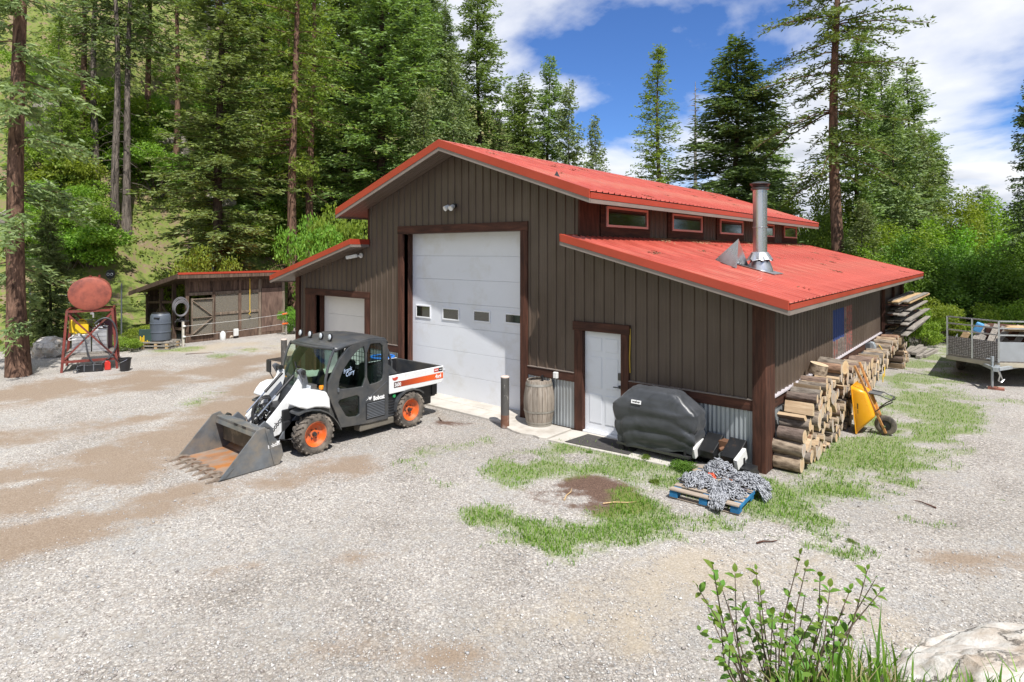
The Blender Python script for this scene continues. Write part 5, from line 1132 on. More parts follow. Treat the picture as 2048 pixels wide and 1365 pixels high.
def log_mesh(kind, r, L_, seed, bark):
    random.seed(seed); q = MB(); n = 18; rows = 6; rr = []
    arc = {'round': (0, 2 * math.pi), 'half': (0, math.pi), 'quarter': (0.2, 0.2 + math.pi * .62)}[kind]
    full = kind == 'round'; P = []
    for j in range(rows):
        x = -L_ / 2 + L_ * j / (rows - 1)
        for i in range(n):
            t = arc[0] + (arc[1] - arc[0]) * (i / n if full else i / (n - 1))
            rad = r * (1 + .10 * mnoise.noise(Vector((math.cos(t) * 1.4, math.sin(t) * 1.4, seed * 3.1))) + .035 * mnoise.noise(Vector((math.cos(t) * 5, math.sin(t) * 5, seed + x * 9)))) * (1 + .05 * (j / (rows-1) - .5) * (seed % 3 - 1))
            P.append((x, math.cos(t) * rad, math.sin(t) * rad))
        if not full: P.append((x, random.uniform(-.006, .006), -.05 * r if kind == 'half' else 0.0))
    nn = n if full else n + 1
    F = []; M_ = []
    for j in range(rows - 1):
        for i in range(nn if full else nn):
            k = (i + 1) % nn; F.append((j*nn+i, j*nn+k, (j+1)*nn+k, (j+1)*nn+i)); M_.append(0 if full or i < n - 1 else 2)
    b0 = len(q.v); q.v += P
    for f, m in zip(F, M_): q.f.append(f); q.m.append(m)
    q.f.append(tuple(range(nn-1, -1, -1))); q.m.append(1); q.f.append(tuple((rows-1)*nn + i for i in range(nn))); q.m.append(1)
    # centre-of-mass shift so that split pieces rest sensibly
    o = q.build('firewood_log', [bark, M_END, M_SPLIT], None, smooth=40); me = o.data; bpy.data.objects.remove(o); return me
LOGS = [log_mesh(k, .10, .44, s, bk) for s, (k, bk) in enumerate([('round', M_BARK1), ('round', M_BARK1), ('round', M_BARK2), ('round', M_BARK1), ('half', M_BARK1), ('half', M_BARK2), ('quarter', M_BARK1), ('quarter', M_BARK2), ('round', M_BARK2)])]
random.seed(21)
placed = []
def tgt(y):
    pts = [(.2,.70),(.55,.90),(.9,1.06),(1.7,1.16),(2.4,1.22),(3.6,1.12),(5.5,1.02),(7.0,.95),(8.2,.92),(8.9,.90),(9.6,1.05),(10.8,1.12),(11.6,1.05),(12.5,.75)]
    for (a, b), (c, d) in zip(pts[:-1], pts[1:]):
        if a <= y <= c: return b + (d - b) * (y - a) / (c - a)
    return .4
def rest(y, r):
    z = r
    for (yj, zj, rj) in placed:
        dy = abs(y - yj)
        if dy < r + rj - .002: z = max(z, zj + math.sqrt(max(0, (r + rj) ** 2 - dy * dy)) - .012)
    return z
WOODGRP = 'firewood logs stacked along the barn side wall'
def put_log(y, z, r, mesh_i, label, ex=0, rx=None, yaw=None):
    o = bpy.data.objects.new('firewood_log', LOGS[mesh_i]); COL.objects.link(o)
    s = r / .10; o.scale = (random.uniform(.92, 1.12), s, s); o.rotation_euler = (random.uniform(0, 6.28) if rx is None else rx, random.uniform(-.03, .03), random.uniform(-.05, .05) if yaw is None else yaw)
    o.location = (.31 + random.uniform(-.03, .05) + ex, y, z); tag(o, label, 'log', WOODGRP); return o
COMMON = 'cut firewood log in the long stack against the barn side wall'
for y, z, r, i, lab in ((.36,.135,.135,0,'lowest pale barked log at the near end of the firewood stack'), (.35,.385,.12,3,'dark barked log, second from the ground at the stack\'s near end'), (.37,.60,.105,8,'smooth red-brown log topping the near end column of firewood')):
    put_log(y, z, r, i, lab); placed.append((y, z, r))
KINDW = {0: 'round grey-barked log', 1: 'round grey-barked log', 3: 'round dark-barked log', 2: 'round red-barked log', 8: 'round red-barked log', 4: 'half-split grey-barked log', 5: 'half-split red-barked log', 6: 'quarter-split grey-barked log', 7: 'quarter-split red-barked log'}
cnt = 3
for row in range(14):
    y = .50 + random.uniform(0, .06) if row else .60
    while y < 12.5 and cnt < 318:
        r = random.choice((.06, .07, .08, .095, .11, .13) if y < 4.6 else (.08, .095, .11, .125, .14)) * random.uniform(.92, 1.08)
        y += r; z = rest(y, r)
        if z + r <= tgt(y) + .09:
            placed.append((y, z, r)); i = random.choice((0,0,1,3,2,8,4,4,5,6,6,7))
            put_log(y, z, r, i, KINDW[i] + ' in the wood stack ' + ('between corner post and wheelbarrow' if y < 3.2 else 'behind the wheelbarrow' if y < 5 else 'between wheelbarrow and grey pedestal' if y < 8.6 else 'past the grey pedestal')); cnt += 1
        y += r * .97
y = 2.45; z = rest(y, .15); o = put_log(y, z + .03, .15, 0, 'large round log on top of the stack, its sawn face turned up', rx=.5); o.rotation_euler = (0, RAD(-78), .15); o.scale = (.45, 1.6, 1.6); o.location.z += .0; o.location.x = .27; placed.append((y, z, .15))
y = 3.25; z = rest(y, .14); o = put_log(y, z, .14, 1, 'thick log with a yellow sawn end on top of the stack behind the wheelbarrow', yaw=-.25); placed.append((y, z, .14))
y = 2.9; z = rest(y, .09); put_log(y, z, .09, 2, 'slim red log lying on top of the stack behind the upturned round', ex=-.02); placed.append((y, z, .09))
# ------------------------------------------------------------------ wheelbarrow leaning on the stack
wb = thing('wheelbarrow', 'yellow wheelbarrow with wooden handles stood on its nose against the firewood', 'wheelbarrow', (1.0, 3.6, 0))
M_YEL = basic('yellow_tray', (.78,.36,.012), .33, var=.06, vs=2, coat=.2, col2=(.55,.30,.06), thr=.72, s2=4); M_HAND = wood('orange_ash_handle', (.42,.19,.06), (.60,.32,.13), (3, 3, 10), .6, .002, .2)
def wl(x, y, z): return (x - 1.0, y - 3.6, z)
rim_ = [wl(.665,3.28,.93), wl(.665,3.96,.93), wl(.76,3.96,.02), wl(.76,3.28,.02)]; bot_ = [wl(.915,3.39,.845), wl(.915,3.85,.845), wl(1.065,3.85,.375), wl(1.065,3.39,.375)]
q = MB(); q.add(rim_ + bot_, [(4,5,6,7),(0,1,5,4),(1,2,6,5),(2,3,7,6),(3,0,4,7)]); tr_ = q.build('tray', M_YEL, wb, smooth=30)
bv = tr_.modifiers.new('bevel', 'BEVEL'); bv.width = .05; bv.segments = 4; bv.limit_method = 'NONE'; sd = tr_.modifiers.new('solid', 'SOLIDIFY'); sd.thickness = .008
q = MB(); q.tube([Vector(p) for p in (rim_[0], rim_[1], rim_[2], rim_[3])], .013, 8, closed=True); q.build('tray_rim', M_YEL, tr_, smooth=60)
q = MB()
for k in range(9):
    if k == 5: continue
    t = k / 9; p = Vector(wl(.78 - .0 * t, 3.318, .60 - .2 * t)); q.obox(p + Vector((.0, -.004, 0)), (.022, .004, .015), Matrix.Rotation(.06, 3, 'Y'))
q.build('tray_lettering', M_LETB, tr_).location = (-.0, -.005, 0)
for y0, y1 in ((3.36, 3.55), (3.86, 3.69)):
    q = MB(); q.beam(wl(.715, y0, 1.34), wl(1.225, y1, .05), .035, .045, up=(1, 0, 0)); q.build('handle', M_HAND, wb, bevel=.008)
q = MB(); q.lathe([(.10,-.04),(.15,-.05),(.185,-.035),(.195,0),(.185,.035),(.15,.05),(.10,.04)], 28, wl(1.21,3.62,.195), axis=(0,1,0), caps=False); wh = q.build('wheel', M_TIRE, wb, smooth=50)
q = MB(); q.lathe([(.11,-.03),(.06,-.012),(.03,-.03),(.03,.03),(.06,.012),(.11,.03)], 20, wl(1.21,3.62,.195), axis=(0,1,0)); q.build('rim', M_BLACK, wh, smooth=40)
q = MB(); q.cyl(wl(1.21,3.50,.195), wl(1.21,3.74,.195), .016, n=10); q.build('axle', M_CHROME, wh)
for y in (3.44, 3.80):
    q = MB(); q.tube([wl(.93, y, .82), wl(1.15, y, .80), wl(1.33, y, .74), wl(1.35, y, .70), wl(1.20, y, .60), wl(1.06, y, .47)], .012, 8); q.build('leg', M_STEELD, wb, smooth=60)
q = MB(); q.tube([wl(1.33, 3.44, .735), wl(1.33, 3.80, .735)], .012, 8); q.build('leg_brace', M_STEELD, wb)
q = MB(); q.obox(wl(1.03, 3.62, .80), (.22, .34, .006), Matrix.Rotation(.1, 3, 'Y')); q.build('leg_plate', M_BKT, wb)
# ------------------------------------------------------------------ water pedestal with rope, lumber
pp = (.42, 8.55); ped = thing('power_pedestal', 'grey metal pedestal with rounded hood rising behind the firewood', 'pedestal', (.18, 8.6, 0))
q = MB(); q.prism([(-.10,0),(.10,0),(.10,1.05),(.06,1.15),(-.02,1.18),(-.10,1.12)], 'xz', -.09, .09); q.build('column', M_GALV, ped, bevel=.02)
q = MB(); q.box(-.16, -.13, .98, -.02, -.092, 1.14); q.build('meter_box', M_GREY, ped, bevel=.01)
q = MB(); P = [Vector((.12,0,1.1)), Vector((.22,-.1,1.0)), Vector((.27,-.3,.86)), Vector((.33,-.45,.60)), Vector((.36,-.7,.62)), Vector((.37,-.8,.35)), Vector((.36,-.95,.55)), Vector((.37,-1.05,.3))]
PP = P
for _ in range(2):
    Q = [PP[0]]
    for a_, b_ in zip(PP[:-1], PP[1:]): Q += [a_*.75 + b_*.25, a_*.25 + b_*.75]
    PP = Q + [PP[-1]]
q.tube(PP, .012, 6); o = q.build('yellow_rope', basic('yellow_rope', (.62,.42,.05), .7), None, smooth=60); o.location = (.22, 8.6, 0); tag(o, 'yellow rope hanging from the grey pedestal over the logs', 'rope')
random.seed(12)
BG = 'weathered boards on the wall rack'
k = 0
for lev, z in enumerate((1.125, 1.19, 1.425, 1.49, 1.725, 1.79, 2.025, 2.09)):
    for j in range(3):
        w_ = random.uniform(.14, .2); t = random.choice((.03, .04, .045)); L_ = random.uniform(4.2, 5.6); y0 = 11.0 + random.uniform(-.45, .75) + .15 * (lev % 2)
        x = .24 + j * .20 + random.uniform(-.03, .04)
        q = MB(); q.box(-w_/2, 0, 0, w_/2, L_, t); o = q.build('weathered_board', M_TAN if random.random() < .16 else M_GREYW, None, bevel=.004); o.location = (x, y0, z + .003 + .0 * j); o.rotation_euler = (0, 0, random.uniform(-.02, .02))
        tag(o, 'weathered board on the %s arms of the wall rack at the far barn end' % ('lowest', 'second', 'third', 'top')[lev // 2], 'board', BG)
for i, (u, v, w_) in enumerate(((1812,716,.16), (1820,712,.14), (1830,714,.16), (1838,716,.14), (1850,714,.12), (1806,708,.14))):
    p = gp(u, v); q = MB(); q.box(-w_/2, 0, 0, w_/2, random.uniform(1.6, 2.6), .09); o = q.build('ground_timber', M_GREYW, None, bevel=.006); o.location = (p.x, p.y - .3, .01 + (.09 if i in (1, 2) else 0)); o.rotation_euler = (0, 0, RAD(random.uniform(-6, 4) - 4)); tag(o, 'grey timber in the small pile on the ground past the firewood', 'timber', 'timbers on the ground past the firewood')
# ------------------------------------------------------------------ trailer
M_ALU = basic('aluminium_tube', (.62,.63,.64), .35, .8, var=.12, vs=8); M_PLATE = basic('smooth_aluminium', (.50,.53,.56), .38, .7, var=.12, vs=2)
def dia_mat():
    m, nt, b = newmat('diamond_plate'); L = nt.links.new; tc = N(nt, 'ShaderNodeTexCoord'); mp = N(nt, 'ShaderNodeMapping'); mp.inputs['Scale'].default_value = (1.13, 0, 1); L(tc.outputs['Object'], mp.inputs[0])
    v = N(nt, 'ShaderNodeTexVoronoi', i_Scale=22.0, i_Randomness=0.25); L(mp.outputs[0], v.inputs['Vector'])
    f = ramp(nt, v.outputs['Distance'], [(.22, 1.0), (.42, 0.0)]).outputs[0]
    L(mix(nt, f, (.20,.185,.185), (.62,.60,.60)), b.inputs['Base Color']); b.inputs['Metallic'].default_value = .6; b.inputs['Roughness'].default_value = .42
    bp = N(nt, 'ShaderNodeBump', i_Strength=1.0, i_Distance=.006); L(f, bp.inputs['Height']); L(bp.outputs[0], b.inputs['Normal']); return m
M_DIA = dia_mat(); M_TANP = basic('tan_frame', (.44,.40,.31), .6, var=.15)
tl_ = thing('utility_trailer', 'V-nosed aluminium utility trailer with diamond-plate front, parked past the barn', 'trailer', (2.83, 10.3, 0))
NT, LT, RT_ = Vector((0, 0, 0)), Vector((-1.155, .65, 0)), Vector((1.155, .70, 0)); BL, BR = Vector((-1.155, 4.6, 0)), Vector((1.155, 4.6, 0))
q = MB(); q.prism([(0,0), (1.155,.70), (1.155,4.6), (-1.155,4.6), (-1.155,.65)], 'xy', .67, .705); q.build('deck', M_GREYW, tl_)
for nm, a, b, pm in (('nose_panel', LT, NT, M_DIA), ('nose_panel', NT, RT_, M_PLATE), ('side_panel', BL, LT, M_PLATE), ('side_panel', RT_, BR, M_PLATE)):
    q = MB(); z1 = .86 if nm == 'side_panel' and a == BL else 1.22; q.beam(a + Vector((0,0,(.71+z1)/2)), b + Vector((0,0,(.71+z1)/2)), .012, z1 - .71)
    pn = q.build(nm, pm, tl_)
    q = MB(); q.beam(a + Vector((0,0,.61)), b + Vector((0,0,.61)), .05, .11); q.build('frame_rail', M_TANP, tl_, bevel=.006)
    if nm == 'side_panel' and a == BL: continue
    for z in (1.765, 1.58, 1.40):
        q = MB(); q.beam(a + Vector((0,0,z)), b + Vector((0,0,z)), .035, .035); q.build('rail', M_ALU, tl_)
    L_ = (b - a).length; n_ = max(2, round(L_ / .55))
    for i in range(n_ + 1):
        if i == 0 and nm == 'nose_panel' and a == NT: continue
        p = a + (b - a) * (i / n_); q = MB(); q.beam(p + Vector((0,0,.68)), p + Vector((0,0,1.775)), .04, .04); q.build('upright', M_ALU, tl_)
for x in (-.95, .95):
    for y in (2.5, 3.3):
        q = MB(); q.lathe([(.17,-.09),(.27,-.10),(.31,-.07),(.32,0),(.31,.07),(.27,.10),(.17,.09)], 24, (x, y, .32), axis=(1,0,0)); q.build('wheel', M_TIRE, tl_, smooth=50)
q = MB(); q.beam((0, .3, .56), (-.06, -.55, .56), .10, .10); q.beam((.45, .6, .56), (0, -.4, .56), .06, .08); q.beam((-.45, .6, .56), (-.1, -.4, .56), .06, .08); q.build('tongue', M_GALV, tl_)
q = MB(); q.cyl((-.13, -.25, .03), (-.13, -.25, .72), .03, n=12); q.cyl((-.13, -.25, .72), (-.13, -.25, .86), .04, n=12); q.beam((-.13,-.25,.80), (-.25,-.30,.80), .02, .02); jk = q.build('jack', M_GALV, tl_, smooth=40)
q = MB(); q.obox((-.05, -.24, .03), (.34, .2, .05)); q.build('jack_pad', basic('red_pad', (.32,.13,.09), .8, var=.2), jk)
q = MB(); q.tube([(-.02,-.45,.58), (.03,-.42,.40), (.0,-.40,.26), (.06,-.36,.22), (.12,-.30,.30)], .018, 6); q.tube([(.02,-.40,.5), (.08,-.36,.3), (.04,-.34,.2)], .014, 6); q.build('safety_chain', M_STEEL, tl_, smooth=60)
random.seed(3)
for i in range(14):
    q = MB(); L_ = random.uniform(.7, 1.1); q.box(-.07, -.02, 0, .07, .02, L_); o = q.build('rough_board', M_GREYW, None, bevel=.004); o.location = (2.05 + i * .085 + random.uniform(-.02, .02), 11.5 + random.uniform(-.25, .3), .72); o.rotation_euler = (RAD(random.uniform(-38, -28)), RAD(random.uniform(14, 30)), RAD(random.uniform(-15, 5))); tag(o, 'rough grey board leaning in the trailer load', 'board', 'grey boards leaning in the trailer')
q = MB(); q.obox((0,0,.30), (.17,.05,.62), Matrix.Rotation(.45, 3, 'Y')); o = q.build('yellow_board', M_TAN, None, bevel=.01); o.location = (1.98, 11.35, .74); tag(o, 'tan board leaning at the left end of the trailer load', 'board')
q = MB(); q.obox((0,0,.34), (.20,.16,.30), Matrix.Rotation(.4, 3, 'Y')); o = q.build('blue_tub', basic('sky_blue_plastic', (.10,.33,.62), .5), None, bevel=.04); o.location = (2.35, 11.75, 1.08); tag(o, 'blue plastic tub tucked behind the boards in the trailer', 'tub')
for i in range(8):
    q = MB(); w_ = .16; q.box(-.9, -w_/2, -.025, 1.2, w_/2, .025); o = q.build('lumber_plank', M_TAN, None, bevel=.004); o.location = (3.75 + random.uniform(-.05, .05), 11.6 + .17 * (i % 4), 1.46 + .055 * (i // 4) + .0); o.rotation_euler = (0, 0, RAD(33 + random.uniform(-3, 3))); tag(o, 'pale lumber plank stacked on the trailer load at the right edge of view', 'plank', 'pale lumber planks on the trailer')
q = MB(); q.box(-.8, -.5, 0, 1.0, .9, .72); o = q.build('load_crate', M_STAINH, None, bevel=.02); o.location = (3.3, 12.4, .71); tag(o, 'brown wooden crate under the pale planks in the trailer', 'crate')
# ------------------------------------------------------------------ fuel tank on its stand
M_TANKR = basic('rusty_red_tank', (.36,.095,.060), .6, .1, var=.25, vs=1.6, bump=.002, bs=20, col2=(.15,.042,.032), thr=.54, soft=.10, s2=1.9)
M_REDFR = basic('red_angle_iron', (.20,.040,.030), .55, .1, var=.3, vs=5, col2=(.13,.06,.045), thr=.6, s2=6)
OT = Vector((-18.45, -4.30, 0))
YT = YAW + .54
st_ = thing('tank_stand', 'red angle-iron stand carrying the rusty fuel tank', 'stand', OT, YT); st_.scale = (.82, 1, 1)
zt = 1.83
cor = lambda sx, y, z: (sx * (.845 - .155 * z / zt), y + (.06 * (1 - z / zt) if y > .5 else -.06 * (1 - z / zt)), z)
for sx in (-1, 1):
    for y in (0, 1.25):
        q = MB(); q.beam(cor(sx, y, 0), cor(sx, y, zt), .08, .08); q.build('leg', M_REDFR, st_, bevel=.004)
    for z in (zt, .30): q = MB(); q.beam(cor(sx, 0, z), cor(sx, 1.25, z), .06, .06); q.build('side_bar', M_REDFR, st_)
for y in (0, 1.25):
    for z in (zt - .02, .31): q = MB(); q.beam(cor(-1, y, z), cor(1, y, z), .06, .07); q.build('cross_bar', M_REDFR, st_)
    for sx in (-1, 1): q = MB(); q.beam(Vector(cor(sx, y, 1.75)) + Vector((0, -.012 * sx, 0)), Vector(cor(-sx, y, .34)) + Vector((0, -.012 * sx, 0)), .014, .055); q.build('brace', M_REDFR, st_)
q = MB(); q.box(-.74, .02, .50, .74, 1.2, .54); q.build('shelf', M_GREYW, st_)
q = MB(); q.box(-.76, -.02, .42, .72, .05, .49); q.build('shelf_edge', M_GREYW, st_)
tk = thing('fuel_tank', 'rusty red oval fuel tank lying on the angle-iron stand', 'tank', (OT.x, OT.y, zt), YT + .03); tk.scale = (.82, 1, 1)
n = 36; prof = [(-.10, .0), (-.10, .55), (-.075, .93), (-.06, 1.0), (-.02, 1.02), (-.015, .985), (1.45, .985), (1.5, .93), (1.54, .5), (1.55, .0)]
q = MB(); P = []
for y, s_ in prof:
    for i in range(n): a = 2 * math.pi * i / n; P.append((.665 * s_ * math.cos(a), y, .495 + .495 * s_ * math.sin(a)))
q.grid(P, n, len(prof), closed_u=True); q.build('shell', M_TANKR, tk, smooth=35)
q = MB(); q.cyl((0, .25, .97), (0, .25, 1.04), .05, n=12); q.cyl((.25, 1.1, .95), (.25, 1.1, 1.03), .04, n=12); q.build('filler_cap', M_REDFR, tk)
q = MB(); q.cyl((.06, .12, -.10), (.06, .12, .03), .03, n=10); q.obox((.06, .05, -.10), (.10, .16, .06)); q.obox((.10, -.02, -.16), (.05, .05, .14)); q.build('valve', M_CHROME, tk)
def loc_thing(name, label, cat, x, y, z=0.0, rot=0.0): 
    c, s_ = math.cos(YT), math.sin(YT); x *= .82; o = thing(name, label, cat, (OT.x + x * c - y * s_, OT.y + x * s_ + y * c, z), YT + rot); o.scale = (.82, 1, 1); return o
hs_ = loc_thing('fuel_hose', 'looping grey fuel hose hanging from the rusty tank', 'hose', 0, 0)
def spline(P, k=3):
    P = [Vector(p) for p in P]
    for _ in range(k):
        Q = [P[0]]
        for a_, b_ in zip(P[:-1], P[1:]): Q += [a_*.75 + b_*.25, a_*.25 + b_*.75]
        P = Q + [P[-1]]
    return P
q = MB(); q.tube(spline([(.15,-.12,1.42), (.35,-.14,1.58), (.62,-.14,1.58), (.82,-.12,1.3), (.86,-.12,.8), (.70,-.12,.42), (.35,-.12,.16), (.08,-.12,.22), (-.08,-.12,.6), (-.12,-.12,.95), (-.28,-.12,1.12)]), .026, 8); q.build('hose', basic('grey_hose', (.06,.062,.07), .5), hs_, smooth=60)
q = MB(); q.tube(spline([(.22,-.08,1.12), (.30,-.08,.9), (.52,-.08,.62), (.72,-.10,.42), (.95,-.10,.12)]), .014, 6); q.build('thin_cable', M_HOSE, hs_, smooth=60)
q = MB(); q.tube(spline([(-.35,-.08,1.1), (-.6,-.1,1.05), (-.66,-.1,.95), (-.4,-.1,.99)]), .012, 6); q.build('thin_cable', M_WPLASTIC, hs_, smooth=60)
q = MB(); q.tube(spline([(-.28,-.12,1.12), (-.38,-.12,1.14), (-.50,-.12,1.06)]), [.02]*len(spline([(0,0,0)]*3)), 6); q.build('nozzle', M_CHROME, hs_)
for (x0, x1, z1, lab) in ((-.56, .02, .55, 'left silver metal box on the tank stand shelf'), (.06, .52, .68, 'right silver metal box on the tank stand shelf')):
    t = loc_thing('metal_box', lab, 'box', (x0+x1)/2, .35, .541); w_ = (x1 - x0) / 2
    q = MB(); q.box(-w_, -.28, 0, w_, .28, z1); q.build('case', M_ALU, t, bevel=.012)
    for i in range(5): q = MB(); q.box(-w_ + .02, -.288, .08 + i * (z1 - .14) / 4.2, w_ - .02, -.281, .086 + i * (z1 - .14) / 4.2); q.build('seam', M_GREY, t)
t = loc_thing('jerry_can', 'yellow plastic fuel can on the silver boxes under the tank', 'can', -.28, .33, 1.095); M_YCAN = basic('yellow_can', (.75,.50,.015), .4, var=.08)
q = MB(); q.prism([(-.20,0),(.21,0),(.22,.03),(.22,.27),(.10,.38),(-.14,.38),(-.20,.32)], 'xz', -.13, .13); q.build('body', M_YCAN, t, bevel=.03)
q = MB(); q.tube(spline([(-.10,0,.37), (-.06,0,.44), (.10,0,.42), (.15,0,.33)]), .022, 8); q.build('handle', M_YCAN, t, smooth=60)
q = MB(); q.cyl((-.16,0,.35), (-.20,0,.42), .035, n=12); q.build('cap', M_BLACK, t)
t = loc_thing('jerry_can', 'yellow fuel can half hidden at the left leg of the tank stand', 'can', -.56, .62, 1.095); q = MB(); q.prism([(-.12,0),(.12,0),(.12,.34),(.05,.42),(-.08,.42),(-.12,.36)], 'xz', -.1, .1); q.build('body', M_YCAN, t, bevel=.03); q = MB(); q.cyl((-.05,0,.41), (-.05,0,.46), .03, n=10); q.build('cap', M_BLACK, t)
t = loc_thing('tool_tangle', 'tangle of silver fittings on top of the right silver box', 'fittings', .30, .33, 1.225); random.seed(4); q = MB()
for i in range(12): c = Vector((random.uniform(-.2,.2), random.uniform(-.12,.12), random.uniform(.02,.12))); d = Vector((random.gauss(0,1), random.gauss(0,.6), random.gauss(0,.3))).normalized() * .1; q.cyl(c-d, c+d, .014, n=6)
q.build('pipes', M_CHROME, t, smooth=40)
t = loc_thing('purple_drum', 'dark maroon drum standing at the back of the tank stand', 'drum', .40, .95, .541); q = MB(); q.lathe([(.24,0),(.25,.02),(.25,.86),(.24,.88)], 20); q.build('body', basic('maroon_paint', (.06,.012,.025), .5), t, smooth=40); q = MB(); q.lathe([(.255,0),(.26,.01),(.255,.02)], 20, (0,0,.44), caps=False); q.build('hoop', basic('maroon_paint', (.06,.012,.025), .5), t)
t = loc_thing('battery_box', 'long black battery box on the ground before the tank stand', 'box', .02, -.22, 0); q = MB(); q.box(-.40, -.12, .0, .40, .12, .22); q.build('case', M_BLKSTEEL, t, bevel=.015)
q = MB(); q.tube(spline([(-.3,-.13,.1), (-.45,-.18,.12), (-.5,-.2,.03), (-.3,-.25,.02), (-.42,-.22,.2), (-.2,-.14,.24)]), .01, 6); q.build('cable', M_GREY, t)
for x in (-.18, .1): q = MB(); q.box(x, -.128, .03, x + .03, .12, .226); q.build('strap', M_GREY, t)
t = loc_thing('fuel_jug', 'small red fuel jug between black battery box and stand leg', 'can', .55, -.15, 0); q = MB(); q.prism([(-.09,0),(.10,0),(.10,.2),(.02,.28),(-.06,.28),(-.09,.2)], 'xz', -.08, .08); q.build('body', basic('red_plastic', (.55,.03,.02), .4), t, bevel=.02); q = MB(); q.cyl((-.02,0,.27), (-.02,0,.33), .03, n=10); q.build('cap', M_BLACK, t)
bk_ = gp(250, 742); t = thing('black_bucket', 'black plastic bucket on the gravel right of the tank stand', 'bucket', (bk_.x, bk_.y, 0)); q = MB(); q.lathe([(.125,0),(.165,.36),(.18,.36),(.18,.385),(.155,.385),(.115,.02)], 24, caps=False); q.lathe([(.118,.015),(.001,.016)], 24, caps=False); q.build('pail', M_BLACK, t, smooth=40); q = MB(); q.tube(spline([(-.18,0,.36), (-.15,-.12,.30), (0,-.2,.24), (.15,-.12,.30), (.18,0,.36)]), .006, 6); q.build('bail', M_CHROME, t)
# ------------------------------------------------------------------ animal shed
SX = -22.0; YA = pl(374, 600, 0, SX).y; YC = pl(568, 600, 0, SX).y
sh = thing('animal_shed', 'low dark wooden animal shed with screened front and red metal roof', 'shed', (SX, YA, 0))
W_ = YC - YA; M_SHEDW = wood('weathered_dark_wood', (.045,.028,.02), (.16,.105,.075), (9, 9, 1.2), .85, .003, .35); M_SHEDG = wood('weathered_grey_frame', (.10,.075,.055), (.30,.235,.18), (9, 9, 1.2), .9, .003, .35)
def zf(v): return pl(374, v, 0, SX).z
zeav = pl(374, 549, 0, SX).z
BZ = -4.1
def sbox(name, x0, y0, z0, x1, y1, z1, mat): s_ = MB(); s_.box(x0, y0, z0, x1, y1, z1); return s_.build(name, mat, sh, bevel=.006)
sbox('back_wall', BZ, 0, 0, BZ + .06, W_, zeav - .75, M_SHEDW); sbox('end_wall', BZ, W_ - .05, 0, -.06, W_, zeav - .8, M_SHEDW)
sbox('kick_board', -.02, .0, .0, .03, W_, .34, M_SHEDW)
yy = lambda u: pl(u, 600, 0, SX).y - YA
zz_ = lambda u, v: pl(u, v, 0, SX).z
POSTS = [374, 427, 479, 519, 566]
for u in POSTS: sbox('front_post', -.06, yy(u) - .06, 0, .05, yy(u) + .06, zeav - .12, M_SHEDG if u > 500 else M_SHEDW)
sbox('top_plate', -.05, -.05, zeav - .30, .06, W_ + .05, zeav - .12, M_SHEDW); sbox('upper_rail', -.03, .0, 1.86, .045, yy(519), 1.98, M_SHEDG); sbox('mid_rail', -.03, yy(427), 1.02, .045, yy(519), 1.12, M_SHEDG)
# upper boarded band and plywood right end
for i in range(9):
    a, b = W_ * i / 9, W_ * (i + 1) / 9 - .012; sbox('wall_board', -.045, a, 1.985, -.02, b, zeav - .30, M_SHEDW)
q = MB(); q.box(-.01, yy(523), .12, .04, yy(564), 2.02); q.build('plywood_door', wood('red_brown_plywood', (.075,.045,.035), (.20,.13,.10), (4, 4, 1), .8, .002, .3), sh, bevel=.004)
def mesh_mat():
    m, nt, b = newmat('dusty_screen'); tr = N(nt, 'ShaderNodeBsdfTransparent'); b.inputs['Base Color'].default_value = (.28,.25,.20,1); b.inputs['Roughness'].default_value = .8
    ms = N(nt, 'ShaderNodeMixShader'); ms.inputs[0].default_value = .42; nt.links.new(tr.outputs[0], ms.inputs[1]); nt.links.new(b.outputs[0], ms.inputs[2]); nt.links.new(ms.outputs[0], nt.nodes['Material Output'].inputs[0]); return m
M_SCREEN = mesh_mat()
for a, b in ((427, 479), (479, 519)):
    for z0, z1 in ((.34, 1.02), (1.12, 1.86)): q = MB(); q.box(.0, yy(a) + .06, z0, .006, yy(b) - .06, z1); q.build('screen_panel', M_SCREEN, sh)
gd = MB(); y0, y1 = yy(382), yy(424); gd.beam((.07, y0, .25), (.07, y0, 1.75), .05, .07); gate = gd.build('gate', M_SHEDG, sh)
for a, b in (((y1, .25), (y1, 1.75)), ((y0, .28), (y1, .28)), ((y0, 1.72), (y1, 1.72)), ((y0, .98), (y1, .98)), ((y0, 1.68), (y1, 1.0)), ((y0, .32), (y1, .95))):
    q = MB(); q.beam((.085, *a), (.085, *b), .03, .08, up=(1, 0, 0)); q.build('gate_rail', M_SHEDG, gate)
q = MB(); q.box(.055, y0, .3, .06, y1, 1.7); q.build('gate_screen', M_SCREEN, gate)
# roof: high at the front, falling away behind
for i in range(7):
    a, b = -.55 + (W_ + 1.6) * i / 7, -.55 + (W_ + 1.6) * (i + 1) / 7
    q = MB(); cols = rib_cols(0, b - a, 0); k_ = len(cols)
    q.add([(.42, a + u, zeav + .02 + d) for u, d in cols] + [(BZ - .5, a + u, zeav - .86 + d) for u, d in cols], [(i_, i_+1, k_+i_+1, k_+i_) for i_ in range(k_-1)]); q.build('roof_panel', M_ROOF, sh, recalc=False)
q = MB(); q.prism([(.42, zeav + .01), (.42, zeav - .04), (BZ - .5, zeav - .92), (BZ - .5, zeav - .87)], 'xz', -.5, W_ + 1.0); q.build('roof_deck', M_SHEDW, sh)
q = MB(); q.box(.40, -.55, zeav - .15, .44, W_ + 1.05, zeav + .005); q.build('fascia_board', M_SHEDW, sh)
q = MB(); q.box(.385, -.5, zeav + .006, .455, W_ + 1.05, zeav + .085); q.build('roof_trim', M_FASC, sh)
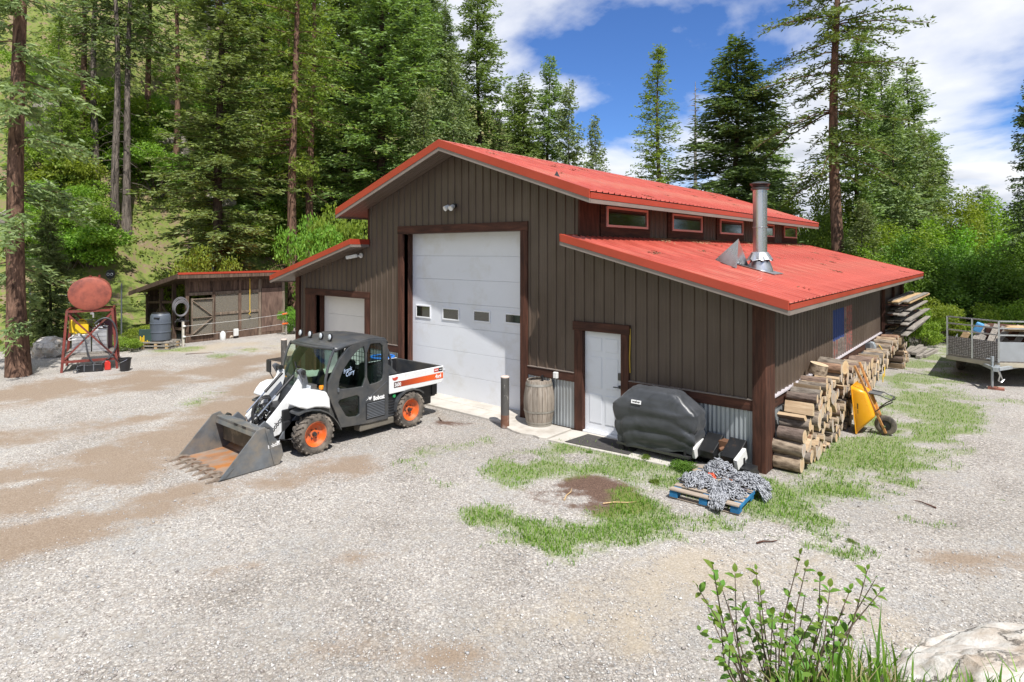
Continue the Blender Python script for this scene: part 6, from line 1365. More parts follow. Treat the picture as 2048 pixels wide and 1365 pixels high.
q = MB(); q.prism([(.44, zeav + .03), (.44, zeav - .14), (BZ - .52, zeav - 1.02), (BZ - .52, zeav - .85)], 'xz', -.57, -.53); q.build('rake_board', M_SHEDW, sh)
for x in (-1.2, -2.5, -4.0): q = MB(); q.beam((x, -.02, 0), (x, -.02, zeav - .15 + x * .20), .13, .13); q.build('side_post', M_SHEDW, sh)
for a, b in (((-2.5, 1.35), (-3.95, .35)), ((-2.5, 1.35), (-1.25, .7)), ((-4.0, 1.4), (-.05, 1.62)), ((-4.0, .5), (-.05, .5))): q = MB(); q.beam((a[0], .0, a[1]), (b[0], .0, b[1]), .05, .10); q.build('side_brace', M_SHEDW, sh)
for (y, lab) in ((yy(445), 'white jug'), (yy(468), 'white jug')):
    pass
q = MB(); q.lathe([(.10,0),(.11,.02),(.11,.26),(.06,.33),(.04,.36)], 16, (-21.75, YA + yy(440), 0)); tag(q.build('white_jug', M_WPLASTIC, None, smooth=40), 'white plastic jug by the shed screen, nearest the gate', 'jug')
q = MB(); q.box(-.05, -.10, 0, .05, .10, .30); o = q.build('white_jug', M_WPLASTIC, None, bevel=.02); o.location = (-21.78, YA + yy(467), .1); o.rotation_euler = (0, 0, .3); tag(o, 'tilted white plastic jug against the middle shed post', 'jug')
q = MB(); q.tube([(.5, 0, 2.35), (.5, 0, 1.0), (.5, .03, .92), (.5, -.04, .85), (.5, .02, .78)], .016, 6); o = q.build('yellow_rope', _mats['yellow_rope'], None); o.location = (SX - .38, YA + yy(497), .12); tag(o, 'yellow rope hanging down the front of the shed', 'rope')
# coiled hose on the shed corner
c_ = pl(361, 613, 0, SX + .25); q = MB(); random.seed(8)
for k in range(7): q.tube([(.05 * math.sin(k * 2.1) + .015 * k, (.29 - .011 * k) * math.cos(a) + .02 * math.sin(k * 3), (.35 - .013 * k) * math.sin(a) - .02 * k) for a in [j * math.pi / 12 for j in range(24)]], .016, 6, closed=True)
o = q.build('hose_coil', basic('pale_grey_hose', (.17,.165,.175), .5, var=.2), None, smooth=60); o.location = c_; tag(o, 'coil of pale grey hose hung on the shed corner post', 'hose')
q = MB(); random.seed(9)
for k in range(6): q.tube(spline([(random.uniform(-.1,.1), random.uniform(-.25,.25), random.uniform(-.1,.1)) for _ in range(5)]), .014, 5)
o = q.build('rope_tangle', M_HOSE, None, smooth=60); o.location = c_ + Vector((0, .05, -.52)); tag(o, 'dark tangle of cord under the hose coil', 'cord')
# grey plastic barrel on a short pallet
bp_ = pd(321, 678, 22.6); bz = .30
t = thing('plastic_barrel', 'grey ribbed plastic barrel on a pallet stub beside the shed', 'barrel', (bp_.x, bp_.y, bz))
q = MB(); q.lathe([(.30,0),(.33,.03),(.345,.30),(.358,.31),(.358,.34),(.345,.35),(.345,.62),(.358,.63),(.358,.66),(.345,.67),(.33,.93),(.29,1.0),(.27,1.01)], 32); q.build('body', basic('blue_grey_plastic', (.085,.10,.125), .42, var=.12), t, smooth=40)
q = MB(); q.lathe([(.285,0),(.295,.02),(.285,.04)], 28, (0,0,.99)); q.build('lid', M_BLACK, t, smooth=40)
q = MB(); q.obox((RGT.x * .05 - FWD.x * .325, RGT.y * .05 - FWD.y * .325, .86), (.20, .06, .05), Matrix.Rotation(YAW, 3, 'Z')); q.build('grip', M_BLACK, t, bevel=.01)
t = thing('pallet_stub', 'broken pallet stub under the grey plastic barrel', 'pallet', (bp_.x, bp_.y, 0), YAW)
for z in (.0, .12, .24): 
    for i in range(4): q = MB(); q.box(-.5, -.42 + i * .24, z + (.0 if z else 0), .55, -.30 + i * .24, z + .045); q.build('slat', M_GREYW, t)
for x in (-.42, .05, .45):
    for y in (-.36, .36): q = MB(); q.box(x - .05, y - .05, .046, x + .05, y + .05, .119); q.box(x - .05, y - .05, .166, x + .05, y + .05, .239); q.build('block', M_TAN, t)
# sign with yellow bars, warning shape on the wire
sg_ = pd(291, 672, 22.3); t = thing('yellow_barred_sign', 'dark green panel with yellow upright marks left of the grey barrel', 'sign', (sg_.x, sg_.y, 0), YAW + .2)
q = MB(); q.box(-.22, -.02, .02, .22, .02, .75); q.build('panel', basic('dark_green_panel', (.03,.06,.05), .5), t, bevel=.01)
for i, (a, b) in enumerate(((.10, .50), (.12, .46), (.06, .52), (.10, .30), (.12, .34), (.08, .3))): q = MB(); q.box(-.18 + i * .058, -.027, a, -.18 + i * .058 + .034, -.021, b); q.build('yellow_mark', M_YCAN, t)
WZ = pd(196, 553, 25); WE = pd(600, 540, 34)
fn = thing('wire_fence', 'strand wire fence with thin posts along the foot of the hillside', 'fence', (0, 0, 0))
FP = [pd(243, 600, 25), pd(438, 560, 29), pd(540, 556, 31.5), pd(130, 612, 24.5)]
FPL = []
for (u, d, h) in ((60, 24.5, 1.9), (243, 25, 2.3), (345, 27.0, 1.9), (428, 29, 2.0), (540, 31.5, 2.1), (640, 34, 2.0)):
    p = pd(u, 520, d); z0 = float(height(p.x, p.y)); q = MB(); q.cyl((p.x, p.y, z0 - .1), (p.x, p.y, z0 + h), .03 if u != 540 else .07, n=8); q.build('post', M_GREY if u != 540 else M_GREYW, fn); FPL.append(Vector((p.x, p.y, z0)))
for hgt in (.4, .75, 1.1, 1.4, 1.7):
    q = MB(); q.tube([p + Vector((0, 0, hgt)) for p in FPL], .007, 5); q.build('wire', M_CHROME, fn)
wp2 = pd(221, 549, 24.6); t = thing('black_wire_tag', 'black round tag with two pale rings hanging on the fence wire', 'tag', wp2, YAW)
q = MB(); q.lathe([(.16,-.02),(.20,-.015),(.20,.015),(.16,.02)], 8, axis=(0,1,0)); q.build('disc', M_BLACK, t)
for x in (-.08, .06): q = MB(); q.tube([(x + .05 * math.cos(a), -.024, .05 * math.sin(a)) for a in [j * math.pi / 6 for j in range(12)]], .01, 5, closed=True); q.build('ring', M_ALU, t)
# two electric strands before the shed
ef = thing('electric_fence', 'two white electric fence strands with orange insulators before the shed', 'fence', (SX + .9, YA, 0))
a0 = pl(366, 690, 0, SX + .9); a1 = pl(572, 660, 0, SX + .9); y0_, y1_ = a0.y - YA, a1.y - YA
q = MB(); q.beam((0, y0_, -.1), (0, y0_, .95), .07, .07); q.build('post', basic('pale_post', (.50,.46,.40), .8, var=.3), ef)
q = MB(); q.beam((0, y1_, -.1), (0, y1_, 1.0), .06, .06); q.build('post', M_GREYW, ef)
for za, zb in ((.78, .92), (.38, .50)):
    q = MB(); q.tube([(0.05, y0_, za), (.05, (y0_+y1_)/2, (za+zb)/2 - .03), (.05, y1_ - .15, zb)], .005, 5); q.build('strand', M_WPLASTIC, ef)
    q = MB(); q.cyl((.05, y1_ - .2, zb), (.05, y1_ + .06, zb + .01), .04, n=10); q.build('insulator', M_ORANGE, ef, smooth=40)
    q = MB(); q.cyl((.05, y0_ - .03, za), (.05, y0_ + .06, za), .035, n=10); q.build('insulator', M_WPLASTIC, ef)
# ------------------------------------------------------------------ boulders and stones
def rock_mat(name, c1, c2, c3):
    m, nt, b = newmat(name); L = nt.links.new; tc = N(nt, 'ShaderNodeTexCoord')
    n1 = N(nt, 'ShaderNodeTexNoise', i_Scale=2.4, i_Detail=9.0, i_Roughness=.68, i_Distortion=.25); L(tc.outputs['Object'], n1.inputs['Vector'])
    n2 = N(nt, 'ShaderNodeTexNoise', i_Scale=14.0, i_Detail=8.0, i_Roughness=.7); L(tc.outputs['Object'], n2.inputs['Vector'])
    v = N(nt, 'ShaderNodeTexVoronoi', feature='DISTANCE_TO_EDGE', i_Scale=2.3); 
    dv = N(nt, 'ShaderNodeVectorMath', operation='ADD'); L(tc.outputs['Object'], dv.inputs[0]); sc_ = N(nt, 'ShaderNodeVectorMath', operation='SCALE'); L(n1.outputs['Color'], sc_.inputs[0]); sc_.inputs['Scale'].default_value = .7; L(sc_.outputs[0], dv.inputs[1]); L(dv.outputs[0], v.inputs['Vector'])
    c = ramp(nt, n1.outputs[0], [(.30, c3), (.44, c2), (.54, c1), (.72, c2)]).outputs[0]; c = mix(nt, ramp(nt, n2.outputs[0], [(.35, .45), (.6, 0.0)]).outputs[0], c, c3)
    cr = ramp(nt, v.outputs['Distance'], [(0.0, .95), (.03, 0.0)]).outputs[0]; crk = mth(nt, 'MULTIPLY', cr, ramp(nt, n1.outputs[0], [(.40, 0.0), (.52, 1.0)]).outputs[0]); c = mix(nt, crk, c, (.06,.045,.035))
    L(c, b.inputs['Base Color']); b.inputs['Roughness'].default_value = .85
    h = mth(nt, 'ADD', mth(nt, 'MULTIPLY', n2.outputs[0], .05), mth(nt, 'MULTIPLY', n1.outputs[0], .12)); h = mth(nt, 'SUBTRACT', h, mth(nt, 'MULTIPLY', crk, .10))
    bp = N(nt, 'ShaderNodeBump', i_Strength=.7, i_Distance=.35); L(h, bp.inputs['Height']); L(bp.outputs[0], b.inputs['Normal']); return m
M_ROCK = rock_mat('pale_boulder', (.64,.62,.58), (.48,.42,.35), (.31,.22,.15)); M_ROCKG = rock_mat('grey_rock', (.36,.33,.29), (.28,.25,.21), (.14,.12,.09))
def rock(label, c, r, mat, seed, sub=4, rough=.25, name='boulder', cat='boulder', group=None):
    bm = bmesh.new(); bmesh.ops.create_icosphere(bm, subdivisions=sub, radius=1)
    for v in bm.verts:
        p = v.co.copy(); d = mnoise.fractal(p * 1.3 + Vector((seed, seed * 2.3, 0)), .9, 2.1, 5) * rough + mnoise.cell(p * 2.1 + Vector((seed, 0, 0))) * rough * .22
        v.co = Vector((p.x * r[0], p.y * r[1], p.z * r[2])) * (1 + d)
    me = bpy.data.meshes.new(name); bm.to_mesh(me); bm.free(); me.materials.append(mat); me.shade_smooth(); me.set_sharp_from_angle(angle=RAD(30))
    o = bpy.data.objects.new(name, me); COL.objects.link(o); o.location = c; tag(o, label, cat, group); return o
bc = pd(2275, 1625, 2.45); o = rock('large pale cracked boulder on the near bank', bc, (1.02, .72, .58), M_ROCK, 5, 6, .14); o.rotation_euler = (0, 0, YAW + .1)
p = gp(457, 676); rock('tan block of stone lying before the shed kickboard', (p.x, p.y, .08), (.25, .17, .13), M_ROCK, 3, 3, name='stone', cat='stone')
random.seed(31)
for i in range(14):
    x = random.uniform(-40, -31); y = random.uniform(-8, 26); z = float(height(x, y)); r = random.uniform(.5, 1.7)
    rock('mossy grey outcrop rock on the wooded hillside', (x, y, z), (r, r * .9, r * .8), M_ROCKG, i * 1.7, 3, .4, 'hillside_rock', 'rock', 'outcrop rocks on the hillside')
p = pd(100, 690, 21); rock('rounded pale stones behind the big tree, left of the stand', (p.x, p.y, .25), (.7, .5, .4), M_ROCK, 9, 3, .3, 'stone', 'stone')
# sticks on the ground
for i, (u, v, L_, a) in enumerate(((1137, 990, .45, 1.2), (1240, 1007, .5, .1), (1535, 1086, .3, .2), (1420, 1400, .3, 0), (880, 840, .3, 1.9), (400, 708, .9, .4), (1850, 1010, .3, 2.0))):
    p = gp(u, v); q = MB(); q.tube([(-L_/2,0,.012), (-L_/6,.012,.02), (L_/5,-.01,.016), (L_/2,.015,.012)], [.011,.010,.008,.004], 6); o = q.build('stick', M_TAN if i < 2 else M_STAIN, None, smooth=60); o.location = (p.x, p.y, float(height(p.x, p.y)) + .003); o.rotation_euler = (0, 0, a + YAW)
    tag(o, ['pale curved stick lying upright on the dark mulch patch', 'thin stick lying at the right of the mulch patch', 'short red-brown stick on the gravel before the shrub', 'short stick on the gravel near the bank', 'dark stick near the concrete apron', 'long stick on the ground before the shed', 'short dark stick on the gravel right of the shrub'][i], 'stick')
# ------------------------------------------------------------------ trees
M_FIR = leafmat('fir_needles', (.085,.14,.038), (.27,.36,.11), .32, .015)
M_FIRD = leafmat('dark_spruce_needles', (.050,.085,.030), (.17,.23,.07), .24, .012)
M_FIRB = leafmat('blue_green_needles', (.10,.155,.06), (.28,.35,.14), .3, .015)
M_LARCH = leafmat('larch_needles', (.11,.18,.028), (.28,.39,.07), .38, .012)
M_LEAF = leafmat('bright_leaves', (.11,.20,.022), (.30,.44,.06), .42, .03)
M_LEAFD = leafmat('mid_leaves', (.075,.145,.02), (.20,.31,.05), .4, .025)
def treebark(name, c1, c2):
    m, nt, b = newmat(name); L = nt.links.new; tc = N(nt, 'ShaderNodeTexCoord'); mp = N(nt, 'ShaderNodeMapping'); mp.inputs['Scale'].default_value = (1, 1, .22); L(tc.outputs['Object'], mp.inputs[0])
    n1 = N(nt, 'ShaderNodeTexNoise', i_Scale=9.0, i_Detail=7.0, i_Roughness=.7, i_Distortion=.8); L(mp.outputs[0], n1.inputs['Vector'])
    L(ramp(nt, n1.outputs[0], [(.36, c1), (.62, c2)]).outputs[0], b.inputs['Base Color']); b.inputs['Roughness'].default_value = .95; b.inputs['Specular IOR Level'].default_value = .15
    bp = N(nt, 'ShaderNodeBump', i_Strength=1.0, i_Distance=.06); L(n1.outputs[0], bp.inputs['Height']); L(bp.outputs[0], b.inputs['Normal']); return m
M_TB_RED = treebark('reddish_bark', (.050,.030,.022), (.25,.15,.105)); M_TB_GREY = treebark('grey_bark', (.045,.038,.032), (.24,.20,.17)); M_TB_PALE = treebark('pale_dead_bark', (.12,.11,.10), (.42,.39,.36)); M_TB_DARK = treebark('dark_bark', (.025,.018,.014), (.11,.08,.06))
class TB:
    """numpy buckets of triangles for foliage and of ring segments for wood"""
    def __init__(s): s.T = []; s.w = MB()
def cards(P, D, Ln, Wd, r_):
    """thin triangles rooted at P, pointing along D (unit), length Ln, width Wd"""
    k = len(P); rnd = r_.normal(0, 1, (k, 3)); S = np.cross(D, rnd); S /= (np.linalg.norm(S, axis=1, keepdims=True) + 1e-9)
    a = P + S * (Wd / 2)[:, None]; b = P - S * (Wd / 2)[:, None]; c = P + D * Ln[:, None]
    m = P + D * (Ln * .45)[:, None]
    # kite: widest a little above the root
    return np.stack([P, m + S * (Wd / 2)[:, None], c, m - S * (Wd / 2)[:, None]], 1)      # (k,4,3)
def conifer(seed, H, R, base=.12, gap=.30, nb=5, droop=.35, shape=.85, dens=1.0, clump=.35, leafL=.34, leafW=.07, tuft=False, irregular=.3, wood_r=None, lean=0.0, wood=False, deadlow=0, top_bare=0.0):
    r_ = np.random.default_rng(seed); quads = []; w_ = MB(); wood_r = wood_r or H * .0108
    def axis(z): return np.array([lean * z + .10 * math.sin(z * .35 + seed), .10 * math.cos(z * .29 + seed * 2) - .1 * math.cos(seed * 2), z])
    rings = 14; pts = [axis(H * i / (rings - 1)) for i in range(rings)]; rad = [wood_r * (1 - .93 * (i / (rings - 1)) ** .9) * (1.35 if i == 0 else 1) for i in range(rings)]
    w_.tube([(p[0], p[1], p[2] - (.4 if i == 0 else 0)) for i, p in enumerate(pts)], rad, 9)
    z = base * H
    while z < H * .995:
        t = (z - base * H) / (H * (1 - base)); prof = (1 - t) ** shape * min(1, .55 + t * 4.5)
        for b in range(max(3, int(nb * (1 - .3 * t)))):
            az = r_.uniform(0, 6.283); L_ = R * prof * r_.uniform(1 - irregular, 1 + irregular * .5) + .12
            nzv = mnoise.noise(Vector((math.cos(az) * 1.3, math.sin(az) * 1.3, z * .45 + seed * 7.7)))
            if nzv < -.32 + .12 * clump and irregular > .15: L_ *= .45
            zz = z + r_.normal(0, gap * .4); o = axis(zz); k = max(3, int(L_ / .12 * dens)); s = (np.arange(k) + r_.uniform(.2, .8, k)) / k; s = np.clip(.10 + .92 * s, 0, 1)
            rise = .30 * t + .05; dr = droop * (1 - .6 * t) * r_.uniform(.7, 1.3)
            bx, by = math.cos(az), math.sin(az)
            zofs = L_ * (rise * s - dr * s ** 1.6 + .10 * np.maximum(0, s - .75))
            P = np.stack([o[0] + bx * L_ * s, o[1] + by * L_ * s, zz + zofs], -1)
            if wood: 
                e = [tuple(P[0] * .3 + o * .7)] + [tuple(P[i]) for i in sorted({0, k // 2, k - 1})]
                w_.tube(e, [max(.012, .016 * L_)] + [max(.006, .012 * L_ * (1 - i * .3)) for i in range(len(e) - 1)], 4)
            for rep in range(3 if not tuft else 2):
                P_ = P; P = P_ + r_.normal(0, 1, (k, 3)) * np.array([.07, .07, .10]); sd = r_.choice([-1, 1], k) * r_.uniform(.1, 1.3, k); ca, sa = np.cos(az + sd), np.sin(az + sd)
                tl = (leafL * (.55 + .65 * (1 - s)) * r_.uniform(.7, 1.25, k)); tl *= min(1.15, .55 + L_ / 2)
                if tuft:
                    for q in range(3):
                        D = r_.normal(0, 1, (k, 3)); D[:, 2] = np.abs(D[:, 2]) * .6; D /= np.linalg.norm(D, axis=1, keepdims=True); J = P + r_.normal(0, .10, (k, 3)) * np.array([1, 1, .5]); quads.append(cards(J, D, leafL * .42 * r_.uniform(.6, 1.2, k), leafW * .8 * r_.uniform(.7, 1.3, k), r_))
                    if rep: P = P_; continue
                D = np.stack([ca, sa, r_.uniform(-.75, .25, k) + .25 * t], -1); D /= np.linalg.norm(D, axis=1, keepdims=True)
                quads.append(cards(P, D, tl, leafW * r_.uniform(.7, 1.3, k), r_))
                # secondary sprigs along each twig
                Q = P + D * (tl * r_.uniform(.35, .8, k))[:, None]; sd2 = r_.choice([-1, 1], k) * .8; ca, sa = np.cos(az + sd + sd2), np.sin(az + sd + sd2)
                D2 = np.stack([ca, sa, r_.uniform(-.9, .45, k)], -1); D2 /= np.linalg.norm(D2, axis=1, keepdims=True); quads.append(cards(Q, D2, tl * .55, leafW * .85 * r_.uniform(.7, 1.3, k), r_)); P = P_
        z += gap * (1 - .45 * t) * r_.uniform(.8, 1.2)
    for i in range(deadlow):
        z = r_.uniform(.08, base + .08) * H; az = r_.uniform(0, 6.28); L_ = r_.uniform(.5, 1.6); o = axis(z); d = np.array([math.cos(az), math.sin(az), -.25])
        w_.tube([tuple(o), tuple(o + d * L_ * .5 + np.array([0, 0, .06])), tuple(o + d * L_ + np.array([0, 0, -.15 * L_]))], [.02, .013, .005], 4)
    Qd = np.concatenate(quads); n = len(Qd); V = Qd.reshape(-1, 3); F = np.arange(n * 4).reshape(n, 4)
    return V, F, w_
def bush(seed, R, H, nl, leaf, lobes=9, hollow=.35, stem=True):
    r_ = np.random.default_rng(seed); C = r_.normal(0, .42, (lobes, 3)) * np.array([R, R, H * .42]) + np.array([0, 0, H * .52]); rad = r_.uniform(.28, .5, lobes) * R; C[:, 2] = np.clip(C[:, 2], H * .2, H * .9)
    i = r_.integers(0, lobes, nl); d = r_.normal(0, 1, (nl, 3)); d /= np.linalg.norm(d, axis=1, keepdims=True); rr = r_.uniform(hollow, 1, nl) ** .5 * (1 + .3 * r_.normal(0, 1, nl) * .4)
    P = C[i] + d * (rad[i] * rr)[:, None] * np.array([1, 1, max(.6, H / R * .42)]); P[:, 2] = np.maximum(P[:, 2], .03)
    D = r_.normal(0, 1, (nl, 3)) + d * .6; D[:, 2] -= .3; D /= np.linalg.norm(D, axis=1, keepdims=True)
    q = cards(P, D, leaf * r_.uniform(.7, 1.3, nl), leaf * .62 * r_.uniform(.7, 1.3, nl), r_)
    w_ = MB()
    for c in C: w_.tube([(c[0] * .1, c[1] * .1, -.2), (c[0] * .5, c[1] * .5, c[2] * .55), tuple(c)], [.02 * H / 2 + .01, .014 * H / 2 + .006, .006], 5)
    return q.reshape(-1, 3), np.arange(nl * 4).reshape(nl, 4), w_
PROTO = {}
def proto(key, gen, leaf, bark, H0, R0):
    V, F, w_ = gen; cm = mesh_np('crown', V, F, [leaf]); o = w_.build('trunk', bark, None, smooth=50); tm = o.data; bpy.data.objects.remove(o); PROTO[key] = (cm, tm, H0, R0)
proto('fir1', conifer(1, 22, 2.9, .10, .36, 7, .26, .62, 1.0, leafL=.36, leafW=.088, irregular=.38), M_FIR, M_TB_DARK, 22, 2.9)
proto('fir2', conifer(2, 24, 3.0, .16, .42, 7, .24, .55, 1.0, leafL=.38, leafW=.088, irregular=.45, wood=True), M_FIR, M_TB_DARK, 24, 3.0)
proto('spruce', conifer(3, 18, 3.2, .04, .30, 8, .34, .68, 1.05, leafL=.36, leafW=.088, irregular=.22), M_FIRD, M_TB_DARK, 18, 3.2)
proto('young', conifer(4, 10, 2.0, .03, .24, 7, .18, .72, 1.0, leafL=.28, leafW=.075, irregular=.25), M_FIRB, M_TB_GREY, 10, 2.0)
proto('narrow', conifer(5, 16, 1.3, .05, .26, 7, .35, .45, 1.1, leafL=.30, leafW=.08, irregular=.3), M_FIR, M_TB_DARK, 16, 1.3)
proto('larch1', conifer(6, 22, 2.4, .28, .50, 4, .38, .55, .85, leafL=.44, leafW=.09, tuft=True, irregular=.5, wood=True, deadlow=8), M_LARCH, M_TB_RED, 22, 2.4)
proto('larch2', conifer(7, 18, 2.0, .06, .36, 6, .24, .78, .9, leafL=.38, leafW=.08, tuft=True, irregular=.35, wood=True), M_LARCH, M_TB_GREY, 18, 2.0)
proto('pine1', conifer(8, 20, 2.2, .44, .55, 4, .45, .55, .8, leafL=.36, leafW=.085, irregular=.5, wood=True, deadlow=26, lean=.02), M_FIRD, M_TB_GREY, 20, 2.2)
proto('pine2', conifer(9, 20, 2.3, .36, .50, 5, .40, .6, .8, leafL=.36, leafW=.085, irregular=.5, wood=True, deadlow=16), M_FIR, M_TB_RED, 20, 2.3)
proto('bigleft', conifer(10, 27, 2.5, .07, 1.0, 5, .42, .35, 1.5, leafL=.38, leafW=.075, irregular=.35, wood=True, wood_r=.31), M_FIRB, M_TB_RED, 27, 2.5)
proto('hanger', conifer(11, 25, 3.3, .30, .62, 5, .62, .42, 1.0, leafL=.48, leafW=.085, tuft=True, irregular=.55, wood=True, wood_r=.30), leafmat('douglas_needles', (.075,.125,.028), (.20,.27,.07), .3), M_TB_RED, 25, 3.3)
proto('bush1', bush(21, 1.3, 1.6, 5200, .105), M_LEAF, M_TB_GREY, 1.6, 1.3); proto('bush2', bush(22, 1.5, 2.2, 6200, .11, 12), M_LEAF, M_TB_GREY, 2.2, 1.5); proto('bush3', bush(23, 1.2, 1.4, 4800, .10, 8), M_LEAFD, M_TB_GREY, 1.4, 1.2)
proto('aspen', bush(24, 2.0, 8.0, 13000, .15, 26, .2), M_LEAF, M_TB_PALE, 8.0, 2.0); proto('alder', bush(25, 2.2, 5.0, 12000, .14, 20, .2), M_LEAFD, M_TB_GREY, 5.0, 2.2)
# dead snag
sn = MB(); random.seed(17); sn.tube([(0,0,-.3),(.05,0,5),(0,.06,10),(.02,0,14)], [.17,.13,.08,.015], 7)
for i in range(150):
    z = random.uniform(2.0, 13.6); a = random.uniform(0, 6.28); L_ = .25 + 1.3 * (1 - z / 14.5) * random.uniform(.6, 1.1); sn.tube([(0,0,z),(math.cos(a)*L_*.6, math.sin(a)*L_*.6, z+.06*L_),(math.cos(a)*L_, math.sin(a)*L_, z-.12*L_)], [.022,.013,.005], 4)
o = sn.build('trunk', M_TB_PALE, None, smooth=50); SNAG = o.data; bpy.data.objects.remove(o)
def tree(kind, x, y, H, R, label, cat='tree', name=None, group=None, rot=None, z=None):
    cm, tm, H0, R0 = PROTO[kind]; z = float(height(x, y)) if z is None else z
    t = thing(name or {'bush': 'leafy_bush', 'aspe': 'leafy_tree', 'alde': 'leafy_tree', 'larc': 'larch_tree', 'spru': 'spruce_tree', 'pine': 'pine_tree'}.get(kind[:4], 'fir_tree'), label, cat, (x, y, z - .05), random.uniform(0, 6.28) if rot is None else rot, group)
    t.scale = (R / R0, R / R0, H / H0)
    for nm, me in (('trunk', tm), ('crown', cm)):
        o = bpy.data.objects.new(nm, me); COL.objects.link(o); o.parent = t
    return t
def at_px(u, d): p = pd(u, HY, d); return p.x, p.y
def tpx(kind, u, d, vtop, rpx, label, **kw):
    x, y = at_px(u, d); z = float(height(x, y)); H = CAM.z + (HY - vtop) / FPX * d - z; return tree(kind, x, y, H, rpx * d / FPX * (1.18 if kind[:4] not in ('bush', 'aspe', 'alde') else 1), label, **kw)
def on_hill(u, v):
    d = 22.0
    while d < 75:
        p = pd(u, v, d)
        if float(height(p.x, p.y)) >= p.z: return d
        d += .25
    return 45.0
random.seed(77)
# the big trunk at the left edge
p = gp(40, 752); tree('bigleft', p.x, p.y, 27, 2.1, 'massive reddish trunk with drooping boughs at the left edge beside the tank stand', name='fir_tree', rot=.6)
tpx('spruce', 100, 22.5, 400, 50, 'dark spruce directly behind the rusty fuel tank')
tpx('larch2', 120, 31, 20, 45, 'light green larch behind the massive left trunk')
for u, v, H, k, lab in ((186, 375, 19, 'pine1', 'dark leaning pine on the slope left of the two grey trunks'), (232, 447, 20, 'pine1', 'grey-trunked pine with bare dead boughs, left of the close pair on the slope'), (249, 455, 21, 'pine1', 'grey-trunked pine with bare dead boughs, right of the close pair on the slope'), (296, 330, 19, 'pine2', 'pine high on the slope right of the grey pair'), (165, 330, 17, 'pine2', 'thin pine high on the slope near the left edge'), (352, 395, 20, 'pine2', 'pine on the slope just left of the pale green fir')):
    d = on_hill(u, v); x, y = at_px(u, d); tree(k, x, y, H, 2.2, lab)
tpx('fir2', 438, 29.0, -190, 120, 'broad pale green fir with dead twigs at its foot, behind the shed')
x, y = at_px(588, 31.0); tree('larch1', x, y, 27, 2.9, 'straight larch with bright boughs rising between shed and barn')
x, y = at_px(620, 34.5); tree('larch1', x, y, 27, 2.7, 'slimmer larch just right of the straight larch beside the barn')
tpx('fir1', 520, 38, -120, 95, 'fir behind the two larches, left side'); tpx('fir2', 760, 37, -230, 125, 'big dark fir rising behind the left slope of the barn roof'); tpx('fir1', 690, 41, -120, 90, 'fir between the larches and the big dark fir'); tpx('fir1', 830, 42, -150, 90, 'fir just right of the big dark fir behind the barn ridge')
tpx('fir2', 956, 45, -75, 80, 'tall fir standing clear against the sky right of the barn ridge'); tpx('young', 905, 40, 95, 75, 'blue-green fir just behind the barn ridge'); tpx('young', 850, 36, 180, 70, 'lower blue-green fir left of the barn ridge')
for u, d, v, r, lab in ((1032, 50, 170, 46, 'slim fir, first of the short row right of the tall fir'), (1052, 47, 152, 44, 'slim dark fir, second of the short row behind the upper roof'), (1096, 49, 112, 66, 'tallest fir of the short row behind the upper roof'), (1140, 47, 168, 60, 'rounded fir, fourth of the short row behind the upper roof'), (1192, 43, 236, 46, 'smallest fir at the right end of the short row behind the upper roof'), (990, 46, 215, 45, 'low fir at the foot of the tall fir right of the ridge')):
    tpx('narrow' if u in (1032, 1052) else 'young' if u != 1096 else 'fir1', u, d, v, r, lab)
tpx('larch2', 1318, 37, 88, 74, 'bright larch standing alone behind the upper roof')
x, y = at_px(1390, 41); H = CAM.z + (HY - 155) / FPX * 41; t = thing('dead_tree', 'bare grey dead spire between the lone larch and the dark spruce', 'tree', (x, y, -.3)); t.scale = (1.15, 1.15, H / 14); o = bpy.data.objects.new('trunk', SNAG); COL.objects.link(o); o.parent = t
tpx('spruce', 1468, 34, 74, 150, 'broad dark spruce rising behind the far clerestory windows'); tpx('fir1', 1535, 44, 215, 75, 'pale fir right behind the dark spruce')
x, y = at_px(1678, 28.5); tree('hanger', x, y, 24, 3.7, 'tall red-trunked fir with ragged hanging boughs behind the far barn end', rot=2.2)
tpx('fir1', 1765, 36, 110, 70, 'fir behind the column-shaped fir at right'); tpx('narrow', 1722, 31, 62, 48, 'dense column-shaped fir beside the tall red-trunked fir'); tpx('young', 1790, 32, 168, 90, 'pale fir right of the column-shaped fir'); tpx('young', 1832, 35, 255, 60, 'lower pale fir left of the distant spire'); tpx('fir1', 1812, 39, 140, 85, 'full fir right of the column-shaped fir, behind the pale fir'); tpx('young', 1868, 40, 300, 70, 'rounded pale fir behind the leafy tree at right'); tpx('fir1', 1965, 52, 372, 60, 'dark fir behind the thicket near the right edge'); tpx('aspen', 2010, 42, 372, 75, 'bright leafy tree behind the thicket at the right edge'); tpx('narrow', 1862, 46, 258, 30, 'narrow spire fir standing behind the leafy trees at right')
tpx('young', 1722, 27.5, 400, 55, 'young fir at the foot of the red-trunked fir')
tpx('aspen', 1642, 32, 330, 62, 'bright leafy tree left of the red trunk behind the barn end'); tpx('aspen', 1900, 39, 366, 62, 'bright leafy tree beyond the trailer, left of the road gap'); tpx('alder', 1590, 36, 400, 60, 'leafy tree behind the far end of the upper roof')
tpx('spruce', 2085, 27, 95, 72, 'spruce cut by the right edge of view beyond the trailer')
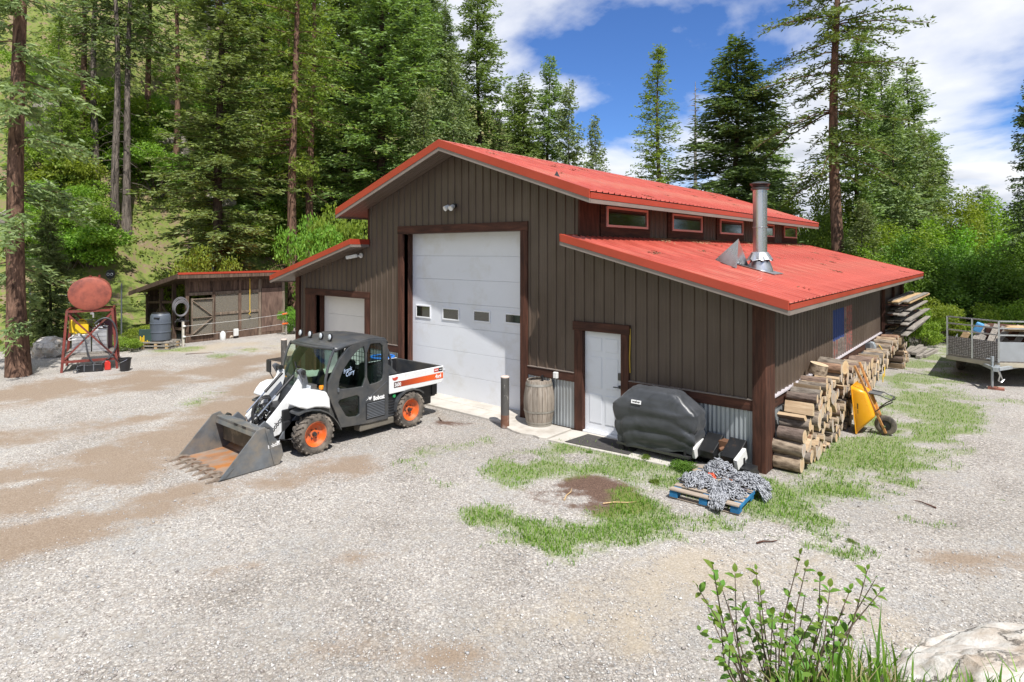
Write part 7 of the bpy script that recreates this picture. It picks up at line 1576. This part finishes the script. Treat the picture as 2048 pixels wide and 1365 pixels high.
for i, (u, d, v, r, k) in enumerate(((1800, 26, 500, 70, 'alder'), (1850, 27.5, 470, 75, 'alder'), (1905, 26, 520, 80, 'alder'), (1960, 27, 490, 85, 'alder'), (2020, 26, 505, 85, 'alder'), (1770, 29, 430, 70, 'aspen'), (1830, 31, 420, 70, 'aspen'), (1940, 33, 440, 75, 'aspen'), (2000, 34, 455, 70, 'aspen'), (1880, 24.0, 600, 50, 'bush2'), (1840, 23.2, 630, 40, 'bush1'), (1955, 23.6, 610, 55, 'bush2'), (2030, 23.5, 600, 60, 'bush2'), (1815, 22.6, 610, 34, 'bush1'), (1750, 27, 480, 60, 'aspen'), (1700, 30, 470, 60, 'alder'), (2075, 25, 480, 80, 'alder'), (1630, 30, 430, 60, 'alder'))):
    tpx(k, u, d, v, r, 'leafy green thicket tree in the undergrowth beyond the trailer' if k != 'bush1' and k != 'bush2' else 'low leafy bush at the edge of the thicket beyond the barn end', group='thicket behind the trailer' if k[:4] != 'bush' else 'low bushes at the thicket edge', cat='tree' if k[:4] != 'bush' else 'bush')
# bushes on and below the hillside
for i in range(90):
    u = random.uniform(60, 720); v = random.choice((random.uniform(480, 560), random.uniform(300, 480), random.uniform(180, 330)))
    if 190 < u < 400 and v > 400: continue
    d = on_hill(u, v) if v < 545 else random.uniform(26, 30); x, y = at_px(u, d)
    if -23.6 > x or u > 600: 
        k = random.choice(('bush1', 'bush2', 'bush3', 'bush2')); s = random.uniform(.55, 1.35); tree(k, x, y, PROTO[k][2] * s, PROTO[k][3] * s * random.uniform(.9, 1.3), {'bush1': 'low bright bush', 'bush2': 'tall bright bush', 'bush3': 'dark green bush'}[k] + (' on the upper hillside' if v < 330 else ' on the middle of the hillside' if v < 480 else ' at the foot of the hillside') + (' left of the shed' if u < 300 else ' above the shed' if u < 560 else ' left of the barn roof'), 'bush', group='bushes on the hillside')
for u, d, v, r, lab in ((388, 27, 500, 58, 'bright green bush behind the shed roof'), (285, 24.5, 650, 38, 'leafy bush between the tank stand and the grey barrel'), (262, 22, 672, 30, 'leafy green weeds just right of the tank stand'), (586, 26.5, 615, 20, 'small bush at the right end of the shed'), (640, 30, 440, 60, 'bright green bush behind the left roof of the barn'), (690, 31, 420, 60, 'bright bush left of the upper barn wall')):
    tpx('bush2' if d > 23 else 'bush1', u, d, v, r, lab, cat='bush')
# low undergrowth carpeting the slope
r_ = np.random.default_rng(91); k = 46000; x = r_.uniform(-47, -25.5, k); y = r_.uniform(-14, 30, k); cl_ = vnoise(x * .8, y * .8, 15, 3); keep = (cl_ > .44 + .16 * r_.random(k)) & ~((x > -26.8) & (y > -.8) & (y < 5.6)); x, y = x[keep], y[keep]; k = len(x)
z = height(x, y) + r_.random(k) ** 1.5 * .45 * np.clip((cl_[keep] - .4) * 4, .2, 1.2); D = r_.normal(0, 1, (k, 3)); D[:, 2] = np.abs(D[:, 2]) * .5; D /= np.linalg.norm(D, axis=1, keepdims=True)
q_ = cards(np.stack([x, y, z], -1), D, r_.uniform(.10, .24, k), r_.uniform(.06, .13, k), r_)
o = bpy.data.objects.new('undergrowth', mesh_np('undergrowth', q_.reshape(-1, 3), np.arange(k * 4).reshape(k, 4), [leafmat('undergrowth_leaf', (.09,.13,.025), (.30,.33,.07), .35, .05)])); COL.objects.link(o); stuff(o); o['label'] = 'low mixed undergrowth carpeting the wooded slope'; o['category'] = 'undergrowth'
# forest behind: on the hill and far off
k_ = 0
while k_ < 60:
    x = random.uniform(-85, -31); y = random.uniform(-30, 65); dd = (x - CAM.x) * FWD.x + (y - CAM.y) * FWD.y
    uu = 1024 + FPX * ((x - CAM.x) * RGT.x + (y - CAM.y) * RGT.y) / max(dd, 1)
    if dd < 38 or uu < -120 or uu > 900 or (dd < 48 and 60 < uu < 400): continue
    k = random.choice(('fir1', 'pine1', 'pine2', 'fir2', 'spruce', 'larch1')); s = random.uniform(.75, 1.05); tree(k, x, y, PROTO[k][2] * s, PROTO[k][3] * s, {'fir1': 'broad fir', 'fir2': 'open-crowned fir', 'pine1': 'grey-trunked pine', 'pine2': 'red-trunked pine', 'spruce': 'dark spruce', 'larch1': 'light green larch'}[k] + ' in the forest covering the hillside', group='forest trees on the hillside'); k_ += 1
for i in range(36):
    u = random.uniform(560, 2250); d = random.uniform(62, 130); x, y = at_px(u, d); k = random.choice(('fir1', 'spruce', 'young', 'larch2')); v = random.uniform(385, 430) if u > 1200 else random.uniform(250, 400); z = float(height(x, y)); H = CAM.z + (HY - v) / FPX * d - z
    tree(k, x, y, H, H * .16, {'fir1': 'distant fir', 'spruce': 'distant dark spruce', 'young': 'distant pale fir', 'larch2': 'distant larch'}[k] + ' in the far forest ' + ('behind the barn' if u < 1500 else 'behind the far right trees'), group='distant forest trees')
for i in range(14):                                                   # woods that go on beyond the right of the picture
    x = random.uniform(19, 34); y = -12 + i * 3.4 + random.uniform(-1, 1); k = random.choice(('fir1', 'spruce', 'fir2', 'larch2')); s = random.uniform(.8, 1.0); tree(k, x, y, PROTO[k][2] * s, PROTO[k][3] * s, 'conifer in the woods right of the yard', group='woods right of the yard')
for i in range(18):
    x = random.uniform(6, 24); y = 17 + i * 1.9 + random.uniform(-1, 1); k = random.choice(('fir1', 'spruce', 'alder', 'aspen', 'young')); s = random.uniform(.8, 1.1); tree(k, x, y, PROTO[k][2] * s, PROTO[k][3] * s, 'tree in the woods beyond the right edge past the trailer', group='woods past the trailer')
# ------------------------------------------------------------------ near shrub, tall grass
def leaf_obj(seed):
    random.seed(seed); q = MB(); pr_ = [(0, .0), (.18, .30), (.42, .44), (.68, .36), (.88, .16), (1, 0)]; L_ = 1.0; P = []
    for t, w_ in pr_:
        z = .10 * math.sin(t * math.pi) - .12 * t * t; P += [(t, -w_ * .72, z + .06 * w_), (t, 0, z - .03), (t, w_ * .72, z + .06 * w_)]
    q.grid(P, 3, len(pr_)); o = q.build('leaf', leafmat('shrub_leaf', (.085,.17,.025), (.20,.33,.05), .4, .03), None, smooth=80, recalc=False); me = o.data; bpy.data.objects.remove(o); return me
LEAFM = leaf_obj(1)
sx_, sy_ = at_px(1560, 2.75); sz_ = float(height(sx_, sy_))
shrub = thing('leafy_shrub', 'young leafy shrub with oval leaves on the near bank', 'shrub', (sx_, sy_, sz_))
random.seed(41); STW = basic('shrub_twig', (.12,.085,.06), .8); nleaf = 0
tips = [(1395,1175),(1425,1130),(1440,1165),(1470,1145),(1512,1140),(1520,1180),(1600,1110),(1612,1135),(1640,1155),(1660,1175),(1735,1140),(1750,1160),(1760,1185),(1700,1180),(1480,1215),(1545,1230),(1580,1215),(1440,1230),(1625,1240),(1670,1245),(1500,1270),(1590,1285),(1460,1285),(1640,1290),(1415,1215),(1530,1205),(1565,1250),(1610,1190),(1690,1215),(1485,1185),(1655,1210),(1455,1200)]
for (tu, tv) in tips:
    bu = 1560 + (tu - 1560) * .35 + random.uniform(-25, 25); dB = 2.75 + random.uniform(-.12, .12); dT = dB + random.uniform(-.25, .25)
    b_ = pd(bu, 1420, dB); b_.z = float(height(b_.x, b_.y)); tp = pd(tu, tv, dT); mid = b_ * .5 + tp * .5 + Vector((random.uniform(-.07,.07), random.uniform(-.07,.07), random.uniform(-.02, .05)))
    path = spline([b_, b_ * .75 + mid * .25, mid, mid * .4 + tp * .6, tp], 2); rel = [p - shrub.location for p in path]
    q = MB(); n = len(rel); q.tube(rel, [.0055 * (1 - .75 * i / (n - 1)) for i in range(n)], 5); q.build('stem', STW, shrub, smooth=60)
    for j in range(7):
        t = .34 + .66 * j / 6
        if nleaf >= 298 : break
        i0 = min(n - 2, int(t * (n - 1))); c = rel[i0] + (rel[i0+1] - rel[i0]) * (t * (n - 1) - i0); dirv = (rel[i0+1] - rel[i0]).normalized()
        for sgn in ((1, -1) if j < 6 else (0,)):
            side_ = dirv.cross(Vector((random.gauss(0,1), random.gauss(0,1), .3))).normalized() * sgn
            d_ = (side_ * .9 + dirv * .45 + Vector((0, 0, random.uniform(-.2, .25)))).normalized() if sgn else dirv
            o = bpy.data.objects.new('leaf', LEAFM); COL.objects.link(o); o.parent = shrub; nleaf += 1
            qd = d_.to_track_quat('X', 'Z'); o.rotation_mode = 'QUATERNION'; o.rotation_quaternion = qd; s = random.uniform(.032, .055) * (1.0 if j < 6 else .8); o.scale = (s, s, s); o.location = c
ex = []; r_ = np.random.default_rng(5)
for _ in range(260):
    u = 1575 + r_.normal(0, 85); v = r_.uniform(1235, 1390); d = 2.75 + r_.normal(0, .14)
    if r_.random() > .95 - abs(u - 1575) / 260: continue
    c = np.array(pd(u, v, d) - shrub.location); D = r_.normal(0, 1, 3); D[2] = abs(D[2]) * .4; D /= np.linalg.norm(D); S = np.cross(D, np.array([0, 0, 1.]) + r_.normal(0, .35, 3)); S /= np.linalg.norm(S); l = r_.uniform(.024, .045)
    ex.append(np.stack([c, c + D * l * .3 + S * l * .30, c + D * l * .7 + S * l * .27, c + D * l, c + D * l * .7 - S * l * .27, c + D * l * .3 - S * l * .30]))
lm_ = bpy.data.meshes.new('lower_leaves'); lm_.from_pydata(np.concatenate(ex).tolist(), [], [tuple(range(i * 6, i * 6 + 6)) for i in range(len(ex))]); lm_.materials.append(_mats['shrub_leaf']); o = bpy.data.objects.new('lower_leaves', lm_); COL.objects.link(o); o.parent = shrub; stuff(o)
# tall blades and dry stalks on the bank
def bank_blades(n, u0, u1, d0, d1, h0, h1, mat, name, label, wid, lean=.5):
    u = rng.uniform(u0, u1, n); d = rng.uniform(d0, d1, n); x = CAM.x + (FWD.x + RGT.x * (u - 1024) / FPX) * d; y = CAM.y + (FWD.y + RGT.y * (u - 1024) / FPX) * d
    V, F = blades(x, y, h0, h1, wid, lean); o = bpy.data.objects.new(name, mesh_np(name, V, F, [mat])); COL.objects.link(o); stuff(o); o['label'] = label; o['category'] = 'grass'
bank_blades(150, 1560, 1800, 2.4, 3.1, .18, .42, M_GRASS, 'tall_grass', 'tall green grass blades between shrub and boulder', .006)
bank_blades(1500, 1300, 2048, 2.2, 3.9, .04, .16, M_GRASS, 'bank_grass', 'short green grass over the near bank', .004, .9)
bank_blades(500, 1380, 1800, 2.4, 3.2, .06, .24, M_GRASSDRY, 'dry_grass', 'dry straw-coloured stalks at the foot of the near shrub', .003, 1.2)
bank_blades(500, 1780, 2048, 3.0, 4.4, .05, .20, M_GRASS, 'edge_grass', 'green grass behind the pale boulder', .005, .7)
for u, d, s in ((1108, 3.75, .28), (1880, 3.2, .30), (1960, 3.4, .25), (1720, 3.3, .22), (1845, 3.6, .4)):
    x, y = at_px(u, d); tree('bush3', x, y, 1.4 * s, 1.2 * s * .7, 'low leafy weed on the near bank', 'weed', name='leafy_weed', group='weeds on the near bank')
for i, (u, v, s) in enumerate(((1290, 920, .13), (1365, 940, .22), (1345, 905, .16), (1310, 965, .10), (1705, 1085, .08), (1180, 905, .08), (2000, 1000, .06))):
    p = gp(u, v); tree('bush3', p.x, p.y, 1.4 * s * .8, 1.2 * s, 'small leafy weed clump in the grass near the pallet' if i < 6 else 'small weed alone on the right gravel', 'weed', name='leafy_weed', group='weed clumps by the pallet')
